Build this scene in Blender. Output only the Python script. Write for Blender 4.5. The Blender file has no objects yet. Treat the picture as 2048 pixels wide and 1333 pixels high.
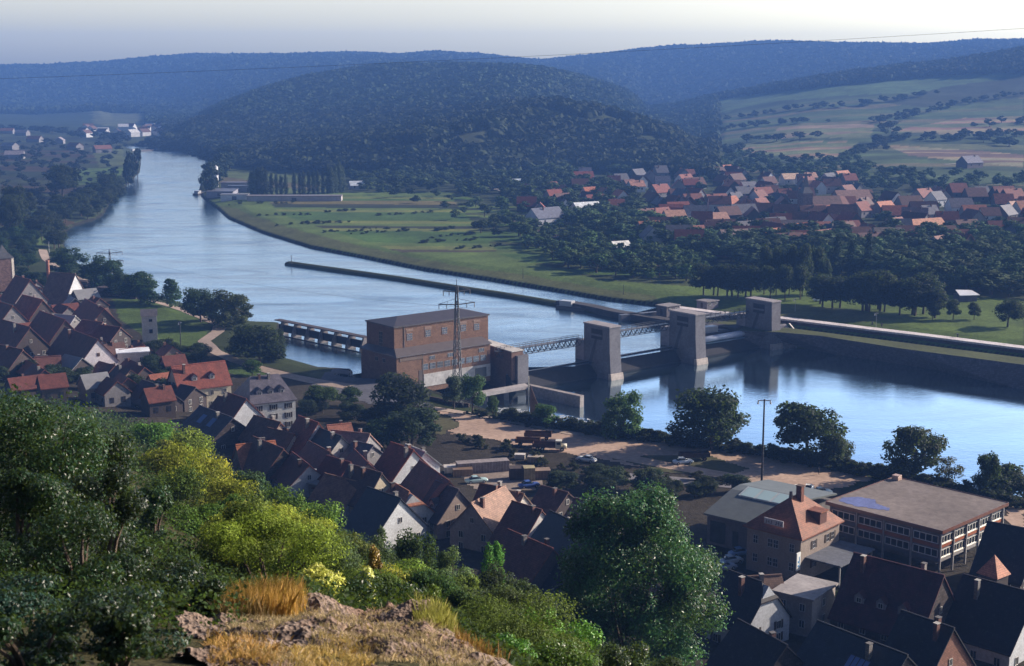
import bpy, math, random
import numpy as np
# ------------------------------------------------------------------ camera, sky, sun, exposure
sc = bpy.context.scene
COL = sc.collection
H = 85.0; F = 2800.0; HOR = 150.0; CX, CY = 1024.0, 666.5
TH = math.atan((CY - HOR) / F); ST, CT = math.sin(TH), math.cos(TH)
cam = bpy.data.cameras.new('camera'); camo = bpy.data.objects.new('camera', cam); COL.objects.link(camo)
camo.location = (0, 0, H); camo.rotation_euler = (math.pi/2 - TH, 0, 0)
cam.sensor_width = 36; cam.lens = 36 * F / 2048; cam.clip_start = 0.5; cam.clip_end = 20000
cam.dof.use_dof = True; cam.dof.focus_distance = 330; cam.dof.aperture_fstop = 4.5
sc.camera = camo
HAZE = 1.9e-4
SUN_AZ = math.radians(69)     # measured clockwise from the view direction (+Y)
SUN_EL = math.radians(25)
w = bpy.data.worlds.new("World"); sc.world = w; w.use_nodes = True
nt = w.node_tree; nt.nodes.clear()
sky = nt.nodes.new('ShaderNodeTexSky'); sky.sky_type = 'NISHITA'; sky.sun_disc = False
sky.sun_elevation = SUN_EL; sky.sun_rotation = SUN_AZ; sky.altitude = 200
sky.air_density = 1.0; sky.dust_density = 3.5; sky.ozone_density = 2.0
bg = nt.nodes.new('ShaderNodeBackground'); bg.inputs[1].default_value = 0.15
wo = nt.nodes.new('ShaderNodeOutputWorld')
tcw = nt.nodes.new('ShaderNodeTexCoord'); sx = nt.nodes.new('ShaderNodeSeparateXYZ'); nt.links.new(tcw.outputs['Generated'], sx.inputs[0])
def _mr(a, b, c, d):
    n = nt.nodes.new('ShaderNodeMapRange'); n.interpolation_type = 'SMOOTHSTEP'; nt.links.new(sx.outputs['Z'], n.inputs[0])
    for i, v in enumerate((a, b, c, d)): n.inputs[i+1].default_value = v
    return n.outputs[0]
hsv = nt.nodes.new('ShaderNodeHueSaturation'); nt.links.new(sky.outputs[0], hsv.inputs['Color']); nt.links.new(_mr(.05, .4, .14, 1.05), hsv.inputs['Saturation']); nt.links.new(_mr(.10, .42, 1.52, .27), hsv.inputs['Value'])
tint = nt.nodes.new('ShaderNodeMix'); tint.data_type = 'RGBA'; nt.links.new(_mr(.01, .34, 0, 1), tint.inputs[0]); tint.inputs[6].default_value = (1.10, 1.06, .90, 1); tint.inputs[7].default_value = (.74, .92, 1.28, 1)
tm_ = nt.nodes.new('ShaderNodeVectorMath'); tm_.operation = 'MULTIPLY'; nt.links.new(hsv.outputs[0], tm_.inputs[0]); nt.links.new(tint.outputs[2], tm_.inputs[1])
dt_ = nt.nodes.new('ShaderNodeVectorMath'); dt_.operation = 'DOT_PRODUCT'; nt.links.new(tcw.outputs['Generated'], dt_.inputs[0]); dt_.inputs[1].default_value = (math.sin(SUN_AZ*.6), math.cos(SUN_AZ*.6), 0)
az = nt.nodes.new('ShaderNodeMapRange'); nt.links.new(dt_.outputs['Value'], az.inputs[0])
for i, v in enumerate((-.8, .5, .38, 1.0)): az.inputs[i+1].default_value = v
t2_ = nt.nodes.new('ShaderNodeVectorMath'); t2_.operation = 'MULTIPLY'; nt.links.new(tm_.outputs[0], t2_.inputs[0]); nt.links.new(az.outputs[0], t2_.inputs[1])
hb = nt.nodes.new('ShaderNodeMix'); hb.data_type = 'RGBA'; nt.links.new(_mr(.0, .075, 0, 1), hb.inputs[0]); hb.inputs[6].default_value = (1.62, 1.55, 1.12, 1); hb.inputs[7].default_value = (1, 1, 1, 1)
t3_ = nt.nodes.new('ShaderNodeVectorMath'); t3_.operation = 'MULTIPLY'; nt.links.new(t2_.outputs[0], t3_.inputs[0]); nt.links.new(hb.outputs[2], t3_.inputs[1])
nt.links.new(t3_.outputs[0], bg.inputs[0]); nt.links.new(bg.outputs[0], wo.inputs[0])
sl = bpy.data.lights.new('sun', 'SUN'); sl.energy = 5.0; sl.angle = math.radians(0.5); sl.color = (1.0, 0.86, 0.70)
so = bpy.data.objects.new('sun', sl); COL.objects.link(so)
so.rotation_euler = (math.pi/2 - SUN_EL, 0, -SUN_AZ + math.pi)
so.rotation_euler = (math.radians(90) - SUN_EL, 0, math.pi - SUN_AZ)
sc.view_settings.view_transform = 'Standard'; sc.view_settings.look = 'None'
sc.view_settings.exposure = 0.75; sc.view_settings.gamma = 1.0
sc.render.engine = 'CYCLES'
sc.cycles.max_bounces = 6; sc.cycles.diffuse_bounces = 2; sc.cycles.glossy_bounces = 3; sc.cycles.transmission_bounces = 3
sc.cycles.volume_bounces = 0; sc.cycles.transparent_max_bounces = 6
rng = np.random.default_rng(7); random.seed(7)
# ------------------------------------------------------------------ projection helpers
def ray(px, py):
    px = np.asarray(px, float); py = np.asarray(py, float)
    a = px - CX; b = CY - py
    return a, F*CT + b*ST, -F*ST + b*CT
def at(px, py, z):
    x, y, d = ray(px, py); t = (z - H) / d
    return np.stack([x*t, y*t, np.full_like(x*t, 0.0) + z], -1)
def P(px, py, z): return tuple(float(v) for v in at(px, py, z))
def proj(x, y, z):
    dz = z - H; dep = y*CT - dz*ST; up = y*ST + dz*CT
    return CX + F*x/dep, CY - F*up/dep
def us(px, py):
    x, y, d = ray(px, py); return x/y, d/y
class Curve:            # pixel curve -> viewing slope as a function of u = X/Y
    def __init__(s, pts):
        p = np.array(pts, float); u, k = us(p[:, 0], p[:, 1]); o = np.argsort(u); s.u = u[o]; s.k = k[o]
    def __call__(s, u): return np.interp(u, s.u, s.k)
class YC:               # value as a function of pixel column (taken at mid height)
    def __init__(s, pts):
        p = np.array(pts, float); s.u = (p[:, 0] - CX) / (F*CT + 200*ST); s.v = p[:, 1]
    def __call__(s, u): return np.interp(u, s.u, s.v)
def hsh(ix, iy, seed):
    n = (ix*374761393 + iy*668265263 + seed*974634777) & 0xffffffff
    n = ((n ^ (n >> 13)) * 1274126177) & 0xffffffff
    return ((n ^ (n >> 16)) & 0xffff) / 65535.0
def vnoise(x, y, seed=0):
    x = np.asarray(x, float); y = np.asarray(y, float)
    ix = np.floor(x).astype(np.int64); iy = np.floor(y).astype(np.int64); fx = x-ix; fy = y-iy
    fx = fx*fx*(3-2*fx); fy = fy*fy*(3-2*fy)
    a = hsh(ix, iy, seed); b = hsh(ix+1, iy, seed); c = hsh(ix, iy+1, seed); d = hsh(ix+1, iy+1, seed)
    return (a*(1-fx)+b*fx)*(1-fy) + (c*(1-fx)+d*fx)*fy
def fbm(x, y, seed=0, o=4):
    s = 0; a = .5; f = 1.
    for i in range(o): s = s + a*vnoise(x*f, y*f, seed+i); a *= .5; f *= 2.03
    return s
def inpoly(x, y, poly):
    c = np.zeros(np.shape(x), bool); n = len(poly)
    for i in range(n):
        x1, y1 = poly[i][:2]; x2, y2 = poly[(i+1) % n][:2]
        if y1 == y2: continue
        k = (y1 > y) != (y2 > y)
        c ^= k & (x < (x2-x1)*(y-y1)/(y2-y1)+x1)
    return c
def segdist(x, y, pts, closed=False):
    d = np.full(np.shape(x), 1e9); n = len(pts)
    for i in range(n if closed else n-1):
        x1, y1 = pts[i][:2]; x2, y2 = pts[(i+1) % n][:2]
        dx, dy = x2-x1, y2-y1; L = dx*dx+dy*dy+1e-9
        t = np.clip(((x-x1)*dx+(y-y1)*dy)/L, 0, 1)
        d = np.minimum(d, np.hypot(x-x1-t*dx, y-y1-t*dy))
    return d
# ------------------------------------------------------------------ materials (procedural)
def newmat(name):
    m = bpy.data.materials.new(name); m.use_nodes = True; t = m.node_tree; t.nodes.clear()
    o = t.nodes.new('ShaderNodeOutputMaterial'); p = t.nodes.new('ShaderNodeBsdfPrincipled')
    t.links.new(p.outputs[0], o.inputs[0]); return m, t, p, o
def N(t, kind, **kw):
    n = t.nodes.new(kind)
    for k, v in kw.items():
        if k in n.inputs: n.inputs[k].default_value = v
        else: setattr(n, k, v)
    return n
def noise(t, scale, detail=4, rough=.6, vec=None, coord='Object', dist=0):
    if vec is None:
        tc = N(t, 'ShaderNodeTexCoord'); vec = tc.outputs[coord]
    n = N(t, 'ShaderNodeTexNoise'); n.inputs['Scale'].default_value = scale; n.inputs['Detail'].default_value = detail
    n.inputs['Roughness'].default_value = rough; n.inputs['Distortion'].default_value = dist
    t.links.new(vec, n.inputs['Vector']); return n.outputs['Fac']
def maprange(t, src, a, b, c, d):
    m = N(t, 'ShaderNodeMapRange'); t.links.new(src, m.inputs[0])
    for i, v in enumerate((a, b, c, d)): m.inputs[i+1].default_value = v
    return m.outputs[0]
def scalecol(t, col, fac):
    v = N(t, 'ShaderNodeVectorMath', operation='MULTIPLY'); t.links.new(col, v.inputs[0]); t.links.new(fac, v.inputs[1]); return v.outputs[0]
def mixc(t, fac, a, b):
    m = N(t, 'ShaderNodeMix', data_type='RGBA')
    for i, s in ((0, fac), (6, a), (7, b)):
        if isinstance(s, (tuple, list)): m.inputs[i].default_value = tuple(s) + ((1,) if len(s) == 3 else ())
        elif isinstance(s, float): m.inputs[i].default_value = s
        else: t.links.new(s, m.inputs[i])
    return m.outputs[2]
def bump(t, p, src, strength, dist):
    b = N(t, 'ShaderNodeBump'); b.inputs['Strength'].default_value = strength; b.inputs['Distance'].default_value = dist
    t.links.new(src, b.inputs['Height']); t.links.new(b.outputs[0], p.inputs['Normal'])
def objcol(t): return N(t, 'ShaderNodeObjectInfo').outputs['Color']
M = {}
def surf(name, scale=.6, lo=.75, hi=1.2, rough=.85, spec=.3, bs=.3, bd=.02, bscale=20, metallic=0., coord='Object', fine=None):
    m, t, p, o = newmat(name)
    c = scalecol(t, objcol(t), maprange(t, noise(t, scale, 6, .65, coord=coord), .3, .7, lo, hi))
    if fine: c = scalecol(t, c, maprange(t, noise(t, fine, 3, .6, coord=coord), .3, .7, .8, 1.18))
    t.links.new(c, p.inputs['Base Color']); p.inputs['Roughness'].default_value = rough
    p.inputs['Specular IOR Level'].default_value = spec; p.inputs['Metallic'].default_value = metallic
    bump(t, p, noise(t, bscale, 4, coord=coord), bs, bd); M[name] = m; return m
surf('plaster', .35, .8, 1.1, .9, .2, fine=3.0)
surf('concrete', .25, .72, 1.12, .9, .25, fine=1.6)
surf('metal', .8, .8, 1.1, .45, .5, bs=.05)
surf('paint', 1.2, .9, 1.05, .28, .6, bs=.0)
surf('wood', .9, .6, 1.2, .8, .2, fine=6.)
surf('bark', 1.2, .6, 1.3, .95, .1, bs=.6, bd=.05)
surf('dirt', .06, .78, 1.18, .95, .1, fine=.9, bs=.5, bd=.1, bscale=2.)
surf('rubber', 2, .8, 1.1, .8, .3)
surf('pack', .5, .8, 1.2, .5, .5)
def tile_mat(name, row, colw, rough, lo, hi, spec=.3, offset=.5):
    m, t, p, o = newmat(name)
    uv = N(t, 'ShaderNodeUVMap').outputs[0]
    b = N(t, 'ShaderNodeTexBrick'); b.offset = offset; b.inputs['Scale'].default_value = 1
    b.inputs['Brick Width'].default_value = colw; b.inputs['Row Height'].default_value = row
    b.inputs['Mortar Size'].default_value = row*.08; b.inputs['Mortar Smooth'].default_value = .4
    b.inputs['Color1'].default_value = (lo, lo, lo, 1); b.inputs['Color2'].default_value = (hi, hi, hi, 1); b.inputs['Mortar'].default_value = (.45, .45, .45, 1)
    t.links.new(uv, b.inputs['Vector'])
    c = scalecol(t, objcol(t), b.outputs['Color'])
    c = scalecol(t, c, maprange(t, noise(t, .5, 6, .75, vec=uv), .3, .7, *((.5, 1.5) if name in ('tile', 'slate') else (.78, 1.2))))
    c = mixc(t, maprange(t, noise(t, 1.3, 4, .7, vec=uv), .56, .72, 0, .35), c, (.10, .095, .075))
    t.links.new(c, p.inputs['Base Color']); p.inputs['Roughness'].default_value = rough; p.inputs['Specular IOR Level'].default_value = spec
    bump(t, p, b.outputs['Fac'], -.6, .03); M[name] = m
tile_mat('tile', .34, .26, .7, .8, 1.15, .35)
tile_mat('slate', .3, .32, .5, .8, 1.15, .5)
tile_mat('brick', .25, .5, .9, .8, 1.15, .2)
tile_mat('stone', .45, .7, .95, .65, 1.2, .2)
tile_mat('corrugated', 50., .35, .5, .9, 1.06, .45, 0)
def glass_mat():
    m, t, p, o = newmat('glass'); t.links.new(objcol(t), p.inputs['Base Color'])
    p.inputs['Roughness'].default_value = .12; p.inputs['Specular IOR Level'].default_value = .8
    M['glass'] = m
glass_mat()
def leaf_mat(name, rough, spec, trans, lo=.65, hi=1.4):
    m, t, p, o = newmat(name)
    g = N(t, 'ShaderNodeNewGeometry'); oi = N(t, 'ShaderNodeObjectInfo')
    c = scalecol(t, oi.outputs['Color'], maprange(t, g.outputs['Random Per Island'], 0, 1, lo, hi))
    nz = maprange(t, noise(t, .05 if name == 'leaf_far' else .22, 3), .38, .62, .55, 1.5); c = scalecol(t, c, nz)
    hs = N(t, 'ShaderNodeHueSaturation'); t.links.new(c, hs.inputs['Color'])
    t.links.new(maprange(t, oi.outputs['Random'], 0, 1, .485, .515), hs.inputs['Hue'])
    t.links.new(maprange(t, oi.outputs['Random'], 0, 1, .75, 1.35), hs.inputs['Value'])
    t.links.new(hs.outputs[0], p.inputs['Base Color']); p.inputs['Roughness'].default_value = rough; p.inputs['Specular IOR Level'].default_value = spec
    tr = N(t, 'ShaderNodeBsdfTranslucent')
    t.links.new(mixc(t, .35, hs.outputs[0], (.16, .22, .02)) if name != 'leaf_far' else hs.outputs[0], tr.inputs[0])
    ms = N(t, 'ShaderNodeMixShader'); ms.inputs[0].default_value = trans
    t.links.new(p.outputs[0], ms.inputs[1]); t.links.new(tr.outputs[0], ms.inputs[2]); t.links.new(ms.outputs[0], o.inputs[0]); M[name] = m
leaf_mat('leaf', .65, .16, .38, .5, 1.6)
leaf_mat('leaf_shiny', .36, .30, .35, .45, 1.7)
leaf_mat('leaf_far', .85, .1, .15, .7, 1.32)
leaf_mat('dry', .7, .3, .35, .6, 1.4)
def ground_mat():
    m, t, p, o = newmat('ground')
    a = N(t, 'ShaderNodeVertexColor'); a.layer_name = 'landuse'
    tc = N(t, 'ShaderNodeTexCoord')
    c = scalecol(t, a.outputs[0], maprange(t, noise(t, .035, 7, .7), .3, .7, .72, 1.25))
    c = scalecol(t, c, maprange(t, noise(t, .6, 5, .7), .3, .7, .7, 1.3))
    t.links.new(c, p.inputs['Base Color']); p.inputs['Roughness'].default_value = .95; p.inputs['Specular IOR Level'].default_value = .1
    bump(t, p, noise(t, .8, 5, .75), .7, .5); M['ground'] = m
ground_mat()
def water_mat(name, deep, lo, hi, bstr, stretch, gfac=(.66, .28)):
    m, t, p, o = newmat(name)
    tc = N(t, 'ShaderNodeTexCoord'); mp = N(t, 'ShaderNodeMapping'); mp.inputs['Scale'].default_value = stretch; mp.inputs['Rotation'].default_value = (0, 0, .25)
    t.links.new(tc.outputs['Object'], mp.inputs[0])
    nz = noise(t, .014, 5, .6, vec=mp.outputs[0], dist=.8)
    p.inputs['Base Color'].default_value = deep + (1,)
    p.inputs['IOR'].default_value = 1.36
    t.links.new(maprange(t, nz, .42, .66, lo, hi), p.inputs['Roughness'])
    mp2 = N(t, 'ShaderNodeMapping'); mp2.inputs['Scale'].default_value = (.5, 1.7, 1); mp2.inputs['Rotation'].default_value = (0, 0, -.5); t.links.new(tc.outputs['Object'], mp2.inputs[0])
    gl = N(t, 'ShaderNodeBsdfGlossy'); gl.inputs['Color'].default_value = (.70, .84, .90, 1); t.links.new(maprange(t, nz, .42, .66, lo, hi), gl.inputs['Roughness'])
    ms = N(t, 'ShaderNodeMixShader'); t.links.new(maprange(t, noise(t, .026, 6, .66, vec=mp2.outputs[0], dist=1.6), .36, .64, *gfac), ms.inputs[0])
    t.links.new(p.outputs[0], ms.inputs[1]); t.links.new(gl.outputs[0], ms.inputs[2]); t.links.new(ms.outputs[0], o.inputs[0])
    bump(t, p, noise(t, .55, 4, .65, vec=mp.outputs[0]), bstr, .35); t.links.new(p.inputs['Normal'].links[0].from_socket, gl.inputs['Normal']); M[name] = m
water_mat('water_up', (.015, .04, .065), .03, .26, .20, (1, 2.2, 1))
water_mat('water_down', (.014, .03, .045), .02, .10, .08, (1, 1.6, 1), (.92, .72))
# ------------------------------------------------------------------ object helpers
def tag(o, label=None, cat=None, group=None, kind=None):
    for k, v in (('label', label), ('category', cat), ('group', group), ('kind', kind)):
        if v: o[k] = v
    return o
def mesh_np(name, v, f, smooth=False, uv=False):
    v = np.asarray(v, np.float32).reshape(-1, 3); me = bpy.data.meshes.new(name)
    if isinstance(f, np.ndarray):
        k = f.shape[1]; li = f.ravel().astype(np.int32); ls = np.arange(len(f), dtype=np.int32)*k; lt = np.full(len(f), k, np.int32)
    else:
        lt = np.array([len(q) for q in f], np.int32); li = np.array([i for q in f for i in q], np.int32); ls = np.concatenate([[0], np.cumsum(lt)[:-1]]).astype(np.int32)
    me.vertices.add(len(v)); me.vertices.foreach_set('co', v.ravel())
    me.loops.add(len(li)); me.loops.foreach_set('vertex_index', li)
    me.polygons.add(len(lt)); me.polygons.foreach_set('loop_start', ls); me.polygons.foreach_set('loop_total', lt)
    me.polygons.foreach_set('use_smooth', np.full(len(lt), bool(smooth)))
    me.update(calc_edges=True); me.validate()
    if uv:
        n = len(me.polygons); nr = np.zeros(n*3, np.float32); me.polygons.foreach_get('normal', nr); nr = nr.reshape(-1, 3)
        lt = np.zeros(n, np.int32); me.polygons.foreach_get('loop_total', lt)
        li = np.zeros(len(me.loops), np.int32); me.loops.foreach_get('vertex_index', li)
        T = np.stack([-nr[:, 1], nr[:, 0], np.zeros(n)], 1); l = np.linalg.norm(T, axis=1); T[l < 1e-3] = (1, 0, 0); T /= np.maximum(np.linalg.norm(T, axis=1), 1e-9)[:, None]
        B = np.cross(nr, T); fi = np.repeat(np.arange(n), lt); co = v[li]
        U = np.stack([(co*T[fi]).sum(1), (co*B[fi]).sum(1)], 1).astype(np.float32)
        lay = me.uv_layers.new(name='UVMap'); lay.data.foreach_set('uv', U.ravel())
    return me
def obj(name, me, mat=None, parent=None, color=(1, 1, 1), loc=None):
    o = bpy.data.objects.new(name, me); COL.objects.link(o)
    if mat and me is not None and not me.materials: me.materials.append(M[mat])
    o.color = tuple(color)[:3] + (1,)
    if parent: o.parent = parent
    if loc is not None: o.location = loc
    return o
def empty(name, loc, rz=0., **kw):
    o = bpy.data.objects.new(name, None); COL.objects.link(o); o.empty_display_size = .5
    o.location = loc; o.rotation_euler = (0, 0, rz); return tag(o, **kw)
class MB:
    def __init__(s): s.v = []; s.f = []
    def add(s, v, f):
        n = len(s.v); s.v += [tuple(map(float, q)) for q in v]; s.f += [tuple(i+n for i in q) for q in f]; return s
    def box(s, x0, x1, y0, y1, z0, z1):
        return s.add([(x0,y0,z0),(x1,y0,z0),(x1,y1,z0),(x0,y1,z0),(x0,y0,z1),(x1,y0,z1),(x1,y1,z1),(x0,y1,z1)],
                     [(0,3,2,1),(4,5,6,7),(0,1,5,4),(1,2,6,5),(2,3,7,6),(3,0,4,7)])
    def prism(s, poly, z0, z1):      # poly counter-clockwise
        n = len(poly); z0 = z0 if hasattr(z0, '__len__') else [z0]*n; z1 = z1 if hasattr(z1, '__len__') else [z1]*n
        return s.add([(p[0], p[1], a) for p, a in zip(poly, z0)] + [(p[0], p[1], a) for p, a in zip(poly, z1)],
                     [tuple(range(n))[::-1], tuple(range(n, 2*n))] + [(i, (i+1) % n, n+(i+1) % n, n+i) for i in range(n)])
    def xprism(s, prof, x0, x1):     # profile in (y,z), extruded along x
        n = len(prof)
        return s.add([(x0, p[0], p[1]) for p in prof] + [(x1, p[0], p[1]) for p in prof],
                     [tuple(range(n))[::-1], tuple(range(n, 2*n))] + [(i, (i+1) % n, n+(i+1) % n, n+i) for i in range(n)])
    def tube(s, a, b, r0, r1=None, n=6, cap=True):
        r1 = r0 if r1 is None else r1; a = np.array(a, float); b = np.array(b, float); d = b-a; d /= (np.linalg.norm(d)+1e-9)
        h = np.array([0, 0, 1.]) if abs(d[2]) < .9 else np.array([1., 0, 0]); u = np.cross(d, h); u /= np.linalg.norm(u); q = np.cross(d, u)
        an = [2*math.pi*i/n for i in range(n)]
        v = [a+r0*(math.cos(t)*u+math.sin(t)*q) for t in an] + [b+r1*(math.cos(t)*u+math.sin(t)*q) for t in an]
        f = [(i, n+i, n+(i+1) % n, (i+1) % n) for i in range(n)]
        if cap: f += [tuple(range(n)), tuple(range(n, 2*n))[::-1]]
        return s.add(v, f)
    def bar(s, a, b, w, h=None):     # rectangular bar
        return s.tube(a, b, w*.7, w*.7, 4)
    def mesh(s, name, smooth=False, uv=True): return mesh_np(name, s.v, s.f, smooth, uv)
    def build(s, name, mat, parent=None, color=(1, 1, 1), smooth=False, loc=None): return obj(name, s.mesh(name, smooth), mat, parent, color, loc)
# ------------------------------------------------------------------ the lie of the land
WU, WD = 0.0, -4.2           # water levels above and below the weir
def PZ(pts, z): return [P(a, b, z) for a, b in pts]
up_left = PZ([(240,291),(262,300),(283,318),(280,345),(262,362),(248,377),(222,402),(206,432),(188,441),(150,452),(128,466),(128,490),(145,522),(185,545),(240,567),(300,590),(370,612),(440,636),(505,648),(560,650),(567,720),(640,740),(705,744)], WU)
up_right = PZ([(285,293),(330,299),(400,306),(425,314),(432,330),(420,345),(404,362),(397,380),(404,397),(425,411),(455,438),(520,466),(620,497),(720,516),(850,542),(980,562),(1100,582),(1210,601),(1330,615),(1450,640)], WU)
dn_left = PZ([(705,790),(840,800)], WD) + PZ([(1000,828),(1080,848),(1250,866),(1500,900),(1700,936),(1900,979),(2048,1010),(2600,1124)], 0.0)
dn_right = PZ([(1450,640),(1560,644),(2048,704),(2600,775)], 2.5)
WATER = [p[:2] for p in up_left] + [p[:2] for p in dn_left] + [p[:2] for p in dn_right[::-1]] + [p[:2] for p in up_right[::-1]]
EDGE_R = [p[:2] for p in up_right] + [p[:2] for p in dn_right]
c_crest = Curve([(0,1200),(430,1242),(520,1224),(640,1212),(720,1248),(800,1238),(850,1228),(900,1262),(960,1312),(1010,1350),(1100,1425),(1300,1510),(2048,1580)])
c_40 = Curve([(0,1080),(300,1095),(500,1190),(700,1260),(900,1320),(1100,1350),(1300,1420),(1500,1500),(2048,1560)])
c_110 = Curve([(0,890),(250,925),(400,990),(550,1065),(700,1140),(900,1190),(1100,1270),(1300,1345),(1450,1440),(2048,1520)])
y_toe = YC([(0,330),(300,300),(430,272),(560,250),(700,230),(1000,205),(1300,180),(1500,160),(2048,150)])
c_foot = Curve([(-200,278),(0,278),(200,272),(340,290),(420,313),(470,333),(560,345),(700,352),(850,362),(960,362),(1050,352),(1150,348),(1250,350),(1350,356),(1450,372),(1600,398),(1800,425),(2048,445),(2300,450)])
c_spur = Curve([(-200,264),(0,264),(200,262),(320,272),(340,275),(380,257),(450,220),(530,195),(620,183),(700,179),(760,178),(840,181),(900,185),(1000,195),(1100,210),(1200,227),(1280,251),(1350,275),(1380,298),(1450,305),(1600,300),(1800,300),(2048,300),(2300,300)])
c_dip = Curve([(-200,255),(0,255),(200,252),(320,262),(380,268),(450,235),(530,212),(700,198),(840,200),(1000,215),(1100,230),(1200,248),(1280,268),(1380,300),(1450,275),(1600,262),(2048,255),(2300,255)])
c_mid = Curve([(-200,235),(0,232),(200,226),(310,252),(330,262),(380,249),(450,214),(530,186),(620,162),(700,147),(760,140),(850,139),(1000,141),(1080,146),(1150,159),(1250,190),(1290,228),(1350,220),(1450,196),(1555,176),(1691,153),(1896,132),(2048,107),(2300,83)])
c_far = Curve([(-200,133),(0,139),(80,139),(200,133),(300,123),(380,117),(500,116),(700,113),(800,119),(870,113),(960,120),(1080,132),(1200,116),(1300,104),(1350,100),(1560,92),(1700,94),(1850,96),(1950,90),(2048,88),(2300,85)])
x_fcr = YC([(0,14),(430,14),(850,15),(1000,13),(2048,12)])
y_spur = YC([(0,380),(300,380),(420,330),(700,330),(1000,330),(1300,300),(1450,420),(2048,560)])
def toe_z(u): return np.interp(u, [-.37, -.2, 0, .37], [8, 6, 5.5, 5.5])
def sstep(t): return t*t*(3-2*t)
def zland(x, y):
    Y = np.maximum(y, 1.0); u = np.clip(x/Y, -.62, .62)
    Yf = (3-H)/c_foot(u)
    Ys = Yf + y_spur(u); Ym = np.maximum(Ys+450, np.interp(u, [-.36, -.25, -.2, 0, .1, .37], [2900, 2800, 2300, 2200, 2500, 2500]))
    Yt = y_toe(u); zt = toe_z(u); Yc = x_fcr(u)
    L = [(0*u, 83.3+0*u, 0), (Yc*.6, H-.455*Yc*.6, 0), (Yc, H+c_crest(u)*Yc, 0), (0*u+40, H+c_40(u)*40, 0), (0*u+110, H+c_110(u)*110, 0), (Yt, zt, 0),
         (Yt+75, 3.2+0*u, 1), (Yf, 3+0*u, 0), (Ys, np.maximum(H+c_spur(u)*Ys, 3), 1), (Ys+220, np.maximum(H+c_dip(u)*(Ys+220), 3), 1),
         (Ym, np.maximum(H+c_mid(u)*Ym, 5), 1), (Ym+420, np.maximum(H+c_mid(u)*(Ym+420)-14, 5), 1), (0*u+4300, H+c_far(u)*4300, 1), (0*u+5400, H+c_far(u)*4300-70, 1), (0*u+9e9, H+0*u-200, 0)]
    z = np.full(np.shape(x), 83.3)
    for (a, za, _), (b, zb, s) in zip(L[:-1], L[1:]):
        t = np.clip((y-a)/np.maximum(b-a, 1e-3), 0, 1)
        if s: t = sstep(t)
        z = np.where(y >= a, za+(zb-za)*t, z)
    hill = np.clip((y-Yf)/400, 0, 1); z = z + hill*((fbm(x/260., y/260., 3)-.47)*16*np.clip((y-Yf-500)/800, 0, 1) + (fbm(x/60, y/60, 5)-.47)*4)
    z = z + np.clip((y-8)/30, 0, 1)*np.clip((Yt-y)/20, 0, 1)*(fbm(x/9, y/9, 11)-.47)*2.0
    return z
def zterr(x, y):
    x = np.asarray(x, float); y = np.asarray(y, float)
    z = zland(x, y)
    inside = inpoly(x, y, WATER); d = segdist(x, y, WATER, True)
    wl = np.where(y + 0.0 < 470, 0, 0)
    # the downstream bank on the near side
    dn = segdist(x, y, dn_left) ; ndn = (dn < 12) & ~inside
    lot = np.clip((segdist(x, y, dn_left))/4.0, 0, 1)
    zo = np.where((dn <= d+.5), np.minimum(z, WD+.2+d*1.3), np.minimum(z, WU+.2+np.minimum(d*1.3, .75+d*.14)))
    # flat apron on the lot and yards
    lotm = np.clip(1-(dn-6)/70, 0, 1)*(y < 420)
    zo = np.where((zo > 1.6) & (dn < 90), zo*(1-lotm)+np.minimum(zo, 2.0)*lotm, zo)
    zi = np.where(d < 1.5, np.where(dn <= d+.5, WD-.3-d, WU-.3-d*1.2), -8.0)
    return np.where(inside, zi, zo)
def zg(x, y): return float(zterr(np.array([x]), np.array([y]))[0])
_YS = np.exp(np.linspace(math.log(8), math.log(5200), 3000))
def ground(px, py):
    """where the line of sight of a photo point first meets the land"""
    a, b, c = ray(px, py); t = _YS/b; x = a*t; z = H + c*t
    g = zterr(x, _YS); k = np.argmax(z <= g)
    if z[k] > g[k]: k = len(_YS)-1
    return float(x[k]), float(_YS[k]), float(g[k])
# grid: rows follow the foreshortening so that near and far ground are equally fine
# fast look-up on the finished grid (used for planting and placing)
def zq(x, y):
    x = np.asarray(x, float); y = np.clip(np.asarray(y, float), rows[0]+.01, rows[-1]-.01)
    i = np.clip(np.searchsorted(rows, y)-1, 0, len(rows)-2); fy = (y-rows[i])/(rows[i+1]-rows[i])
    v = np.clip(x/(y+70), cols[0], cols[-1]-1e-6); j = ((v-cols[0])/(cols[1]-cols[0])); jf = np.clip(j.astype(int), 0, len(cols)-2); fx = j-jf
    return (VZ[i, jf]*(1-fx)+VZ[i, jf+1]*fx)*(1-fy)+(VZ[i+1, jf]*(1-fx)+VZ[i+1, jf+1]*fx)*fy
rows = np.concatenate([np.linspace(-25, 2, 10), np.exp(np.linspace(math.log(2.5), math.log(190), 230)),
                       (82*F)/np.arange(1180, 145, -1.35)[1:], np.exp(np.linspace(math.log(1620), math.log(5600), 240))])
cols = np.linspace(-.47, .47, 640)
VX = cols[None, :]*(rows[:, None]+70); VY = np.repeat(rows[:, None], len(cols), 1)
VZ = np.zeros_like(VX)
for i in range(0, len(rows), 60): VZ[i:i+60] = zterr(VX[i:i+60], VY[i:i+60])
nr, nc = VX.shape
zterr_exact = zterr; zterr = zq
idx = np.arange(nr*nc).reshape(nr, nc)
GF = np.stack([idx[:-1, :-1], idx[:-1, 1:], idx[1:, 1:], idx[1:, :-1]], -1).reshape(-1, 4)
gm = mesh_np('ground', np.stack([VX, VY, VZ], -1).reshape(-1, 3), GF, True)
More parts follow.
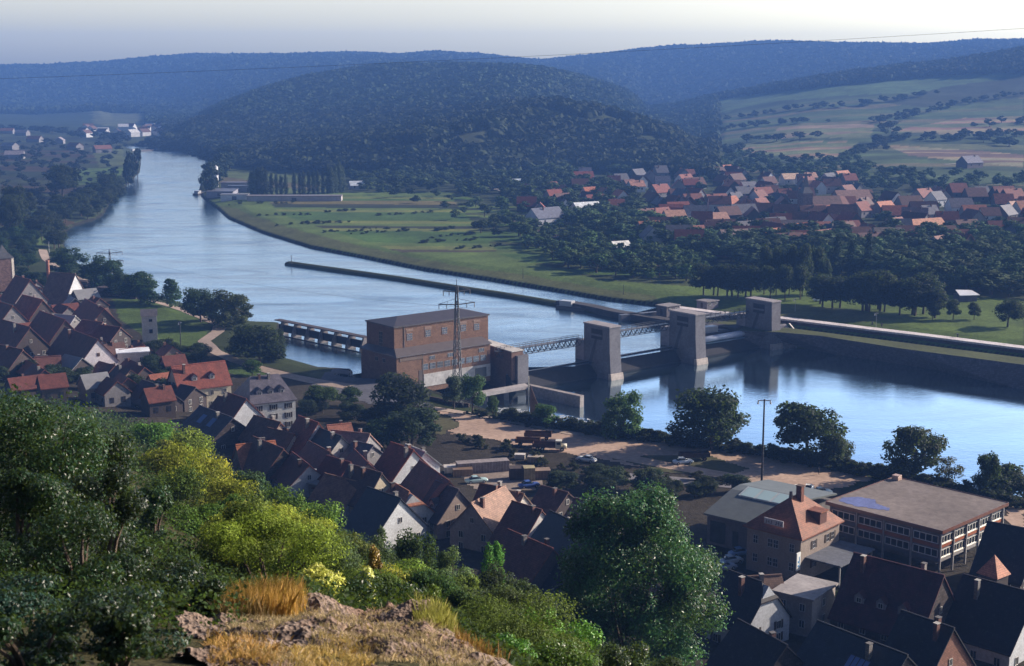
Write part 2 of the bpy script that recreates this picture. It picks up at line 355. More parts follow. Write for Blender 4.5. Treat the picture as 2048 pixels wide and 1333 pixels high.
# land use (crops, mown and rough grass, bare earth, woodland floor); outlines traced, then lying on the land
PXg, PYg = proj(VX, np.maximum(VY, 3), VZ)
C = np.zeros((nr, nc, 3)); C[:] = (.050, .066, .022)
nz1 = fbm(VX/40, VY/40, 21)[..., None]; nz2 = fbm(VX/9, VY/9, 31)[..., None]
def paint(poly, col, edge=0):
    q = inpoly(PXg+(edge*(nz2[..., 0]-.47)*20), PYg+(edge*(nz1[..., 0]-.47)*8), poly) & (VY > 60)
    C[q] = col
def strips(poly, cols_, ang, width, seed=1):
    q = inpoly(PXg, PYg, poly) & (VY > 60)
    s = VX*math.cos(ang)+VY*math.sin(ang); k = np.floor(s/width+.6*vnoise(VX/90, VY/90, seed)).astype(int)
    cc = np.array(cols_)[(hsh(k, k*0+3, seed)*len(cols_)*.9999).astype(int)]
    C[q] = cc[q]
G1, G2, G3, GD = (.085,.16,.030), (.135,.20,.045), (.21,.24,.06), (.03,.045,.016)
BR, BT, YL = (.16,.095,.06), (.24,.16,.09), (.22,.19,.075)
C[(VY > 8) & (VY < 250)] = (.06, .055, .025)
hillm = VY > 1500; C[hillm] = (.035, .055, .022)
paint([(0,262),(420,262),(420,300),(300,420),(130,500),(0,480)], (.065,.085,.035))
strips([(0,275),(240,275),(240,360),(200,420),(100,470),(0,470)], [(.045,.05,.03),(.06,.075,.03),(.08,.055,.035),(.035,.05,.025)], 1.2, 26, 5)
paint([(180,295),(245,297),(250,330),(200,335)], (.13,.16,.06)); paint([(150,338),(245,335),(240,360),(150,372)], (.10,.16,.045))
paint([(60,420),(110,425),(90,490),(75,490)], (.09,.14,.04))
paint([(180,210),(400,215),(380,240),(320,262),(190,250)], (.13,.15,.075), 1)
paint([(430,335),(470,330),(650,342),(660,392),(560,392),(440,378)], (.13,.17,.055))
paint([(430,366),(520,372),(640,385),(640,372),(430,352)], (.15,.13,.065), 1)
paint([(415,400),(640,385),(900,385),(1100,440),(1400,560),(1420,600),(1330,612),(1100,575),(850,535),(620,490),(500,455)], G2)
strips([(540,405),(700,392),(900,392),(1050,440),(1050,500),(960,505),(800,505),(560,430)], [G1,G2,G3,G2,GD,GD,G1,(.05,.055,.025),G3,(.10,.085,.05),YL], 1.5, 13, 9)
strips([(900,392),(1150,420),(1400,520),(1400,575),(1200,560),(1000,510)], [G1,G2,GD,G1,(.07,.09,.03)], 1.45, 15, 12)
paint([(425,412),(470,418),(560,450),(700,490),(850,520),(1050,552),(1300,590),(1330,610),(1100,576),(850,536),(620,490),(520,462),(455,434)], (.15,.165,.055), 1)
paint([(1400,560),(2048,600),(2048,720),(1560,650),(1330,612)], (.12,.18,.035))
paint([(1560,610),(1700,618),(1800,640),(1560,645)], (.15,.16,.06), 1)
# fields on the right-hand slopes
paint([(1270,225),(1500,190),(1700,165),(2048,130),(2048,330),(1500,330),(1380,280)], (.075,.13,.05), 1)
strips([(1270,225),(1500,190),(2048,150),(2048,372),(1740,365),(1500,345),(1400,330),(1340,300)], [(.075,.13,.05),(.11,.17,.06),(.055,.09,.04),(.20,.18,.09),(.09,.14,.05),(.15,.17,.07)], 1.46, 34, 13)
paint([(1280,222),(1560,178),(1900,148),(2048,150),(1850,185),(1560,200),(1380,240),(1290,240)], (.12,.20,.075), 1)
paint([(1760,205),(1900,172),(2048,155),(2048,195),(1850,215)], (.06,.08,.04))
strips([(1460,292),(1540,282),(1720,284),(1660,322),(1500,308)], [(0.374,0.272,0.153),(0.170,0.238,0.085),(0.340,0.204,0.128),(0.238,0.272,0.119),(0.153,0.204,0.076),(0.408,0.340,0.204)], 1.42, 19, 3)
strips([(1780,262),(1930,236),(2048,240),(2048,262),(1900,270)], [(0.408,0.255,0.170),(0.272,0.153,0.111),(0.340,0.289,0.153),(0.170,0.204,0.085)], 1.45, 24, 4)
strips([(1770,290),(1960,302),(2048,310),(2048,335),(1820,312)], [(0.408,0.306,0.170),(0.187,0.119,0.093),(0.340,0.323,0.187),(0.136,0.170,0.068)], 1.42, 17, 6)
strips([(1560,250),(1750,248),(1740,276),(1540,278)], [(0.340,0.255,0.170),(0.170,0.204,0.085),(0.204,0.238,0.102)], 1.3, 22, 8)
paint([(850,235),(930,225),(1000,262),(980,300),(870,330),(780,300)], (.07,.085,.04), 1)
paint([(900,190),(1050,215),(1200,245),(1250,270),(1000,240)], (.075,.10,.04), 1)
# town side
paint([(0,560),(240,600),(400,700),(640,760),(860,820),(1100,900),(1500,960),(2048,1020),(2048,1400),(900,1333),(430,900),(0,760)], (.06,.05,.038))
paint([(225,598),(300,600),(410,640),(425,650),(400,690),(330,700),(240,640)], (.11,.17,.04)); paint([(470,715),(560,745),(520,760),(450,745)], (.08,.13,.035))
paint([(600,744),(735,742),(735,770),(640,758)], (.11,.12,.055)); 
dw = segdist(VX, VY, WATER, True) if False else None
for i in range(0, nr, 60):
    sl_ = slice(i, i+60)
    if VY[i, 0] > 2200 or VY[min(i+59, nr-1), 0] < 230: continue
    dd = segdist(VX[sl_], VY[sl_], WATER, True); dn_ = segdist(VX[sl_], VY[sl_], dn_left)
    C[sl_][(dd < 1.1)] = (.025,.024,.018); C[sl_][(dn_ < 6.5)] = (.030,.030,.018)
C *= .62
C *= (.8+.45*nz1)*(.75+.55*nz2)
fl = np.concatenate([C, np.ones((nr, nc, 1))], -1).reshape(-1, 4).astype(np.float32)
ca = gm.color_attributes.new('landuse', 'FLOAT_COLOR', 'POINT'); ca.data.foreach_set('color', fl.ravel())
tag(obj('ground', gm, 'ground'), 'valley floor with meadows, crop strips and wooded hills', kind='structure')
# water sheets
ex = np.array([.775, .63]); fx_ = np.array([.63, -.775])      # along the weir, and downstream
axis0 = np.array([-38.5, 401.0])
wl_pts = [tuple(axis0-ex*260), tuple(axis0), P(1149,733,0)[:2], P(1320,704,0)[:2], P(1495,676,0)[:2], P(1500,668,0)[:2], P(1238,634,0)[:2], P(1325,613,0)[:2], (260,640), (900,2000), (-300,2600), (-1300,2300), (-800,400)]
m = mesh_np('river', [(x, y, WU) for x, y in wl_pts], [tuple(range(len(wl_pts)))])
tag(obj('river', m, 'water_up'), 'smooth pale blue river above the weir', kind='structure')
m = mesh_np('river', [(-120,200,WD),(420,100,WD),(600,420,WD),(260,640,WD),(-120,640,WD)], [(0,1,2,3,4)])
tag(obj('river', m, 'water_down'), 'lower river pool below the weir', kind='structure')
# ------------------------------------------------------------------ power station, weir, lock
RZ = math.atan2(.63, .775)
CONC = (.145, .14, .16)
def lerp(a, b, t): return [a[i]+(b[i]-a[i])*t for i in range(len(a))]
def window(parent, w, h, loc, rz=0, nx=2, ny=1, frame=(.7,.7,.68), glass=(.02,.025,.035), name='window', rail=.07, lit=None):
    key = ('w', w, h, nx, ny, rail)
    if key not in _WM:
        f = MB(); t = .09
        f.box(-w/2, w/2, -t, 0, 0, rail).box(-w/2, w/2, -t, 0, h-rail, h).box(-w/2, -w/2+rail, -t, 0, rail, h-rail).box(w/2-rail, w/2, -t, 0, rail, h-rail)
        for i in range(1, nx): x = -w/2+w*i/nx; f.box(x-rail/2, x+rail/2, -t*.9, 0, rail, h-rail)
        for i in range(1, ny): z = h*i/ny; f.box(-w/2+rail, w/2-rail, -t*.8, 0, z-rail/2, z+rail/2)
        g = MB(); g.box(-w/2+rail*.5, w/2-rail*.5, -t*.5, 0.01, rail*.5, h-rail*.5)
        _WM[key] = (f.mesh('window'), g.mesh('pane'))
    a, b = _WM[key]
    o = obj(name, a, 'paint', parent, frame); o.location = loc; o.rotation_euler = (0, 0, rz)
    p = obj('pane', b, 'glass', o, glass); return o
_WM = {}
BRK = (.185, .108, .078)
A0 = P(788, 655, 16.5)
ps = empty('power_station', (A0[0], A0[1], 0), RZ, label='large brick power station with a low pitched roof standing between river and weir', cat='power station')
b = MB(); b.box(0, 33, 0, 13.8, 0, 16.3); b.build('wall', 'brick', ps, BRK)
r = MB(); r.add([(-.35,-.35,16.3),(33.35,-.35,16.3),(33.35,14.1,16.3),(-.35,14.1,16.3),(-.35,-.35,16.62),(33.35,-.35,16.62),(33.35,14.1,16.62),(-.35,14.1,16.62),(6,6.9,18.1),(27,6.9,18.1)],
    [(0,3,2,1),(0,1,5,4),(1,2,6,5),(2,3,7,6),(3,0,4,7),(4,5,9,8),(5,6,9),(6,7,8,9),(7,4,8)])
r.build('roof', 'corrugated', ps, (.12,.10,.11))
b = MB(); b.prism([(-2.4,-4.5),(30.2,-4.5),(30.2,-.003),(-.003,-.003),(-.003,13.2),(-2.4,13.2)], -2, 8.9); an = b.build('annex', 'brick', ps, BRK)
r = MB(); r.add([(-2.7,-4.9,8.9),(30.5,-4.9,8.9),(30.5,-.003,8.9),(-.003,-.003,8.9),(-.003,13.5,8.9),(-2.7,13.5,8.9),(-2.7,-4.9,9.15),(30.5,-4.9,9.15),(30.5,-.003,10.4),(-.003,-.003,10.4),(-.003,13.5,10.1),(-2.7,13.5,9.15)],
    [(0,5,4,3),(0,3,2,1),(6,7,8,9),(6,9,10,11),(0,1,7,6),(1,2,8,7),(5,0,6,11),(4,5,11,10),(2,3,9,8),(3,4,10,9)])
r.build('annex_roof', 'corrugated', ps, (.22,.19,.20))
for x, z in ((5.2,12.2),(11.5,12.5),(17.3,12.6),(24.,12.6),(28.8,12.4)): window(ps, 1.9, 2.0, (x, -.003, z), 0, 3, 3, (.28,.20,.17), (.045,.05,.065), rail=.08)
for x in (5.2, 11.5, 24., 28.8): b = MB(); b.box(x-1.2, x+1.2, -.07, -.003, 14.7, 15.5); b.build('vent', 'metal', ps, (.2,.12,.09))
window(ps, 1.9, 4.2, (-.003, 6.5, 10.2), -math.pi/2, 2, 4, (.3,.22,.18), (.05,.05,.05))
for x in (1.8, ): b = MB(); b.box(3.2, 3.45, -.13, -.003, 10.3, 16.2); b.build('downpipe', 'metal', ps, (.1,.07,.06))
for k in range(9): window(ps, 2.0, 1.7, (7.2+k*2.55, -4.503, 4.3), 0, 4, 2, (.22,.2,.2), (.07,.085,.11), rail=.09)
for x in (9.6, 15.9, 27.): window(ps, 1.9, 1.15, (x, -4.503, 6.9), 0, 3, 1, (.30,.25,.22), (.05,.05,.06))
b = MB(); b.box(-1.4, 6.2, -4.62, -4.503, 7.6, 8.5); b.build('louvre_band', 'corrugated', ps, (.26,.17,.13))
b = MB(); b.box(6.25, 6.5, -4.6, -4.503, .5, 8.8); b.build('downpipe', 'metal', ps, (.1,.07,.06))
b = MB(); b.box(5., 6.1, -4.57, -4.503, .5, 4.4); b.build('door', 'metal', ps, (.07,.05,.05))
for y in (1.5, 5.2): window(ps, 1.6, 1.2, (-2.403, y, 6.6), -math.pi/2, 2, 1, (.25,.18,.15), (.04,.04,.05))
b = MB(); b.box(6.6, 30.15, -4.68, -4.503, -.5, 3.1); b.build('plinth', 'concrete', ps, (.42,.40,.40))
b = MB(); b.box(24.6, 28.6, -4.76, -4.69, -.4, 2.4); b.build('gate_door', 'metal', ps, (.05,.05,.06))
# abutment between station and weir
ab = empty('abutment', (A0[0], A0[1], 0), RZ, label='brick faced abutment block against the right end of the power station', cat='abutment')
b = MB(); b.prism([(33.02,-10.8),(37.2,-10.8),(37.2,5),(33.02,5)], -6, [7.0,7.0,7.6,7.6]); b.build('block', 'brick', ab, (.18,.11,.09))
b = MB(); b.prism([(34.4,-11.9),(38.4,-11.9),(38.4,-3),(37.21,-3),(37.21,-10.81),(34.4,-10.81)], -6, 5.8); b.build('end_pier', 'concrete', ab, CONC)
b = MB(); b.prism([(32.9,-11),(37.4,-11),(37.4,5.1),(32.9,5.1)], [7.01,7.01,7.61,7.61], [7.25,7.25,7.85,7.85]); b.build('coping', 'concrete', ab, (.5,.47,.45))
# yard and tail-race bridge
q0, q1, q2 = P(940, 789, -1), P(1056, 769, -1), P(1164, 792, -1)
def wallrun(pts, t, z0, z1, side=0):
    """solid wall along a polyline, thickness t"""
    b = MB(); n = len(pts); L = []; R = []
    for i, p in enumerate(pts):
        a = pts[max(i-1, 0)]; c = pts[min(i+1, n-1)]; dx, dy = c[0]-a[0], c[1]-a[1]; l = math.hypot(dx, dy); nx, ny = -dy/l, dx/l
        L.append((p[0]+nx*t*(.5+side), p[1]+ny*t*(.5+side))); R.append((p[0]-nx*t*(.5-side), p[1]-ny*t*(.5-side)))
    Z0 = z0 if hasattr(z0, '__len__') else [z0]*n; Z1 = z1 if hasattr(z1, '__len__') else [z1]*n
    V = []; Fc = []
    for i in range(n): V += [(L[i][0], L[i][1], Z0[i]), (L[i][0], L[i][1], Z1[i]), (R[i][0], R[i][1], Z1[i]), (R[i][0], R[i][1], Z0[i])]
    for i in range(n-1):
        a = 4*i; c = a+4
        for k in range(4): Fc.append((a+k, a+(k+1) % 4, c+(k+1) % 4, c+k))
    Fc += [(3,2,1,0), tuple(4*(n-1)+k for k in (0,1,2,3))]
    return b.add(V, Fc)
tb = empty('tailrace_bridge', (q0[0], q0[1], 0), 0, label='low concrete deck crossing the tail race beside the power station', cat='bridge')
loc = lambda p: (p[0]-q0[0], p[1]-q0[1])
wallrun([loc(q0), loc(q1)], 3.2, -1.9, -1.0).build('deck', 'concrete', tb, (.36,.33,.33))
for t in (.25, .62): c = lerp(loc(q0), loc(q1), t); b = MB(); b.box(c[0]-.7, c[0]+.7, c[1]-1.4, c[1]+1.4, -6, -1.91); b.build('pier', 'concrete', tb, CONC)
gw = wallrun([q1, q2], 1.6, -7, -1.0).build('guide_wall', 'concrete', None, (.30,.26,.25)); tag(gw, 'long concrete guide wall running out from the tail race bridge into the lower pool', 'wall')
# weir piers
def pier(px, py, label, ramp=False):
    p = P(px, py, WD)    # foot of the right-hand downstream corner
    e = empty('weir_pier', (p[0], p[1], 0), RZ, label=label, cat='weir pier')
    # local: x along the weir (to the right), y upstream; corner at x=0,y=0
    T = 12.6
    
    b = MB()
    b.xprism([(-.6, WD-3), (-.6, WD), (.15, 4.), (.4, T-1.2), (11.6, T-1.2), (11.6, WD-3)][::-1], -4.4, 0); bd = b.build('tower', 'concrete', e, CONC)
    b = MB(); b.xprism([(11.603, WD-3), (11.603, 6.2), (15.8, 5.8), (15.8, WD-3)][::-1], -4.1, -.3); b.build('upstream_block', 'concrete', e, (.27,.25,.27))
    b = MB(); b.box(-4.6, .2, .2, 11.8, T-1.2, T-.8); b.build('coping', 'concrete', e, (.30,.27,.28))
    b = MB(); b.box(-4.48, -4.405, 3.4, 8.2, T-5.2, T-2.2); hs = b.build('recess_shade_slab', 'concrete', e, (.035,.035,.045))  # raised dark slab; the shade of the recess is put into its colour
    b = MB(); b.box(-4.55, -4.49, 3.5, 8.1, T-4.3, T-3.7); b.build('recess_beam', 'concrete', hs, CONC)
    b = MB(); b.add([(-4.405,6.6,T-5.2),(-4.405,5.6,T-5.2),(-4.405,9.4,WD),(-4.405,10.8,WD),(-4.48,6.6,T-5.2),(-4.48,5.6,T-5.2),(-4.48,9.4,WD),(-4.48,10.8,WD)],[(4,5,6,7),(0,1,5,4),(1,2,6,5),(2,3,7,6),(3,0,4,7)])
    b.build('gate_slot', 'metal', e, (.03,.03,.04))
    b = MB(); b.xprism([(-1.1, WD-3), (-1.1, WD+.1), (-.75, WD+1.9), (.3, WD+1.9), (.3, WD-3)][::-1], -4.7, .3); b.build('footing', 'concrete', e, (.42,.36,.33))
    if ramp:
        b = MB(); b.xprism([(1.5, WD-3), (1.5, 3), (14, 3), (14, WD-3)], .003, 3.2); b.build('bank_wall', 'concrete', e, CONC)
        b = MB(); b.add([(.2,-1.5,WD),(9,-3.5,WD),(6,3,3),(.2,4,3),(.2,-1.5,WD-3),(9,-3.5,WD-3),(6,10,WD-3),(.2,10,WD-3)], [(0,1,2,3),(4,5,1,0),(5,6,2,1),(6,7,3,2),(7,4,0,3)]); b.build('apron', 'stone', e, (.26,.24,.26))
        b = MB(); b.add([(6.4,1.8,2.9),(9.6,-3.4,WD+.2),(10.4,-3.2,WD+.2),(7.2,2.2,2.9),(6.4,1.8,3.2),(9.6,-3.4,WD+.5),(10.4,-3.2,WD+.5),(7.2,2.2,3.2)], [(0,1,5,4),(4,5,6,7),(2,3,7,6),(1,2,6,5),(3,0,4,7)]); b.build('stair', 'concrete', e, (.55,.5,.48))
    return p
p1 = pier(1241, 757, 'concrete weir pier nearest the brick power station')
p2 = pier(1410, 727, 'middle one of the three concrete weir piers')
p3 = pier(1560, 697, 'farthest concrete weir pier with a stone apron and stair on the grass bank', True)
# gates
def gate(xa, xb, ztop, label, drum=False):
    o = empty('weir_gate', (p1[0], p1[1], 0), RZ, label=label, cat='weir gate')
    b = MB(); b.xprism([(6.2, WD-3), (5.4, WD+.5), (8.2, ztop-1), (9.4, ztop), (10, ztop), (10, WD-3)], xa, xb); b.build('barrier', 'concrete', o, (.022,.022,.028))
    if drum: b = MB(); b.tube((xa, 8.2, ztop+.2), (xb, 8.2, ztop+.2), 1.0, n=12); b.build('drum', 'metal', o, (.30,.34,.46), True)
    else:
        b = MB(); b.box(xa, xb, 9.3, 9.7, ztop, ztop+.22); b.build('crest_beam', 'metal', o, (.14,.14,.17))
    return o
d12 = math.hypot(p2[0]-p1[0], p2[1]-p1[1]); d23 = math.hypot(p3[0]-p2[0], p3[1]-p2[1])
gate(-36, -4.4, .15, 'long dark gate holding the upper pool between the power station and the nearest pier')
gate(0, d12-4.6, .15, 'dark gate between the nearest and the middle weir pier')
gate(d12, d12+d23-4.6, .8, 'weir gate topped by a pale blue drum between the middle and the farthest pier', True)
# truss footbridges
def truss(x0, x1, y, z, label, h=1.9, rail=1.2):
    o = empty('footbridge', (p1[0], p1[1], 0), RZ, label=label, cat='footbridge'); n = max(4, int((x1-x0)/2.2)); dx = (x1-x0)/n; w = 1.6
    b = MB(); b.box(x0, x1, y-w/2, y+w/2, z, z+.18); b.build('deck', 'metal', o, (.16,.16,.18))
    for s in (-1, 1):
        b = MB(); yy = y+s*(w/2+.11)
        b.box(x0+1.5, x1-1.5, yy-.1, yy+.1, z-h, z-h+.2).box(x0, x1, yy-.1, yy+.1, z+.0, z+.22)
        for i in range(n):
            a = x0+i*dx; b.bar((a, yy, z), (a+dx/2, yy, z-h+.1), .2); b.bar((a+dx/2, yy, z-h+.1), (a+dx, yy, z), .2)
        b.build('truss', 'metal', o, (.05,.05,.06))
        b = MB(); b.box(x0, x1, yy-.05, yy+.05, z+rail, z+rail+.1).box(x0, x1, yy-.04, yy+.04, z+rail*.55, z+rail*.55+.08)
        for i in range(n+1): a = x0+i*dx; b.box(a-.05, a+.05, yy-.05, yy+.05, z+.2, z+rail)
        b.build('railing', 'metal', o, (.06,.06,.07))
truss(-37.5, -4.9, 12.5, 6.6, 'dark truss footbridge from the power station to the nearest weir pier')
truss(.3, d12-4.9, 11.5, 7.3, 'dark truss footbridge between the nearest and the middle weir pier')
truss(d12+.3, d12+d23-4.9, 11.5, 7.3, 'dark truss footbridge between the middle and the farthest weir pier')
# intake beam with piers left of the station
i0, i1 = P(566, 668, 0), P(733, 703, 0)
di = math.hypot(i1[0]-i0[0], i1[1]-i0[1]); ti = empty('intake_screen', (i0[0], i0[1], 0), math.atan2(i1[1]-i0[1], i1[0]-i0[0]), label='dark concrete intake screen on piers spanning the inlet left of the power station', cat='intake screen')
b = MB(); b.box(-3, di, -1.2, 1.2, 4.3, 4.6); b.build('deck', 'concrete', ti, (.07,.055,.06))
b = MB(); b.box(-1, di, -.9, -.3, .9, 3.3); b.build('screen_wall', 'concrete', ti, (.03,.03,.035))
b = MB(); b.box(-1, di, -2.8, -2.3, -.9, .15); b.build('sill', 'concrete', ti, (.08,.07,.08))
n = 6
for i in range(n+1):
    x = 1.2+(di-1.2)*i/n
    b = MB(); b.xprism([(-2.6, -6), (-2.6, .9), (-1.2, 4.29), (1.2, 4.29), (1.2, -6)], x-.35, x+.35); b.build('pier', 'concrete', ti, (.17,.15,.15))
cw = [P(*q, .8) for q in ((440,664),(452,682),(478,703),(520,720),(560,730),(600,737),(650,741),(698,743))]
tag(wallrun(cw, .7, -3, 1.5).build('retaining_wall', 'concrete', None, (.06,.055,.06)), 'curved dark retaining wall round the inlet left of the power station', 'wall')
# mole dividing the pool
mp = [P(*q, 0) for q in ((578,529),(620,535),(700,546),(800,560),(900,576),(1000,591),(1120,611),(1180,622),(1236,634))]
b = MB(); n = len(mp)
def ribbon(pts, prof):        # profile across (offset, z)
    b = MB(); V = []; Fc = []; n = len(pts); k = len(prof)
    for i, p in enumerate(pts):
        a = pts[max(i-1, 0)]; c = pts[min(i+1, n-1)]; dx, dy = c[0]-a[0], c[1]-a[1]; l = math.hypot(dx, dy); nx, ny = -dy/l, dx/l
        V += [(p[0]+nx*o, p[1]+ny*o, z) for o, z in prof]
    for i in range(n-1):
        for j in range(k-1): a = i*k+j; Fc.append((a, a+1, a+k+1, a+k))
    Fc += [tuple(range(k))[::-1], tuple(n*k-k+j for j in range(k))]
    return b.add(V, Fc)
def densify(pts, st):
    out = []
    for a, c in zip(pts[:-1], pts[1:]):
        m_ = max(1, int(math.hypot(c[0]-a[0], c[1]-a[1])/st))
        out += [tuple(lerp(a, c, t/m_)) for t in range(m_)]
    return out+[tuple(pts[-1])]
o = ribbon(mp, [(3.6,-2),(2.2,.9),(1.0,1.35),(-1.0,1.35),(-2.2,.9),(-3.6,-2)]).build('mole', 'dirt', None, (.04,.046,.012)); tag(o, 'long narrow grassy mole dividing the upper pool', 'mole')
o = ribbon([P(*q, 0) for q in ((1120,612),(1180,622),(1232,634),(1330,650),(1480,668))], [(2.5,-5),(2.3,2.2),(-2.3,2.2),(-2.5,-5)]).build('lock_guide_wall', 'concrete', None, (.06,.055,.06)); tag(o, 'dark concrete guide wall continuing the mole to the lock', 'wall')
# lock island, quay and chamber
isl_far = PZ([(1330,628),(1420,640),(1560,654),(2048,716),(2600,790)], 2.0); isl_near = PZ([(1480,662),(1560,665),(1640,672),(1800,697),(2048,730),(2600,815)], 2.0)
ft = [(1500,700),(1600,697),(1687,715),(1875,744),(2048,784),(2600,900)]; isl_foot = PZ(ft, WD-.6)
b = MB(); na = len(isl_near); nf = len(isl_far)
V = [(p[0], p[1], 2.0) for p in isl_far] + [(p[0], p[1], 2.0) for p in isl_near]
b.add(V, [tuple(range(nf-1, -1, -1)) + tuple(range(nf, nf+na))])
V2 = [(p[0], p[1], 2.0) for p in isl_far] + [(p[0], p[1], -7) for p in isl_far]; b.add(V2, [(i, i+1, nf+i+1, nf+i) for i in range(nf-1)])
is_ = b.build('lock_island', 'dirt', None, (.075,.085,.034)); tag(is_, kind='structure')
V = [(p[0], p[1], 1.99) for p in isl_near] + [(p[0], p[1], -4.8) for p in isl_foot]; b = MB(); b.add(V, [(i, na+i, na+i+1, i+1) for i in range(na-1)])
emb = b.build('stone_embankment', 'stone', None, (.10,.088,.105)); tag(emb, 'sloping stone embankment below the grass strip beside the lower pool', 'embankment')
# overgrown foot of the embankment
qf = PZ([(1330,613),(1420,625),(1560,637),(1700,654),(1850,672),(2048,697),(2600,765)], 2.9)
tag(wallrun(qf, 4.2, -7, 2.9, .45).build('lock_quay', 'concrete', None, (.66,.60,.61)), 'long pale concrete quay along the far side of the lock channel', 'quay')
tag(wallrun([(x-.9*0, y-.2, 0) for x, y, z in qf], .5, -7, 2.3, -.7).build('lock_wall', 'stone', None, (.075,.05,.055)), 'lock wall below the pale quay, shade put into its dark colour', 'wall')  # dark tint carries the shade lying on this wall face
for q, t, lab in (((1747,651), 'boll', 'bollard on the pale quay nearest the lock'), ((1766,655), '', 'bollard on the pale quay second from the lock'), ((1918,676), '', 'bollard on the pale quay farthest right')):
    c = P(*q, 2.9); b = MB(); b.tube((0,0,0), (0,0,.9), .28, .22, 8).tube((0,0,.9), (0,0,1.1), .42, .42, 8); tag(b.build('bollard', 'metal', None, (.03,.03,.03), loc=(c[0], c[1]+1.5, 2.9)), 'dark '+lab, 'bollard', 'quay bollards')
def hut(px, py, z, w, d, h, col, label, name='lock_house', roofcol=(.26,.24,.25), rz=RZ, win=True, over=.3):
    p = P(px, py, z); e = empty(name, (p[0], p[1], z), rz, label=label, cat=name.replace('_', ' '))
    b = MB(); b.box(-w/2, w/2, -d/2, d/2, -2, h); b.build('wall', 'concrete', e, col)
    b = MB(); b.box(-w/2-over, w/2+over, -d/2-over, d/2+over, h, h+.3); b.build('roof', 'concrete', e, roofcol)
    if win:
        for i in range(max(1, int(w/3))): window(e, 1.1, 1.0, (-w/2+(i+.5)*w/max(1, int(w/3)), -d/2-.003, h*.5))
        b = MB(); b.box(-w/2-.05, -w/2-.003, -.5, .5, 0, 2.0); b.build('door', 'wood', e, (.05,.04,.04))
    return e
hut(1336, 628, 2, 6.5, 5, 3.0, (.15,.135,.15), 'grey lock control house behind the middle weir pier')
hut(1415, 615, 2, 6, 5, 2.4, (.16,.15,.18), 'second grey lock house beyond the lock with a flat roof')
lw = wallrun([P(1240,630,2.2), P(1330,622,2.2)], 2.0, -6, 2.2).build('lock_gate', 'metal', None, (.10,.10,.12)); tag(lw, 'upper lock gate closing the channel beside the lock house', 'lock gate')
ld = wallrun([P(1360,627,2.6), P(1500,628,2.6)], 3.0, 1.5, 2.55).build('lock_deck', 'concrete', None, (.34,.31,.34)); tag(ld, 'pale concrete deck beside the lock between the lock houses and the farthest pier', 'deck')
# ------------------------------------------------------------------ roads and paths (sheets following the land)
def path(pts, width, name, mat, col, label, lift=.09, z=3, step=3.):
    W = [ground(*q) if len(q) == 2 else q for q in pts]; W = densify([(p[0], p[1], p[2]) for p in W], step)
    ws = width if hasattr(width, '__len__') else [width]*len(W); V = []; Fc = []; n = len(W)
    for i, p in enumerate(W):
        a = W[max(i-1, 0)]; c = W[min(i+1, n-1)]; dx, dy = c[0]-a[0], c[1]-a[1]; l = math.hypot(dx, dy)+1e-6; nx, ny = -dy/l, dx/l
        wd = np.interp(i/(n-1), np.linspace(0, 1, len(ws)), ws)/2*(1+.12*(vnoise(i*.5, 3.)-.5))
        for o in (-1, -.33, .33, 1): x, y = p[0]+nx*o*wd, p[1]+ny*o*wd; V.append((x, y, zg(x, y)+lift))
    for i in range(n-1):
        for j in range(3): a = i*4+j; Fc.append((a, a+1, a+5, a+4))
    b = MB(); b.add(V, Fc); o = b.build(name, mat, None, col); return tag(o, label, kind='structure')
path([(85,500),(92,520),(130,548),(180,565),(250,585),(320,607),(375,624),(415,640),(440,650),(436,664),(408,684),(430,704),(470,722),(520,738),(570,752),(640,766),(700,775)], [4,4,3.5,3.5,3.5,3.2,3.2,3,3.4,4.2,5,4.2,4,4,4,5,6], 'road', 'dirt', (.32,.25,.21), 'pale riverside road curving past the inlet')
def patch(name, poly, mat, col, lift, label, st=4.0):
    st = min(st, .7)
    Wp = [ground(*q)[:2] for q in poly]; xs = [p[0] for p in Wp]; ys = [p[1] for p in Wp]
    gx, gy = np.meshgrid(np.arange(min(xs), max(xs)+st, st), np.arange(min(ys), max(ys)+st, st)); cx, cy = gx[:-1, :-1]+st/2, gy[:-1, :-1]+st/2
    k = inpoly(cx+(fbm(cx/3, cy/3, 91, 3)-.47)*3.5, cy+(fbm(cx/3, cy/3, 95, 3)-.47)*3.5, Wp); gz = zterr(gx, gy)+lift; nn = gx.shape[1]
    I, J = np.nonzero(k); f = np.stack([I*nn+J, I*nn+J+1, (I+1)*nn+J+1, (I+1)*nn+J], -1)
    o = obj(name, mesh_np(name, np.stack([gx, gy, gz], -1).reshape(-1, 3), f, True, True), mat, None, col); return tag(o, label, kind='structure')
patch('gravel_lot', [(870,822),(1000,842),(1100,866),(1300,885),(1520,912),(1700,950),(2048,1020),(2048,1060),(2020,1075),(2000,1000),(1740,962),(1640,985),(1560,968),(1400,950),(1260,935),(1190,915),(1100,905),(980,880),(900,868),(915,845)], 'dirt', (.42,.30,.235), .05, 'wide bare earth lot between town and river', 1.5)
path([(865,818),(1000,840),(1140,868),(1300,885),(1440,899),(1600,921),(1760,948),(2048,1003)], 3.0, 'river_path', 'dirt', (.40,.32,.27), 'pale footpath along the river bank', .13, step=2)
path([(1190,905),(1320,930),(1440,952),(1560,975),(1640,990)], 5, 'track', 'dirt', (.38,.28,.22), 'earth track across the lot', .12, step=2)
patch('grass_patch', [(1225,920),(1300,912),(1420,915),(1500,940),(1440,955),(1330,945)], 'dirt', (.075,.075,.04), .10, 'dull grass patch in the lot', 1.)
patch('grass_patch', [(865,830),(905,838),(918,852),(880,872),(860,868)], 'dirt', (.09,.085,.045), .10, 'dull grass patch at the left end of the lot', 1.)
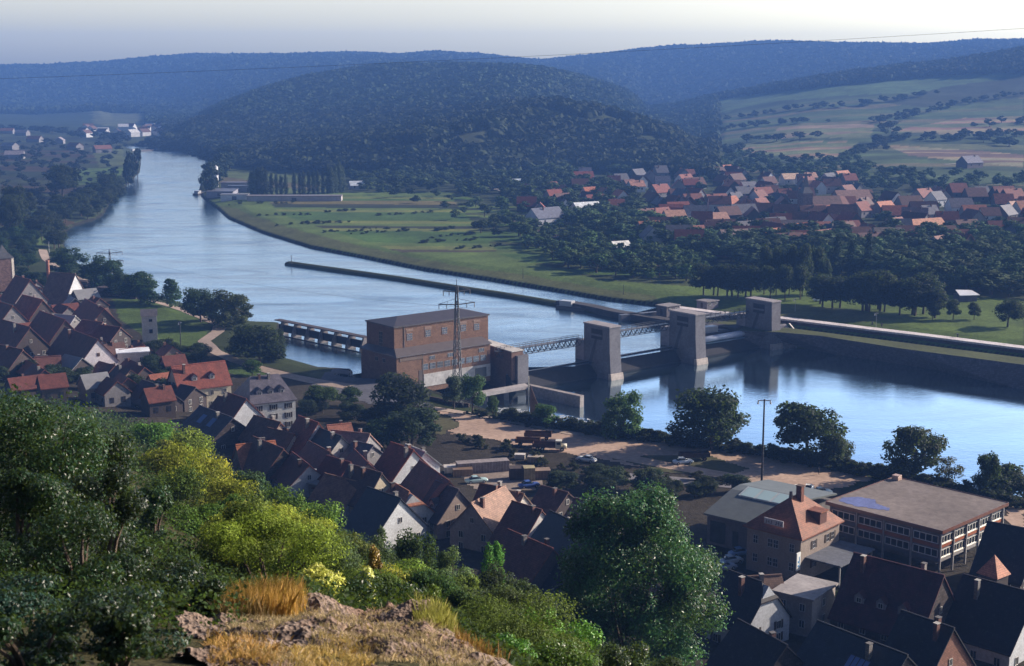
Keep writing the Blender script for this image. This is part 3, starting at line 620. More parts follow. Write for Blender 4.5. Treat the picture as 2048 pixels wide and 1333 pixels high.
patch('yard', [(620,768),(735,752),(760,790),(850,805),(860,815),(760,812),(640,790)], 'dirt', (.10,.10,.12), .06, 'grey yard in front of the power station', 1.5)
path([(1190,950),(1300,958),(1400,966),(1470,972)], 5, 'lane', 'dirt', (.20,.19,.21), 'grey lane behind the big tree', .1, step=2)
patch('yard', [(880,930),(1000,918),(1085,955),(1075,985),(960,985)], 'dirt', (.26,.21,.18), .06, 'builders yard behind the old town', 1.)
path([(1010,440),(1060,460),(1130,480),(1240,488),(1400,512),(1530,524),(1650,536),(1900,560),(2048,580)], 7, 'railway', 'dirt', (.07,.05,.055), 'railway line through the trees below the far village', .5, step=10)
path([(925,370),(960,372),(1030,390),(1060,410)], 5, 'village_road', 'dirt', (.38,.36,.36), 'pale road at the foot of the wooded hill', .4, step=10)
path([(1035,455),(1090,478),(1110,485)], 4, 'village_road', 'dirt', (.42,.38,.34), 'pale lane by the meadow', .4, step=10)
path([(1890,330),(1990,318),(2048,322)], 4, 'farm_track', 'dirt', (.3,.28,.22), 'farm track on the far slope', .4, step=15)
path([(1180,333),(1300,322)], 4, 'farm_track', 'dirt', (.3,.27,.22), 'farm track above the village', .4, step=15)
# ------------------------------------------------------------------ houses
RED, DRED, ORG, BRN, SLT = (.20,.050,.032), (.13,.034,.026), (.38,.125,.055), (.16,.072,.048), (.022,.023,.034)
WHT, CRM, GRY, STN, TAN = (.52,.53,.56), (.50,.44,.34), (.22,.21,.22), (.075,.06,.058), (.28,.22,.19)
HC = []         # centres of houses, so that trees keep off them
def shutter_pair(e, w, h, loc, rz, col=(.07,.055,.045)):
    c, s = math.cos(rz), math.sin(rz)
    for k in (-1, 1):
        key = ('sh', w, h)
        if key not in _WM: b = MB(); b.box(-w*.24, w*.24, -.07, 0, 0, h); _WM[key] = b.mesh('shutter')
        o = obj('shutter', _WM[key], 'wood', e, col); dx = k*w*.76; o.location = (loc[0]+dx*c, loc[1]+dx*s, loc[2]); o.rotation_euler = (0, 0, rz)
def build_house(cx, cy, ang, L, w, zr, he, roof=RED, wall=WHT, label='', name='house', cat='house', rm='tile', wm='plaster', hip=0, chim=1, wins=2, group=None,
                dormers=0, far=False, floors=2, skylights=0, ov=.4, wcol=None, shut=False, halfhip=0, gw=True, sides=(-1,)):
    cs = [(cx+math.cos(ang)*a*L/2-math.sin(ang)*b_*w/2, cy+math.sin(ang)*a*L/2+math.cos(ang)*b_*w/2) for a in (-1, 1) for b_ in (-1, 1)]
    g = min(zg(*c) for c in cs)-.3; base = g
    e = empty(name, (cx, cy, base), ang, label=label, cat=cat, group=group); HC.append((cx, cy, max(L, w)/2))
    zr -= base; he -= base; hl, hw = L/2, w/2; sl = (zr-he)/hw; th = .22
    if hip:
        b = MB(); b.box(-hl, hl, -hw, hw, 0, he); b.build('wall', wm, e, wall)
        i = hip*min(hw, hl); z0 = he-.02-ov*sl*.6; X, Y_ = hl+ov, hw+ov
        b = MB(); b.add([(-X,-Y_,z0),(X,-Y_,z0),(X,Y_,z0),(-X,Y_,z0),(-X,-Y_,z0+th),(X,-Y_,z0+th),(X,Y_,z0+th),(-X,Y_,z0+th),(-hl+i,0,zr),(hl-i,0,zr)],
            [(0,3,2,1),(0,1,5,4),(1,2,6,5),(2,3,7,6),(3,0,4,7),(4,5,9,8),(5,6,9),(6,7,8,9),(7,4,8)])
        rf = b.build('roof', rm, e, roof)
    else:
        b = MB(); d = th*1.05
        b.add([(-hl,-hw,0),(-hl,hw,0),(-hl,hw,he-d),(-hl,0,zr-d),(-hl,-hw,he-d),(hl,-hw,0),(hl,hw,0),(hl,hw,he-d),(hl,0,zr-d),(hl,-hw,he-d)],
              [(0,4,3,2,1),(5,6,7,8,9),(0,5,9,4),(1,2,7,6),(4,9,8,3),(3,8,7,2),(0,1,6,5)])
        b.build('wall', wm, e, wall)
        b = MB(); X = hl+.3; zo = he-ov*sl; Y_ = hw+ov
        if halfhip:
            c_ = halfhip; zc = zr-c_*sl*hw; yc = c_*hw; xi = X-c_*hw*.8
            b.add([(-X,-Y_,zo),(X,-Y_,zo),(X,-yc,zc),(xi,0,zr),(-X,0,zr),(X,yc,zc),(X,Y_,zo),(-X,Y_,zo)] + [(-X,-Y_,zo-th),(X,-Y_,zo-th),(X,-yc,zc-th),(xi,0,zr-th),(-X,0,zr-th),(X,yc,zc-th),(X,Y_,zo-th),(-X,Y_,zo-th)],
                [(0,1,2,3,4),(4,3,5,6,7),(2,5,3),(8,12,11,10,9),(12,15,14,13,11),(10,11,13),(0,8,9,1),(1,9,10,2),(2,10,13,5),(5,13,14,6),(6,14,15,7),(7,15,12,4),(4,12,8,0)])
        else:
            b.add([(-X,-Y_,zo),(X,-Y_,zo),(X,0,zr),(-X,0,zr),(X,Y_,zo),(-X,Y_,zo),(-X,-Y_,zo-th),(X,-Y_,zo-th),(X,0,zr-th),(-X,0,zr-th),(X,Y_,zo-th),(-X,Y_,zo-th)],
                [(0,1,2,3),(3,2,4,5),(6,9,8,7),(9,11,10,8),(0,6,7,1),(1,7,8,2),(2,8,10,4),(4,10,11,5),(5,11,9,3),(3,9,6,0)])
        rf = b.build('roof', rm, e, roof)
        if not far:
            b = MB(); b.tube((-X, 0, zr+.02), (X-(halfhip*hw*.8 if halfhip else 0), 0, zr+.02), .16, n=6); b.build('ridge_tiles', 'tile', rf, tuple(min(.6, c*1.25) for c in roof))
    r2 = random.Random(int(cx*13+cy*7))
    for k in range(chim):
        px = r2.uniform(-.35, .35)*L+(k*L*.25 if k else 0); py = r2.choice((-1, 1))*r2.uniform(.05, .35)*hw; px = max(-hl*.8, min(hl*.8, px))
        zt = zr-abs(py)*sl; b = MB(); b.box(px-.28, px+.28, py-.35, py+.35, zt-.9, zr+.45)
        ch = b.build('chimney', 'brick', rf, (.17,.09,.075) if r2.random() < .65 else (.24,.22,.21))
        if not far: b = MB(); b.box(px-.34, px+.34, py-.41, py+.41, zr+.453, zr+.56); b.build('chimney_cap', 'concrete', ch, (.40,.38,.36) if r2.random() < .35 else (.15,.14,.14))
    if far:
        if wins:
            key = ('fw',)
            if key not in _WM: b = MB(); b.box(-.5, .5, -.06, 0, 0, 1.3); _WM[key] = b.mesh('window')
            for x in (-hw*.45, hw*.45): o = obj('window', _WM[key], 'glass', e, (.03,.03,.04)); o.location = (hl+.003, x, he*.45); o.rotation_euler = (0, 0, math.pi/2)
            for x in (-hl*.5, hl*.5):
                for s in sides: o = obj('window', _WM[key], 'glass', e, (.03,.03,.04)); o.location = (x, s*(hw+.003), he*.45); o.rotation_euler = (0, 0, 0 if s < 0 else math.pi)
        return e
    fc = wcol or (.55,.53,.5); fh = (he-.6)/floors
    for f in range(floors):
        z = .9+f*fh
        if z+1.3 > he-.15: continue
        n = max(1, int(w/3.4)) if gw else 0
        for i in range(n):
            y = -hw+w*(i+.5)/n; window(e, .95, 1.25, (hl+.003, y, z), math.pi/2, 2, 1, fc)
            if shut: shutter_pair(e, .95, 1.25, (hl+.003, y, z), math.pi/2)
        n = max(1, int(L/3.2))
        for s in sides:
            for i in range(n):
                x = -hl+L*(i+.5)/n
                window(e, .95, 1.25, (x, s*(hw+.003), z), 0 if s < 0 else math.pi, 2, 1, fc)
                if shut: shutter_pair(e, .95, 1.25, (x, s*(hw+.003), z), 0 if s < 0 else math.pi)
    if gw and not hip and not halfhip and zr-he > 3: window(e, .8, 1.0, (hl+.003, 0, he+.25*(zr-he)), math.pi/2, 2, 1, fc)
    for k in range(dormers):
        x = -hl+L*(k+1)/(dormers+1); y0 = -hw*.72; zb = zr-abs(y0)*sl
        d = MB(); dw = .75; dt = zb+1.5; yb = -(zr-dt)/sl
        d.add([(x-dw,y0,zb-.1),(x+dw,y0,zb-.1),(x+dw,y0,dt-.5),(x,y0,dt+.2),(x-dw,y0,dt-.5),(x-dw,yb,zb-.1),(x+dw,yb,zb-.1),(x+dw,yb,dt-.5),(x,yb,dt+.2),(x-dw,yb,dt-.5)], [(0,1,2,3,4),(0,4,9,5),(1,6,7,2),(5,9,8,7,6)])
        do = d.build('dormer', 'plaster', rf, (.3,.28,.3))
        d = MB(); d.add([(x-dw-.2,y0-.25,dt-.62),(x,y0-.25,dt+.28),(x+dw+.2,y0-.25,dt-.62),(x-dw-.2,yb,dt-.62),(x,yb-.1,dt+.28),(x+dw+.2,yb,dt-.62)], [(0,1,4,3),(1,2,5,4)]); d.build('dormer_roof', rm, do, roof)
        window(do, .8, .8, (x, y0-.003, zb+.05), 0, 2, 1, fc)
    for k in range(skylights):
        x = -hl*.35+k*L*.3; m_ = MB(); y0, y1 = -hw*.62, -hw*.25; z0, z1 = zr-hw*.62*sl+.06, zr-hw*.25*sl+.06
        m_.add([(x-.9,y0,z0),(x+.9,y0,z0),(x+.9,y1,z1),(x-.9,y1,z1),(x-.9,y0,z0-.1),(x+.9,y0,z0-.1),(x+.9,y1,z1-.1),(x-.9,y1,z1-.1)], [(0,1,2,3),(0,4,5,1),(1,5,6,2),(2,6,7,3),(3,7,4,0)])
        m_.build('skylight', 'glass', rf, (.10,.14,.3))
    return e
def house(n_, f_, zr, w, he, **kw):
    """n_, f_: the two ends of the ridge; zr, he: heights of ridge and eaves above the datum"""
    a = P(*n_, zr); b = P(*f_, zr); L = math.hypot(a[0]-b[0], a[1]-b[1]); ang = math.atan2(a[1]-b[1], a[0]-b[0])
    Lm = kw.pop('L', None)
    if Lm: b = (a[0]-math.cos(ang)*Lm, a[1]-math.sin(ang)*Lm); L = Lm
    return build_house((a[0]+b[0])/2, (a[1]+b[1])/2, ang, L, w, zr, he, **kw)
# local +y side of a house whose ridge runs towards the lower right faces up-right; its -y side faces the camera's left
house((448,722), (348,733), 13.5, 9, 8.6, L=13.5, roof=RED, wall=CRM, dormers=2, shut=False, label='cream two storey house with a red roof and two dormers by the road', chim=1)
house((572,746), (484,755), 15.0, 12.5, 9.8, roof=(.10,.09,.115), wall=(.60,.60,.58), rm='slate', hip=.35, floors=3, dormers=3, chim=2, shut=True, label='long white house with a big grey hipped roof and three small dormers')
house((492,798), (452,785), 11.5, 8.5, 7.0, roof=DRED, wall=WHT, gw=False, label='house with a blank white gable in front of the long grey roofed house')
house((465,836), (400,812), 12, 10, 8, roof=(.06,.05,.07), wall=STN, wm='stone', skylights=2, label='dark roofed stone house with two blue skylights')
house((480,800), (462,797), 9, 7, 6.5, L=7, roof=BRN, wall=TAN, label='low brown roofed shed house below the blank white gable', floors=1)
house((548,882), (474,890), 12, 8, 8.2, roof=ORG, wall=TAN, label='house with bright orange sunlit roof tiles left of the old town', chim=2)
house((566,898), (532,884), 13, 10.5, 7.6, L=12, roof=(.14,.055,.04), wall=STN, wm='stone', label='wide brown roofed house with a dark stone gable below the orange roof')
house((560,845), (534,838), 12, 8, 8, L=9, roof=BRN, wall=TAN, label='small house with a dull brown roof behind the orange roofed house')
house((588,868), (562,862), 11.5, 7, 8, L=8, roof=BRN, wall=CRM, label='narrow cream gabled house squeezed between brown roofs')
house((636,846), (598,832), 14, 9.5, 8.4, roof=RED, wall=WHT, label='red roofed house with a long pale gable edge behind the slate roof', gw=False)
house((682,873), (640,857), 12.8, 9, 8.2, roof=SLT, rm='slate', wall=(.55,.53,.5), label='dark slate roofed house with one window in its pale gable')
house((700,847), (656,851), 10.5, 9, 7.5, roof=(.30,.12,.08), wall=STN, label='low reddish roofed house in front of the round tree')
house((738,868), (665,861), 11, 11, 7, roof=(.30,.17,.14), wall=GRY, label='long pinkish roofed house running towards the trees')
house((745,891), (708,882), 11.5, 9, 8.2, roof=(.10,.085,.11), rm='slate', wall=GRY, label='grey slate roofed house left of the large red roof')
house((826,900), (783,885), 13.6, 11, 8, roof=RED, wall=WHT, chim=2, label='large red roofed house with two dark windows in a white gable')
house((850,904), (812,889), 11.5, 7, 8.5, roof=(.45,.5,.55), rm='corrugated', wall=WHT, label='pale metal roofed house behind the large white gable')
house((762,946), (700,929), 13.8, 9, 8.6, roof=(.11,.06,.055), wall=CRM, chim=2, label='house with a small round attic window in its cream gable')
house((700,925), (655,912), 12.5, 10, 8, roof=DRED, wall=GRY, label='dark red roofed house left of the cream attic gable')
house((618,930), (585,905), 12, 9, 8, roof=DRED, wall=WHT, label='dark roofed house with a white lower wall beside the hillside bushes')
house((668,950), (640,945), 9.5, 8, 8.6, L=8, roof=(.50,.53,.58), rm='corrugated', wall=GRY, chim=0, label='lean shed with a bright blue white metal roof')
house((720,965), (680,955), 11.6, 8, 8, L=9, roof=(.28,.14,.09), wall=WHT, label='small brown roofed house with a white side wall beside the metal roofed shed')
house((800,997), (737,975), 14.2, 11.5, 8.4, roof=(.014,.016,.028), rm='slate', wall=(.66,.68,.70), floors=1, chim=1, label='big white gabled house with a black slate roof at the foot of the slope')
house((826,988), (788,966), 13.6, 8.5, 9.6, roof=(.36,.14,.08), wall=(.60,.58,.56), halfhip=.5, label='orange half hipped house just behind the big white gable')
house((898,962), (840,921), 14.4, 12.5, 7.6, roof=(.15,.042,.032), wall=STN, chim=0, label='very large dark red barn roof in the middle of the old town')
house((916,979), (872,962), 13.6, 9, 8.6, roof=(.07,.055,.07), wall=(.34,.27,.24), dormers=1, label='brown house with an orange topped dormer right of the barn')
house((944,1006), (988,984), 13.6, 9, 8.8, L=11, roof=(.30,.17,.12), wall=(.34,.29,.29), label='gabled house facing the slope with a pale brown roof side in the sun', sides=(1,))
house((1000,974), (962,968), 12.6, 8, 8.6, roof=BRN, wall=TAN, chim=2, label='stubby brown roofed house behind the pale brown gable')
house((1046,988), (1006,979), 12, 8, 8, roof=(.20,.13,.10), wall=(.5,.46,.42), label='brown roofed house with a creamy gable below the blue car')
house((1082,1020), (1026,1003), 13.6, 12, 7.4, roof=(.15,.06,.045), wall=(.6,.57,.55), gw=False, label='broad red brown roof ending in a plain white gable strip')
house((1150,1048), (1100,1026), 12.4, 10.5, 7.2, roof=(.19,.10,.075), wall=GRY, label='brown roofed house partly lit along its lower edge beside the big tree')
house((1104,1097), (1018,1060), 14, 13, 7.4, roof=(.16,.05,.035), wall=STN, chim=2, label='wide dark red roof nearest the hillside bushes')
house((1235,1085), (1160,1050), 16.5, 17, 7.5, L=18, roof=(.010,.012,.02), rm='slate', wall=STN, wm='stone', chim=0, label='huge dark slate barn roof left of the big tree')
house((1215,1012), (1152,997), 12, 10, 8, roof=(.10,.06,.06), wall=GRY, label='dark brown roofed house behind the big tree')
house((1135,985), (1085,972), 10.5, 8, 7.4, roof=(.10,.055,.05), wall=STN, label='low dark roofed house left of the garden bushes')
house((735,925), (715,905), 12, 8, 8.2, L=10, roof=DRED, wall=GRY, label='dark red roofed house wedged behind the cream attic gable')
house((660,905), (632,890), 11.4, 8, 7.6, L=10, roof=(.13,.06,.05), wall=GRY, label='plain brown roofed house in front of the slate roofed house')
# right-hand group
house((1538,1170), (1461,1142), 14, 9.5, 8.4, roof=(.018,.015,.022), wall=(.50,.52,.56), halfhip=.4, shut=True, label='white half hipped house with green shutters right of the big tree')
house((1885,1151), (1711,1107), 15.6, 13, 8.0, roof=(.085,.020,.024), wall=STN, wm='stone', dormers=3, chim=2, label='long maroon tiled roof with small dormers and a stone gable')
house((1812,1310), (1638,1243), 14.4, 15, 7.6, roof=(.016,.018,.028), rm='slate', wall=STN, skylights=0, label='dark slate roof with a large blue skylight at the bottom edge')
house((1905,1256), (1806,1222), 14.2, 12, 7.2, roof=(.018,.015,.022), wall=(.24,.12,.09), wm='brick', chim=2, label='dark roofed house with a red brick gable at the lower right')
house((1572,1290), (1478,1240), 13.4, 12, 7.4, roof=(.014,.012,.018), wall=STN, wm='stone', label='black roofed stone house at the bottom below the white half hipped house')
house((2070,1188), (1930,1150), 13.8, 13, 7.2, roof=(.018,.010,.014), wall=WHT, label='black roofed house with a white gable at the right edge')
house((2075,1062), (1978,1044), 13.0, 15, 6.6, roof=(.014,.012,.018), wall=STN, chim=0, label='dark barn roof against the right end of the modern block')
house((1560,1150), (1525,1152), 11.5, 7, 8.2, L=7, roof=(.20,.12,.09), wall=GRY, label='small brown roof behind the white half hipped house')
# big skylight on the dark roof
hs = bpy.data.objects['house.0%02d' % 0] if False else None
def on_roof_panel(e_name_label, fx0, fx1, fy0, fy1, nx, ny, col):
    e = [o for o in bpy.data.objects if o.get('label') == e_name_label][0]; rf = [c for c in e.children if c.name.startswith('roof')][0]
    co = np.array([v.co for v in rf.data.vertices]); zr = co[:, 2].max(); X = co[:, 0].max(); k = np.argmin(co[:, 1]); yo = co[k, 1]; zo = co[:, 2][co[:, 1] < yo+.01].max()
    s = (zr-zo)/(-yo); b = MB(); g = MB()
    y0, y1 = yo*fy0, yo*fy1; x0, x1 = -X+2*X*fx0, -X+2*X*fx1; z = lambda y, d: zr+s*y+d
    g.add([(x0,y0,z(y0,.08)),(x1,y0,z(y0,.08)),(x1,y1,z(y1,.08)),(x0,y1,z(y1,.08))], [(0,1,2,3)])
    for i in range(nx+1): x = x0+(x1-x0)*i/nx; b.bar((x, y0, z(y0, .1)), (x, y1, z(y1, .1)), .09)
    for i in range(ny+1): y = y0+(y1-y0)*i/ny; b.bar((x0, y, z(y, .1)), (x1, y, z(y, .1)), .09)
    f = b.build('skylight', 'metal', rf, (.05,.05,.07)); g.build('pane', 'glass', f, col)
on_roof_panel('dark slate roof with a large blue skylight at the bottom edge', .50, .72, .62, .25, 4, 2, (.16,.22,.50))
# flat-roofed annex, white-gable etc.
def flat_house(corner, dx, dy, L, w, h, z, wall, roofc, label, name='house', cat='house', nwin=3, floors=2, g=None):
    ang = math.atan2(dy, dx); base = z-h
    e = empty(name, (corner[0], corner[1], base), ang, label=label, cat=cat)
    b = MB(); b.box(0, L, 0, w, -1, h-.3); b.build('wall', 'plaster', e, wall)
    b = MB(); b.box(-.35, L+.35, -.35, w+.35, h-.297, h); b.build('roof', 'concrete', e, roofc)
    fh = (h-.6)/floors
    for f in range(floors):
        for i in range(nwin): window(e, .9, 1.2, (L*(i+.5)/nwin, -.003, .8+f*fh))
        window(e, .9, 1.2, (L+.003, w*.5, .8+f*fh), math.pi/2)
    return e
c = P(1612, 1195, 10.5); flat_house((c[0]-4, c[1]+3), .8, -.6, 6, 8, 5.6, 10.5, (.40,.36,.34), (.36,.33,.33), 'flat roofed grey annex beside the white half hipped house', nwin=2)
c = P(235, 706, 8.5); flat_house(c[:2], .95, .3, 8.5, 6, 3.6, 8.5, (.5,.45,.42), (.72,.74,.80), 'low house with a white flat roof beside the white gabled house', nwin=2, floors=1)
# hipped orange house
c = P(1602, 1079, 10.9)
e = empty('hipped_house', (c[0], c[1], 4.2), math.atan2(.74, .67), label='tan house with a bright orange hipped roof and a white sign above its eaves', cat='house'); HC.append((c[0], c[1]+7, 9))
Lh, Wh, hh = 12.5, 10.2, 6.7; HW = (.30,.245,.21)
b = MB(); b.box(0, Lh, 0, Wh, -1, hh); b.build('wall', 'plaster', e, HW)
b = MB(); X0, X1, Y0, Y1 = -.6, Lh+.6, -.6, Wh+.6; zr = hh+5.0
b.add([(X0,Y0,hh-.1),(X1,Y0,hh-.1),(X1,Y1,hh-.1),(X0,Y1,hh-.1),(X0,Y0,hh+.1),(X1,Y0,hh+.1),(X1,Y1,hh+.1),(X0,Y1,hh+.1),(Lh*.40,Wh/2,zr),(Lh*.64,Wh/2,zr)], [(0,3,2,1),(0,1,5,4),(1,2,6,5),(2,3,7,6),(3,0,4,7),(4,5,9,8),(5,6,9),(6,7,8,9),(7,4,8)])
rf = b.build('roof', 'tile', e, (.24,.085,.046))
b = MB(); b.box(Lh*.5, Lh*.5+.9, Wh*.38, Wh*.38+1.0, zr-2, zr+1.6); ch = b.build('chimney', 'brick', rf, (.16,.07,.05))
b = MB(); b.box(Lh*.5-.1, Lh*.5+1., Wh*.38-.1, Wh*.38+1.1, zr+1.603, zr+1.75); b.build('chimney_cap', 'concrete', ch, (.12,.08,.07))
b = MB(); b.tube((Lh*.40, Wh/2, zr-.2), (Lh*.40, Wh/2, zr+.9), .35, .25, 8); b.build('finial', 'metal', rf, (.08,.05,.05))
b = MB(); zx = hh+1.2; b.box(Lh*.50, Lh*.50+2.2, .2, 2.4, hh+.9, hh+2.9); do = b.build('dormer', 'plaster', rf, (.12,.06,.05)); b = MB(); b.box(Lh*.5-.2, Lh*.5+2.4, -.1, 2.6, hh+2.903, hh+3.05); b.build('dormer_roof', 'tile', do, (.24,.085,.046))
b = MB(); b.box(-.35, -.22, 3.2, 6.8, hh+1.35, hh+2.35); sg = b.build('sign_board', 'paint', rf, (.55,.52,.55))
b = MB()
for i, hgt in enumerate((.5,.6,.6,0,.6,.55,.6)):
    if hgt: y = 3.5+i*.46; b.box(-.40, -.352, y, y+.1, hh+1.5, hh+1.5+hgt); b.box(-.40, -.352, y+.1, y+.28, hh+1.5+(.5 if i % 2 else 0)*hgt, hh+1.6+(.5 if i % 2 else 0)*hgt)
b.build('lettering', 'paint', sg, (.12,.10,.14))
for f in (0, 1):
    for y in (1.6, 4.6, 5.7, 8.5): window(e, .95, 1.45, (-.003, y, .9+f*3.2), -math.pi/2, 2, 2, (.5,.48,.48))
    for x in (4.2, 8.6, 10.2)[:3 if f else 2]: window(e, .95, 1.4, (x, -.003, .9+f*3.2), 0, 2, 2, (.3,.28,.28)); shutter_pair(e, .95, 1.4, (x, -.003, .9+f*3.2), 0)
b = MB(); b.box(-.003-1.2, -.06, -.1, .1, 1.6, 4.6)
sb = b.build('hanging_sign', 'paint', e, (.78,.80,.78)); b = MB(); b.box(-.9, -.4, -.13, -.102, 2.2, 2.5).box(-.9, -.4, -.13, -.102, 2.9, 3.2).box(-.5, -.35, -.13, -.102, 2.5, 3.9); b.build('lettering', 'paint', sb, (.12,.3,.55))
b = MB(); b.tube((-.5, -.1, .6), (-.5, .1, .6), .45, n=14); b.build('lamp_disc', 'paint', e, (.75,.68,.12))
b = MB(); b.box(1.5, 13, -6.5, -.02, 3.0, 3.25); cp = b.build('canopy', 'concrete', e, (.13,.14,.17)); b = MB()
for x in (1.9, 12.4): b.box(x, x+.25, -6.2, -5.95, -.5, 2.997)
b.build('canopy_post', 'metal', e, (.3,.3,.3))
# modern flat block
c = P(1883, 1061, 11.7)
e = empty('school_block', (c[0], c[1], 4.6), math.atan2(.69, .72), label='modern flat roofed block with window bands, orange panels and pilotis', cat='building'); HC.append((c[0]-2, c[1]+14, 17))
# local x: along the right-hand front (towards upper right); local y: towards upper left
LX, LY, HT = 21.5, 21.5, 7.1
b = MB(); b.box(.25, LX-.25, .25, LY-.25, 1.6, HT-.55).box(5, LX-1, 3.5, LY-.3, -1, 1.6); b.build('wall', 'concrete', e, (.19,.185,.20))
b = MB(); b.box(-.45, LX+.45, -.45, LY+.45, HT-.55, HT); rf = b.build('roof', 'dirt', e, (.19,.16,.15))
b = MB(); b.box(-.47, LX+.47, -.5, -.45, HT-.5, HT+.12).box(-.5, -.45, -.47, LY+.47, HT-.5, HT+.12).box(-.47, LX+.47, LY+.45, LY+.5, HT-.5, HT+.12).box(LX+.45, LX+.5, -.47, LY+.47, HT-.5, HT+.12); b.build('fascia', 'paint', rf, (.16,.07,.05))
b = MB(); pts = [(2.2, 14), (1.2, 17), (1.5, 20.8), (4.0, 21.3), (6.2, 19.6), (6.8, 16.5), (5.0, 15.2), (4.4, 12.5), (3., 11.6)]; rp = random.Random(4); pp = []
for (xa, ya), (xb, yb) in zip(pts, pts[1:]+pts[:1]):
    for q in range(7): pp.append((xa+(xb-xa)*q/7+rp.uniform(-.28, .28), ya+(yb-ya)*q/7+rp.uniform(-.28, .28)))
b.prism(pp[::-1], HT+.01, HT+.03); b.build('puddle_sky_tint', 'concrete', rf, (.13,.16,.36))  # roof puddle; the sky reflected in it is put into matte blue
b = MB(); b.box(LX-1.6, LX-.3, LY-1.5, LY-.2, HT+.003, HT+.9); b.build('vent_housing', 'metal', rf, (.45,.30,.24))
for f in (0, 1):
    z = 1.95+f*2.35
    for k in range(5):
        x = .35+k*4.22; window(e, 3.9, 1.3, (x+1.95, .247, z+.25), 0, 4, 1, (.72,.70,.66), rail=.12)
        if True: b = MB(); b.box(x, x+3.9, .1, .247, z-.45, z+.12); b.build('panel', 'paint', e, (.36,.12,.06) if (f == 1) else (.36,.34,.34))
        b = MB(); b.box(x, x+3.9, .05, .247, z+.125, z+.245); b.build('sill', 'paint', e, (.78,.74,.66))
    for k in range(4):
        y = .35+k*5.27; window(e, 4.6, 1.35, (.247, y+2.5, z+.25), -math.pi/2, 4, 1, (.72,.72,.72), rail=.12)
        b = MB(); b.box(.1, .247, y, y+4.9, z-.45, z+.12); b.build('panel', 'paint', e, (.30,.10,.06) if (f == 1 and k < 3) else (.12,.13,.16))
for k in range(6): x = .1+k*4.22; b = MB(); b.box(x-.13, x+.13, -.1, .2, -.8, HT-.56); b.build('column', 'concrete', e, (.34,.33,.34))
for k in range(1, 5): y = .1+k*5.27; b = MB(); b.box(-.1, .2, y-.13, y+.13, -.8, HT-.56); b.build('column', 'concrete', e, (.34,.33,.34))
# warehouse
c0 = P(1410, 1025, 9.2); c1 = P(1516, 1049, 9.2); ang = math.atan2(c1[1]-c0[1], c1[0]-c0[0]); Lw = math.hypot(c1[0]-c0[0], c1[1]-c0[1])+3
e = empty('warehouse', (c0[0], c0[1], 4.5), ang, label='warehouse with a low grey corrugated roof and a long rooflight', cat='warehouse'); HC.append((c0[0]+12, c0[1]+8, 16))
Ww = 23.; b = MB(); b.box(.3, Lw, .3, Ww-.3, -1, 4.3); b.build('wall', 'plaster', e, (.16,.15,.15))
b = MB(); prof = [(0, 4.5), (9.5, 6.7), (12.5, 6.9), (Ww, 5.4), (Ww, 5.1), (12.5, 6.6), (9.5, 6.4), (0, 4.2)]; b.xprism(prof[::-1], -.3, Lw+.3); rf = b.build('roof', 'corrugated', e, (.25,.275,.265))
b = MB(); b.xprism([(7.6, 6.15), (7.6, 6.5), (11., 7.3), (11., 6.7)][::-1], 2.2, Lw-1.5); sk = b.build('rooflight', 'metal', rf, (.5,.55,.55))
for k in range(3): x = 2.6+k*(Lw-4.2)/3; b = MB(); b.add([(x, 7.7, 6.55), (x+(Lw-4.2)/3-.5, 7.7, 6.55), (x+(Lw-4.2)/3-.5, 10.8, 7.3), (x, 10.8, 7.3)], [(0,1,2,3)]); b.build('pane', 'glass', sk, (.45,.6,.6))
b = MB(); b.box(1, 4, .2, .297, -.5, 3.4).box(5.5, 6.6, .2, .297, -.5, 2.4); b.build('door', 'wood', e, (.05,.06,.06))
# transformer tower
c = P(297, 681, 3.6); e = empty('tower_house', (c[0], c[1]+2, 3.2), .25, label='tall narrow white tower house with a dark pitched roof in the meadow', cat='tower'); HC.append((c[0], c[1], 4))
b = MB(); b.box(-2.3, 2.3, -2.1, 2.1, -1, 8.2); b.build('wall', 'plaster', e, (.45,.43,.42))
b = MB(); b.add([(-2.6,-2.5,8.1),(2.6,-2.5,8.1),(2.6,2.5,8.1),(-2.6,2.5,8.1),(-2.6,0.6,9.9),(2.6,0.6,9.9)], [(0,1,5,4),(2,3,4,5),(1,2,5),(3,0,4),(0,3,2,1)]); b.build('roof', 'slate', e, (.10,.09,.10))
for x, z in ((0.4, 6.2), (.4, 2.6)): window(e, 1.1, .9 if z > 5 else 1.3, (x, -2.103, z), 0, 1, 1, (.2,.2,.2))
# ---- left-hand town below the church
house((195,679), (130,655), 14.5, 11, 8.2, roof=(.10,.035,.035), wall=(.55,.52,.56), shut=True, wcol=(.3,.2,.15), label='white gabled house with brown shutters on the left side of town')
house((150,548), (101,545), 15, 13, 5.6, roof=(.17,.10,.08), wall=WHT, chim=0, label='long brown barn with a pale right gable by the riverside road')
house((208,617), (170,598), 13, 10, 7.5, roof=(.14,.035,.026), wall=STN, label='red brown roofed house with a white chimney above the lumber yard', chim=1)
house((60,560), (30,552), 17, 11, 10, roof=(.17,.045,.03), wall=GRY, label='red roofed house below the church tower')
house((85,600), (45,590), 15, 10, 9, roof=(.24,.075,.045), wall=STN, label='bright red roofed house left of the brick chimney stack')
house((130,640), (80,622), 14, 10, 8, roof=(.15,.038,.028), wall=STN, label='rusty red roofed house in the crowded left part of town')
house((60,655), (5,640), 15, 11, 9, roof=(.15,.05,.04), wall=STN, label='dark red roofed house at the left edge of the photograph')
house((150,632), (105,628), 11.5, 8, 8.2, roof=(.75,.75,.78), rm='corrugated', wall=GRY, chim=0, label='long shed with a gleaming white metal roof in the left part of town')
house((45,700), (0,690), 14, 11, 8.5, roof=(.14,.06,.05), wall=STN, label='brown roofed house just above the foreground leaves at the left edge')
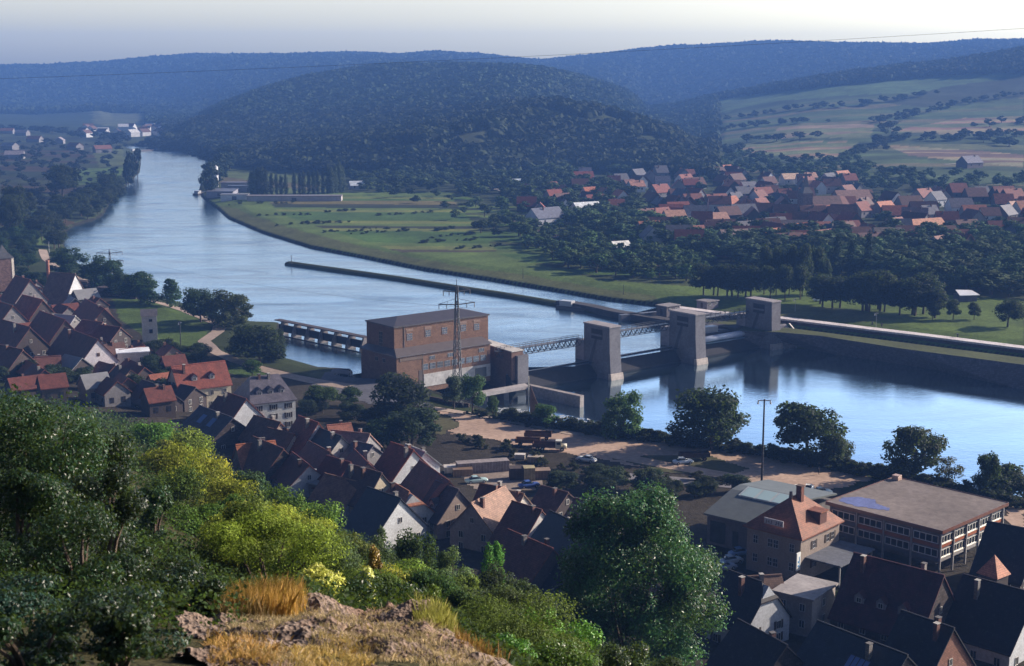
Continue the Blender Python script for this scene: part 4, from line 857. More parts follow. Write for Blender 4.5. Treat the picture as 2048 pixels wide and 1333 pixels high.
house((120,712), (70,715), 11, 8, 7.5, roof=(.17,.07,.055), wall=(.22,.15,.13), label='long low house with a pinkish brown wall above the foreground leaves')
house((205,645), (165,640), 10.5, 8, 7.6, roof=(.20,.10,.08), wall=GRY, label='small house with a white strip window beside the gleaming shed')
house((240,655), (200,650), 10.5, 8, 7.2, roof=(.15,.06,.05), wall=STN, label='low rust coloured roof left of the white tower house')
house((25,612), (-15,600), 15, 10, 9.5, roof=(.17,.05,.03), wall=GRY, label='house with an orange roof edge at the left edge below the church')
house((330,775), (285,760), 11, 9, 7, roof=(.06,.05,.06), wall=STN, label='dark roofed house left of the cream two storey house')
house((390,775), (355,768), 9.5, 7, 7, L=8, roof=(.06,.045,.05), wall=STN, label='low dark shed roof in front of the cream two storey house', chim=0)
fr = random.Random(21); FH = []; tries = 0
fpoly = [(0,575),(60,590),(150,600),(230,640),(262,690),(330,720),(400,800),(380,850),(280,820),(0,800)]
while len(FH) < 36 and tries < 1500:
    tries += 1; px, py = fr.uniform(0, 400), fr.uniform(575, 850)
    if not inpoly(np.array([px]), np.array([py]), fpoly)[0]: continue
    x, y, g = ground(px, py)
    if any((x-a)**2+(y-b_)**2 < (r_*.8+3.2)**2 for a, b_, r_ in HC): continue
    L, w_ = fr.uniform(5.5, 9), fr.uniform(4.5, 6.5); h = fr.uniform(2.6, 4.4); k = fr.choice('rrrrbbmo'); ro = {'r': (.13,.036,.026), 'b': (.10,.045,.035), 'm': (.42,.42,.45), 'o': (.26,.08,.045)}[k]
    build_house(x, y, RZ-math.pi/2+fr.choice((0, math.pi/2))+fr.uniform(-.2, .2), L, w_, g+h+w_*.42, g+h, roof=ro, rm='corrugated' if k == 'm' else 'tile', wall=fr.choice([STN, STN, GRY, TAN]), label='outbuilding', name='outbuilding', cat='outbuilding', far=True, chim=1 if fr.random() < .4 else 0, group='outbuildings in the left part of town'); FH.append((x, y))
# church tower at the left edge
c = P(8, 560, 8); e = empty('church', (c[0], c[1], 6), RZ, label='church tower with a pale painted sunlit corner and dark cap at the far left edge', cat='church')
b = MB(); b.box(-3, 3, -3, 3, -2, 10.5); b.build('tower', 'stone', e, (.16,.10,.09))
b = MB(); b.box(2.2, 3.1, -3.1, -2.2, 0, 10.6); b.build('sunlit_corner_tint', 'plaster', e, (.7,.62,.55))  # pale colour paints the sunlit edge of the tower
b = MB(); b.add([(-3.3,-3.3,10.5),(3.3,-3.3,10.5),(3.3,3.3,10.5),(-3.3,3.3,10.5),(-1.6,-1.6,12.5),(1.6,-1.6,12.5),(1.6,1.6,12.5),(-1.6,1.6,12.5),(0,0,15.5)], [(0,1,5,4),(1,2,6,5),(2,3,7,6),(3,0,4,7),(4,5,8),(5,6,8),(6,7,8),(7,4,8),(0,3,2,1)]); b.build('spire', 'slate', e, (.05,.05,.06))
# brick chimney stack
c = P(99, 588, 5); b = MB(); b.tube((0,0,-1), (0,0,13), .75, .55, 10).tube((0,0,13), (0,0,13.6), .7, .7, 10); tag(b.build('chimney_stack', 'brick', None, (.34,.15,.11), loc=(c[0], c[1], 4)), 'tall round brick chimney stack in front of the brown barn', 'chimney')
# small turret roof at the right
c = P(1987, 1150, 8); e = empty('turret', (c[0], c[1], 4), RZ, label='little turret with a bright orange pyramid roof by the modern block', cat='turret')
b = MB(); b.box(-1.6, 1.6, -1.6, 1.6, 0, 4.2); b.build('wall', 'plaster', e, STN); b = MB(); b.add([(-1.9,-1.9,4.2),(1.9,-1.9,4.2),(1.9,1.9,4.2),(-1.9,1.9,4.2),(0,0,7.3)], [(0,1,4),(1,2,4),(2,3,4),(3,0,4),(0,3,2,1)]); b.build('roof', 'tile', e, (.5,.2,.12))
# ------------------------------------------------------------------ far village
vill = [(1035,378),(1120,352),(1150,330),(1250,345),(1340,322),(1460,330),(1520,352),(1600,338),(1710,342),(1760,378),(1900,372),(2048,372),(2100,480),(1950,478),(1750,472),(1640,478),(1560,472),(1420,474),(1290,462),(1265,430),(1230,400),(1060,412)]
SPECIAL = [ # ridge centre, angle add, L, w, roof, wall, label
 ((1703,380),0,24,16,(.20,.10,.085),(.24,.2,.19),'hall with a very large brown roof in the middle of the far village'),
 ((1850,437),8,22,11,(.50,.22,.13),WHT,'long bright orange roof at the right of the far village'),
 ((1775,455),70,13,10,(.28,.22,.18),(.66,.70,.78),'far village house with a large pale gable and ochre roof near the tall poplars'),
 ((1920,396),75,14,12,(.10,.09,.12),(.72,.74,.78),'white gabled house high in the right part of the far village'),
 ((1580,347),0,14,9,(.62,.42,.30),WHT,'pale sunlit roof at the top of the far village'),
 ((1620,345),0,9,8,(.50,.28,.2),WHT,'small peach coloured roof at the top of the far village right of the spire'),
 ((1372,336),0,10,8,(.5,.28,.2),WHT,'lone salmon roof above the left part of the far village'),
 ((1422,327),0,9,8,(.62,.42,.34),WHT,'lone pale pink roof on the wooded slope above the far village'),
 ((1272,361),0,11,9,(.42,.2,.14),WHT,'orange roofed house left of the dark trees in the far village'),
 ((1348,420),0,12,9,(.42,.22,.15),WHT,'orange roofed house in the left front of the far village'),
 ((1308,443),0,13,9,(.40,.22,.15),(.5,.46,.45),'peach roofed house with a dormer at the lower left of the far village'),
 ((1430,425),5,14,9,(.38,.2,.15),WHT,'long terracotta roof in front of the dark roofs of the far village'),
 ((1478,458),0,20,11,(.22,.15,.14),GRY,'long grey brown roof at the front edge of the far village'),
 ((1172,404),10,17,9,(.75,.78,.82),(.6,.6,.6),'white roofed hall in the left part of the far village'),
 ((1090,415),20,20,12,(.13,.14,.20),(.5,.52,.6),'bluish shed with a pale gable at the left of the far village'),
 ((1025,358),5,14,7,(.45,.52,.6),(.3,.32,.36),'long pale flat roofed house at the left end of the far village'),
 ((1170,335),70,10,9,(.16,.15,.19),(.55,.57,.65),'white pointed gable at the foot of the wooded hill'),
 ((1325,352),70,11,9,(.12,.12,.17),(.42,.45,.55),'blue grey pointed gable in the upper left of the far village'),
 ((1820,393),10,12,9,(.62,.60,.58),(.45,.45,.5),'whitish roofed house between the hall and the high white gable'),
 ((1830,415),55,14,10,(.26,.15,.13),GRY,'dusty brown roof turned sideways in the far village'),
 ((2035,402),5,13,10,(.60,.38,.30),WHT,'pale orange roof at the right edge of the far village'),
 ((1590,440),65,14,10,(.26,.2,.17),(.5,.55,.65),'ochre brown roof with a pale left gable in the far village'),
 ((1940,315),10,18,12,(.14,.14,.2),(.16,.14,.16),'lone dark barn in the fields above the far village'),
 ((1240,482),10,9,6,(.78,.76,.74),GRY,'tiny white roofed hut by the railway'),
 ((715,362),0,12,7,(.55,.6,.68),(.3,.3,.35),'lone pale shed beside the meadow poplars'),
]
def vplace(px, py, dz):        # stand so that the ridge shows at the given point
    x, y, g = ground(px, py)
    for _ in range(4): q = P(px, py, g+dz); g = zg(q[0], q[1])
    return q[0], q[1], g
VP = []
for (pp, da, L, w_, roof, wall, lab) in SPECIAL:
    h = 3.2 if w_ < 8 else 4.4; rh = w_*.42; x, y, g = vplace(pp[0], pp[1], h+rh)
    build_house(x, y, RZ*.25+.38+math.radians(-12+da) - (math.pi/2 if da > 40 else 0), L, w_, g+h+rh, g+h, roof=roof, wall=wall, label=lab, cat='house', far=True, chim=1, sides=(-1,)); VP.append((x, y))
vr = random.Random(5); tries = 0; nv = 0
VL = {'a': 'house with a dull red roof among the packed roofs of the far village', 'b': 'house with a dark brown roof among the packed roofs of the far village', 'c': 'house with an orange roof among the packed roofs of the far village', 'd': 'house with a slate grey roof among the packed roofs of the far village'}
while nv < 185 and tries < 6000:
    tries += 1; px, py = vr.uniform(1035, 2090), vr.uniform(322, 480)
    if not inpoly(np.array([px]), np.array([py]), vill)[0]: continue
    if (px < 1290 or px > 1740) and vr.random() < .45: continue
    x, y, g = vplace(px, py, 8)
    if any((x-a)**2+(y-b)**2 < 10.8**2 for a, b in VP): continue
    k = vr.choice('aaabbbcd'); ro = {'a': (.185,.042,.030), 'b': (.10,.035,.030), 'c': (.36,.115,.06), 'd': (.09,.09,.12)}[k]; j = vr.uniform(.8, 1.25)
    L, w_ = vr.uniform(9, 16), vr.uniform(7.5, 11); h = vr.uniform(3.2, 5.5); wl = vr.choice([WHT, (.22,.21,.23), STN, GRY, STN])
    build_house(x, y, vr.choice((0, 0, math.pi/2))+vr.uniform(-.45, .45)+.36, L, w_, g+h+w_*.5, g+h, roof=tuple(c*j for c in ro), wall=wl, label=VL[k], cat='house', name='village_house', group=VL[k].replace('house with a ', '').replace('house with an ', ''), far=True, chim=1 if vr.random() < .7 else 0)
    VP.append((x, y)); nv += 1
# village church
x, y, g = vplace(1612, 352, 24); e = empty('village_church', (x, y, g), .3, label='slender dark church spire above the roofs of the far village', cat='church')
b = MB(); b.box(-3.2, 3.2, -3.2, 3.2, -1, 14); b.build('tower', 'stone', e, (.16,.13,.14))
b = MB(); b.add([(-3.4,-3.4,14),(3.4,-3.4,14),(3.4,3.4,14),(-3.4,3.4,14),(-1.5,-1.5,17.5),(1.5,-1.5,17.5),(1.5,1.5,17.5),(-1.5,1.5,17.5),(0,0,27)], [(0,1,5,4),(1,2,6,5),(2,3,7,6),(3,0,4,7),(4,5,8),(5,6,8),(6,7,8),(7,4,8)]); b.build('spire', 'slate', e, (.05,.05,.07))
b = MB(); b.box(3.2, 22, -4.5, 4.5, -1, 7); b.build('nave', 'plaster', e, (.3,.28,.28)); b = MB(); b.xprism([(-5,7),(5,7),(0,12)], 3.203, 22.4); b.build('nave_roof', 'tile', e, (.12,.06,.055))
# far settlement by the river bend, and works by the meadow
for i in range(26):
    px, py = vr.uniform(150, 330), vr.uniform(256, 278)
    x, y, g = ground(px, py); k = vr.random()
    build_house(x, y, vr.uniform(0, 3), 15, 11, g+10, g+6, roof=(.14,.08,.07) if k < .6 else (.6,.6,.62), wall=WHT, label='tiny house of the distant settlement at the river bend', name='distant_house', cat='house', group='distant houses at the river bend', far=True, chim=0, wins=0)
for i, (px, py) in enumerate([(15,268),(45,272),(70,285),(30,318),(150,300),(120,288),(205,306),(20,300)]):
    x, y, g = ground(px, py); build_house(x, y, vr.uniform(0, 3), 18, 10, g+8, g+4.5, roof=(.30,.26,.28) if i % 2 else (.2,.09,.07), wall=GRY, label='low building scattered on the plain left of the river', name='plain_building', cat='building', group='scattered buildings on the left plain', far=True, chim=0, wins=0)
def shed(px, py, L, w_, h, roof, wall, label, ang=0.05):
    x, y, g = ground(px, py); e = empty('works_shed', (x, y, g), ang, label=label, cat='shed')
    b = MB(); b.box(-L/2, L/2, -w_/2, w_/2, -1, h); b.build('wall', 'plaster', e, wall); b = MB(); b.box(-L/2-.4, L/2+.4, -w_/2-.4, w_/2+.4, h, h+.35); b.build('roof', 'corrugated', e, roof)
    b = MB(); b.box(-1.5, 1.5, -w_/2-.06, -w_/2-.003, 0, h*.7); b.build('door', 'metal', e, (.08,.08,.1))
shed(590, 402, 62, 9, 3.2, (.42,.36,.36), (.40,.36,.36), 'long low pale works shed beside the meadow poplars', .02)
shed(470, 400, 18, 6, 3.4, (.55,.52,.55), (.6,.58,.6), 'small whitish works shed at the left end of the works')
shed(445, 390, 18, 26, 3, (.22,.22,.28), (.25,.25,.3), 'grey flat works hall next to the river bank')
shed(480, 378, 26, 12, 4.5, (.25,.20,.22), (.42,.38,.40), 'red grey works hall behind the flat hall')
shed(500, 384, 30, 8, 4, (.13,.14,.2), (.3,.3,.36), 'blue grey works shed in front of the poplars')
x, y, g = ground(433, 375); b = MB(); b.tube((0,0,-1), (0,0,15), 1.6, 1.6, 14).tube((0,0,15), (0,0,16), 1.6, .4, 14); tag(b.build('silo', 'metal', None, (.62,.62,.66), True, loc=(x, y, g)), 'slim white silo at the works by the river', 'silo')
x, y, g = ground(1930, 602); e = empty('kiosk', (x, y, g), .1, label='small dark pavilion with a gleaming white slanted roof on the right meadow', cat='pavilion')
b = MB(); b.box(-3.4, 3.4, -2.6, 2.6, -.5, 2.4); b.build('wall', 'plaster', e, (.12,.11,.15)); b = MB(); b.add([(-3.4,-3,2.4),(4.2,-3.2,2.5),(3.6,3,3.4),(-2.6,3,3.6),(-3.4,-3,2.2),(4.2,-3.2,2.3),(3.6,3,3.2),(-2.6,3,3.4)], [(0,1,2,3),(4,7,6,5),(0,4,5,1),(1,5,6,2),(2,6,7,3),(3,7,4,0)]); b.build('roof', 'paint', e, (.8,.8,.82))
# ------------------------------------------------------------------ pylons, poles, wires
def pylon(px, py, z, htot, arms, label, sw=2.2):
    p = P(px, py, z); e = empty('pylon', (p[0], p[1], z), .35, label=label, cat='pylon'); hb = htot*.94
    wd = lambda t: sw*(1-t)+.45*t
    b = MB(); n = int(hb/2.4)
    for s in ((-1,-1),(1,-1),(1,1),(-1,1)): b.bar((s[0]*sw/2, s[1]*sw/2, 0), (s[0]*.22, s[1]*.22, hb), .17)
    for i in range(n):
        a, c = wd(i/n)/2, wd((i+1)/n)/2; z0, z1 = hb*i/n, hb*(i+1)/n
        for (u0, v0), (u1, v1) in (((-1,-1),(1,-1)),((1,-1),(1,1)),((1,1),(-1,1)),((-1,1),(-1,-1))):
            b.bar((u0*a, v0*a, z0), (u1*c, v1*c, z1), .10); b.bar((u0*a, v0*a, z0), (u1*a, v1*a, z0), .08)
    b.tube((0,0,hb), (0,0,htot), .12, .05, 5); b.build('mast', 'metal', e, (.06,.06,.07))
    for za, ha in arms:
        b = MB(); z0 = htot*za
        for s in (-1, 1):
            b.bar((0, -.2, z0), (s*ha, 0, z0+.35), .2); b.bar((0, .2, z0), (s*ha, 0, z0+.35), .1); b.bar((0, 0, z0+1.6), (s*ha, 0, z0+.35), .07)
            b.bar((s*ha*.5, 0, z0+.2), (s*ha*.5, 0, z0+1.), .06)
        a = b.build('cross_arm', 'metal', e, (.06,.06,.07))
        for s in (-1, 1):
            for t in (.55, .97): b = MB(); b.tube((s*ha*t, 0, z0+.3), (s*ha*t, 0, z0-.9), .1, .1, 6); b.build('insulator', 'metal', a, (.12,.1,.09))
    return p
pa = pylon(915, 815, 2, 33, ((.90,3.6),(.80,4.8)), 'steel lattice pylon standing in front of the power station')
pb = pylon(222, 563, 1.5, 13.5, ((.86,5.2),(.60,5.4)), 'small lattice pylon among the riverside trees at the left', 1.0)
def pole(px, py, z, h, label, col=(.05,.045,.05), name='pole', cross=0, lamps=0, r=.14, cat='pole', group=None):
    p = P(px, py, z); e = empty(name, (p[0], p[1], z-.3), 0, label=label, cat=cat, group=group)
    b = MB(); b.tube((0,0,0), (0,0,h+.3), r*1.2, r*.8, 8); b.build('shaft', 'metal', e, col)
    if cross: b = MB(); b.box(-cross, cross, -.07, .07, h-.1, h+.08); b.build('cross_bar', 'metal', e, (.35,.35,.36))
    for k in range(lamps):
        s = (-1, 1, .35)[k]; b = MB(); b.tube((s*cross*.92, 0, h-.12), (s*cross*.98, 0, h-.75), .12, .2, 8); b.build('lamp_head', 'paint', e, (.55,.55,.56))
    return e
pole(1523, 975, 3, 18.3, 'tall dark floodlight mast with a cross bar in front of the lower pool', cross=1.3, lamps=2, name='floodlight_mast', cat='mast', r=.2)
pole(298, 611, 2.5, 10.5, 'bare white pole on the meadow beside the riverside road', (.6,.6,.6), r=.15)
pole(195, 560, 2, 8, 'thin grey pole in front of the riverside trees', (.3,.3,.3), cross=.5)
pole(99, 516, 2, 7.5, 'thin grey pole above the riverside road', (.35,.35,.38), cross=.5)
pole(362, 702, 3, 9, 'dark pole with a small lamp behind the white tower house', (.04,.04,.04), cross=.4, lamps=1)
pole(1057, 835, -3.5, 11, 'white and black mast at the water below the guide wall', (.45,.40,.34), r=.16)
pole(1752, 655, 2.9, 5, 'slim quay lamp nearest the farthest weir pier', (.3,.3,.33), 'lamp_post', .6, 1, .07, 'lamp post')
pole(1590, 625, 2.9, 5, 'slim quay lamp behind the farthest weir pier', (.3,.3,.33), 'lamp_post', .6, 1, .07, 'lamp post')
pole(1046, 556, 2.5, 4, 'short navigation post on the right bank', (.05,.05,.05), r=.1)
pole(1247, 588, 2.5, 3.5, 'short post on the right bank near the lock', (.05,.05,.05), r=.1)
pole(583, 527, 1.2, 3.6, 'navigation mark with a small triangle at the tip of the mole', (.04,.04,.04), r=.12, cross=.5)
b = MB(); p = P(1057, 835, -3.6); b.add([(0,0,.5),(.25,0,8.5),(3.4,-1.5,.5),(0,.3,.5),(.25,.3,8.5),(3.4,-1.2,.5)], [(0,2,1),(3,4,5),(0,1,4,3),(1,2,5,4),(2,0,3,5)]); tag(b.build('sail', 'wood', None, (.24,.13,.09), loc=(p[0]+.3, p[1], p[2])), 'furled brown triangular sail leaning beside the white mast', 'sail')
# wires
def wire(a, c, sag, r, label, name='power_line'):
    b = MB(); n = 24; pts = [(a[0]+(c[0]-a[0])*t/n, a[1]+(c[1]-a[1])*t/n, a[2]+(c[2]-a[2])*t/n-4*sag*(t/n)*(1-t/n)) for t in range(n+1)]
    for i in range(n): b.tube(pts[i], pts[i+1], r, r, 4, False)
    tag(b.build(name, 'metal', None, (.03,.03,.03)), label, 'power line')
def ptY(px, py, Y): a, b_, c = ray(px, py); t = Y/b_; return (float(a*t), Y, float(H+c*t))
wire(ptY(-60,160,420), ptY(2130,52,420), 1.2, .04, 'thin overhead cable rising from left to right across the hills and sky')
wire(ptY(1640,752,335), ptY(2130,805,300), .5, .02, 'thin cable hanging low across the lower pool')
wire((pa[0]+2.6, pa[1], 2+33*.8-.8), (pb[0], pb[1], 13), 3, .025, 'thin cable from the large pylon to the small riverside pylon')
# ------------------------------------------------------------------ vehicles
def car(px, py, rz, col, label, L=4.2, z=None, sc_=1., kind='car', group=None):
    x, y, g = ground(px, py)
    e = empty(kind, (x, y, g+.05), rz, label=label, cat='car', group=group); e.scale = (sc_,)*3
    def loft(secs, name, mat, c, parent=e):
        b = MB(); V = []; k = len(secs[0][1]); Fc = []
        for xx, pr in secs: V += [(xx, yy, zz) for yy, zz in pr]
        for i in range(len(secs)-1):
            for j in range(k): a = i*k+j; d = i*k+(j+1) % k; Fc.append((a, d, d+k, a+k))
        Fc += [tuple(range(k))[::-1], tuple((len(secs)-1)*k+j for j in range(k))]
        return b.add(V, Fc).build(name, mat, parent, c, True)
    def pr(w_, z0, z1): return [(-w_*.92, z0), (-w_, z0+.15), (-w_, (z0+z1)/2+.05), (-w_*.86, z1), (w_*.86, z1), (w_, (z0+z1)/2+.05), (w_, z0+.15), (w_*.92, z0)]
    h = L/2
    loft([(-h, pr(.62,.38,.70)), (-h+.2, pr(.74,.28,.82)), (-h*.55, pr(.79,.24,.90)), (0, pr(.80,.22,.92)), (h*.5, pr(.79,.24,.90)), (h-.35, pr(.75,.28,.82)), (h-.05, pr(.62,.34,.68))], 'body', 'paint', col)
    loft([(-h*.62, pr(.60,.86,.90)), (-h*.38, pr(.60,.88,1.30)), (h*.08, pr(.60,.88,1.34)), (h*.36, pr(.60,.88,.93))], 'cabin_glass', 'glass', (.03,.04,.05))
    loft([(-h*.42, pr(.60,1.27,1.33)), (-h*.36, pr(.62,1.29,1.37)), (h*.06, pr(.62,1.31,1.39)), (h*.12, pr(.60,1.29,1.35))], 'cabin_roof', 'paint', col)
    for sx in (-.6, .6):
        for sy in (-1, 1):
            b = MB(); b.tube((0, -.09, 0), (0, .09, 0), .31, .31, 14); wh = b.build('wheel', 'rubber', e, (.02,.02,.02), loc=(sx*h, sy*.72, .31))
            b = MB(); b.tube((0, -.11, 0), (0, .11, 0), .17, .17, 10); b.build('hub_cap', 'metal', wh, (.5,.5,.5))
    for sy in (-1, 1): b = MB(); b.tube((h-.16, sy*.5, .60), (h-.03, sy*.5, .60), .11, .1, 10); b.build('headlight', 'paint', e, (.8,.8,.75))
    b = MB(); b.box(h-.12, h+.02, -.7, .7, .36, .46).box(-h-.02, -h+.12, -.66, .66, .36, .46); b.build('bumper', 'metal', e, (.5,.5,.5))
    return e
WC = (.72,.72,.70)
car(1173, 925, 2.6, WC, 'white rounded saloon car at the edge of the bare earth lot', 4.6)
car(1366, 929, .25, (.55,.62,.70), 'pale blue car parked in front of the dark trailer on the grass patch', 4.5)
car(953, 967, .3, (.36,.50,.50), 'pale teal saloon parked behind the old town', 4.7)
car(1058, 977, .35, (.05,.10,.34), 'dark blue saloon parked above the brown roofs', 4.5)
car(1642, 990, .2, (.66,.74,.70), 'pale green car behind the warehouse roof', 4.4)
car(1618, 983, 1.2, (.8,.8,.78), 'small white car behind the warehouse roof', 3.8)
car(1594, 985, 2.0, (.8,.8,.78), 'leftmost white van like car behind the warehouse roof', 3.8)
car(383, 812, .6, (.8,.8,.74), 'white car shining in the sun between the dark houses on the left', 3.9)
car(298, 722, .9, (.7,.7,.7), 'white car parked beside the low house with the flat roof', 4)
car(1462, 1128, .4, (.68,.72,.76), 'white car parked beside the big tree', 4.3)
car(1480, 1112, .4, (.35,.50,.75), 'light blue car parked just beyond the white one beside the big tree', 4.2)
car(1449, 1140, .4, (.45,.50,.60), 'grey blue car half hidden by the big tree', 4.2)
car(1638, 604, .1, (.75,.8,.85), 'pale car under the tall trees across the lock', 4.5)
def lorry(px, py, rz, cabc, bedc, label, L=6.5, cab=True, load=True):
    x, y, g = ground(px, py); e = empty('truck' if cab else 'trailer', (x, y, g+.05), rz, label=label, cat='truck' if cab else 'trailer'); h = L/2
    b = MB(); b.box(-h, h, -.45, .45, .65, .85); b.build('chassis', 'metal', e, (.04,.035,.03))
    x1 = h-2.2 if cab else h
    b = MB(); b.box(-h, x1, -1.1, 1.1, .86, 1.02).box(-h, x1, -1.1, -1.03, 1.02, 1.75).box(-h, x1, 1.03, 1.1, 1.02, 1.75).box(-h, -h+.08, -1.03, 1.03, 1.02, 1.7).box(x1-.08, x1, -1.03, 1.03, 1.02, 1.85)
    for k in range(5): xx = -h+(x1+h)*k/4; b.box(xx-.05, xx+.05, -1.16, -1.102, .9, 1.8)
    b.build('cargo_bed', 'wood', e, bedc)
    if cab:
        b = MB(); b.xprism([(-1.02, .55), (-1.05, 1.4), (-.88, 2.35), (.88, 2.35), (1.05, 1.4), (1.02, .55)][::-1], h-2.1, h-.75); b.build('cab', 'paint', e, cabc)
        b = MB(); b.xprism([(-.85, .6), (-.85, 1.3), (-.6, 1.48), (.6, 1.48), (.85, 1.3), (.85, .6)][::-1], h-.747, h+.35); b.build('bonnet', 'paint', e, cabc, True)
        b = MB(); b.box(h-.746, h-.70, -.8, .8, 1.55, 2.2).box(h-1.8, h-1.0, -1.075, -1.0, 1.5, 2.1); b.build('windscreen', 'glass', e, (.03,.035,.04))
    xs = (-h+1.1, -h+2.2, h-.6) if cab else (-h+1.1, h-1.1)
    for xx in xs:
        for s in (-1, 1):
            b = MB(); b.tube((0, -.14, 0), (0, .14, 0), .46, .46, 14); wh = b.build('wheel', 'rubber', e, (.02,.02,.02), loc=(xx, s*.9, .46)); b = MB(); b.tube((0, -.16, 0), (0, .16, 0), .22, .22, 10); b.build('rim', 'metal', wh, cabc if cab else (.3,.12,.06))
    return e
lorry(1098, 902, -.12, (.62,.56,.42), (.11,.045,.03), 'flatbed truck with a cream cab parked facing right on the earth lot', 7.2)
lorry(1056, 893, -.12, (.3,.12,.05), (.16,.07,.035), 'rusty open trailer behind the cream cabbed truck', 5.6, False)
lorry(1076, 880, -.1, (.3,.12,.05), (.12,.055,.035), 'farther rusty open trailer beyond the truck', 6.2, False)
lorry(1388, 922, .1, (.1,.05,.04), (.07,.04,.035), 'low dark trailer behind the pale blue car', 6.5, False)
# scrap, containers and sheds of the yards
def crate_pile(px, py, rz, dims, col, label, name='crate', cat='crate', mat='wood', slats=True):
    x, y, g = ground(px, py); e = empty(name, (x, y, g+.05), rz, label=label, cat=cat); L, w_, h = dims
    b = MB(); b.box(-L/2, L/2, -w_/2, w_/2, 0, h); b.build('box', mat, e, col)
    if slats:
        b = MB()
        for k in range(int(L/.6)+1): xx = -L/2+k*L/max(1, int(L/.6)); b.box(xx-.04, xx+.04, -w_/2-.06, -w_/2-.003, 0, h+.05)
        b.build('batten', mat, e, tuple(c*1.5 for c in col))
    b = MB(); b.box(-L/2-.08, L/2+.08, -w_/2-.08, w_/2+.08, h+.003, h+.1); b.build('lid', mat, e, tuple(min(.7, c*1.3) for c in col)); return e
crate_pile(1040, 885+38-4, -.1, (2.2,1.4,1.0), (.5,.45,.4), 'pale metal tank lying before the rusty trailers', 'tank', 'tank', 'metal', False)
crate_pile(1071, 925, -.2, (3.2,1.8,1.2), (.32,.26,.20), 'rusty cable drum stand before the truck', 'machine', 'machine', 'metal')
crate_pile(965, 945, .25, (11,2.4,2.2), (.22,.19,.19), 'long stack of grey boards in the builders yard', 'board_stack', 'board stack')
crate_pile(925, 952, .1, (4,2.4,1.4), (.17,.11,.07), 'brownish machinery beside the pale teal car', 'machine', 'machine', 'metal')
crate_pile(905, 945, .1, (3.5,2.2,1.2), (.45,.42,.40), 'heap of pale blocks left of the board stack', 'block_heap', 'blocks', 'concrete')
crate_pile(1040, 958, .1, (4.4,2.4,2.4), (.06,.045,.04), 'dark crates stacked beside a yellowish crate', 'crate_stack', 'crate stack')
crate_pile(1058, 960, .1, (2.2,2.2,2.6), (.30,.26,.16), 'tall yellowish crate above the blue saloon')
crate_pile(1083, 958, .1, (3.4,2.4,1.8), (.22,.16,.12), 'brown tipped cart right of the yellowish crate', 'cart', 'cart')
lr = random.Random(9)
LP = ['timber pile nearest the barn', 'timber pile beside the riverside trees', 'dark timber pile in the middle of the lumber yard', 'grey timber pile at the front of the lumber yard', 'timber pile at the right end of the lumber yard', 'low timber pile behind the red brown roof', 'slanting timber pile below the small pylon', 'short timber pile by the riverside road']
for i, q in enumerate([(165,572),(200,577),(215,586),(235,592),(268,596),(190,590),(228,578),(250,587)]):
    x, y, g = ground(*q); e = empty('timber_pile', (x, y, g+.05), lr.uniform(-.3, .3)-.35, label=LP[i], cat='timber pile', group='timber piles of the lumber yard')
    for r_ in range(3):
        b = MB()
        for k in range(7-r_): b.tube((-4+lr.uniform(-.5,.5), -2.4+k*.8+r_*.4, .38+r_*.65), (4+lr.uniform(-.5,.5), -2.4+k*.8+r_*.4, .38+r_*.65), .36, .3, 7)
        b.build('log_row', 'bark', e, (.16,.13,.13))
# low boundary wall and posts by the yard of the power station
tag(wallrun([ground(*q) for q in ((860,800),(880,805),(905,812),(938,816))], .4, 0, 3.0).build('yard_wall', 'stone', None, (.09,.06,.055)), 'dark low wall beside the yard and the pylon', 'wall')
for i, q in enumerate([(1012,762+3),(1352,914)]): pass
# people on the river path: two walkers far away
def person(px, py, label, top, legs, h=1.72, stride=.18, rz=0):
    x, y, g = ground(px, py)
    me = bpy.data.meshes.new('person'); V = [(0,0,.95),(0,0,1.15),(0,0,1.38),(0,0,1.50),(0,.0,1.64),(.10,0,.90),(.12,stride,.50),(.12,stride*.7,.08),(.12,stride+.12,.04),(-.10,0,.90),(-.12,-stride*.6,.50),(-.12,-stride*1.3,.10),(-.12,-stride*1.1+.12,.05),
        (.20,0,1.38),(.25,-.08,1.12),(.24,.03,.88),(.24,.06,.78),(-.20,0,1.38),(-.25,.08,1.12),(-.24,.16,.90),(-.24,.2,.80)]
    E = [(0,1),(1,2),(2,3),(3,4),(0,5),(5,6),(6,7),(7,8),(0,9),(9,10),(10,11),(11,12),(2,13),(13,14),(14,15),(15,16),(2,17),(17,18),(18,19),(19,20)]
    R = [.14,.13,.15,.055,.105,.085,.06,.045,.04,.085,.06,.045,.04,.06,.045,.035,.03,.06,.045,.035,.03]
    me.from_pydata(V, E, []); o = obj('person', me, 'plaster', None, top); o.modifiers.new('skin', 'SKIN'); sd = o.modifiers.new('sub', 'SUBSURF'); sd.levels = 1; sd.render_levels = 1
    for i, sv in enumerate(me.skin_vertices[0].data): sv.radius = (R[i], R[i]*.85); sv.use_root = (i == 0)
    o.location = (x, y, g+.14); o.rotation_euler = (0, 0, rz); tag(o, label, 'person')
    b = MB(); b.tube((0,0,.0), (0,0,.0+.42), .19, .16, 10); b.build('trousers', 'plaster', o, legs, True, loc=(0,0,.55))
    b = MB(); b.tube((0,-.01,1.62), (0,-.01,1.76), .115, .07, 10); b.build('hair', 'plaster', o, (.03,.02,.015), True)
person(1637, 952, 'person in dark clothes walking alone on the bare earth lot', (.03,.03,.035), (.03,.03,.04), rz=.8)
person(1510, 915, 'person in dark clothes standing on the path by the bank hedge', (.035,.03,.03), (.03,.03,.04), rz=2.)
person(1207, 873, 'person in a white shirt on the river path left of the tall bank trees', (.75,.75,.75), (.2,.2,.25), rz=2.)
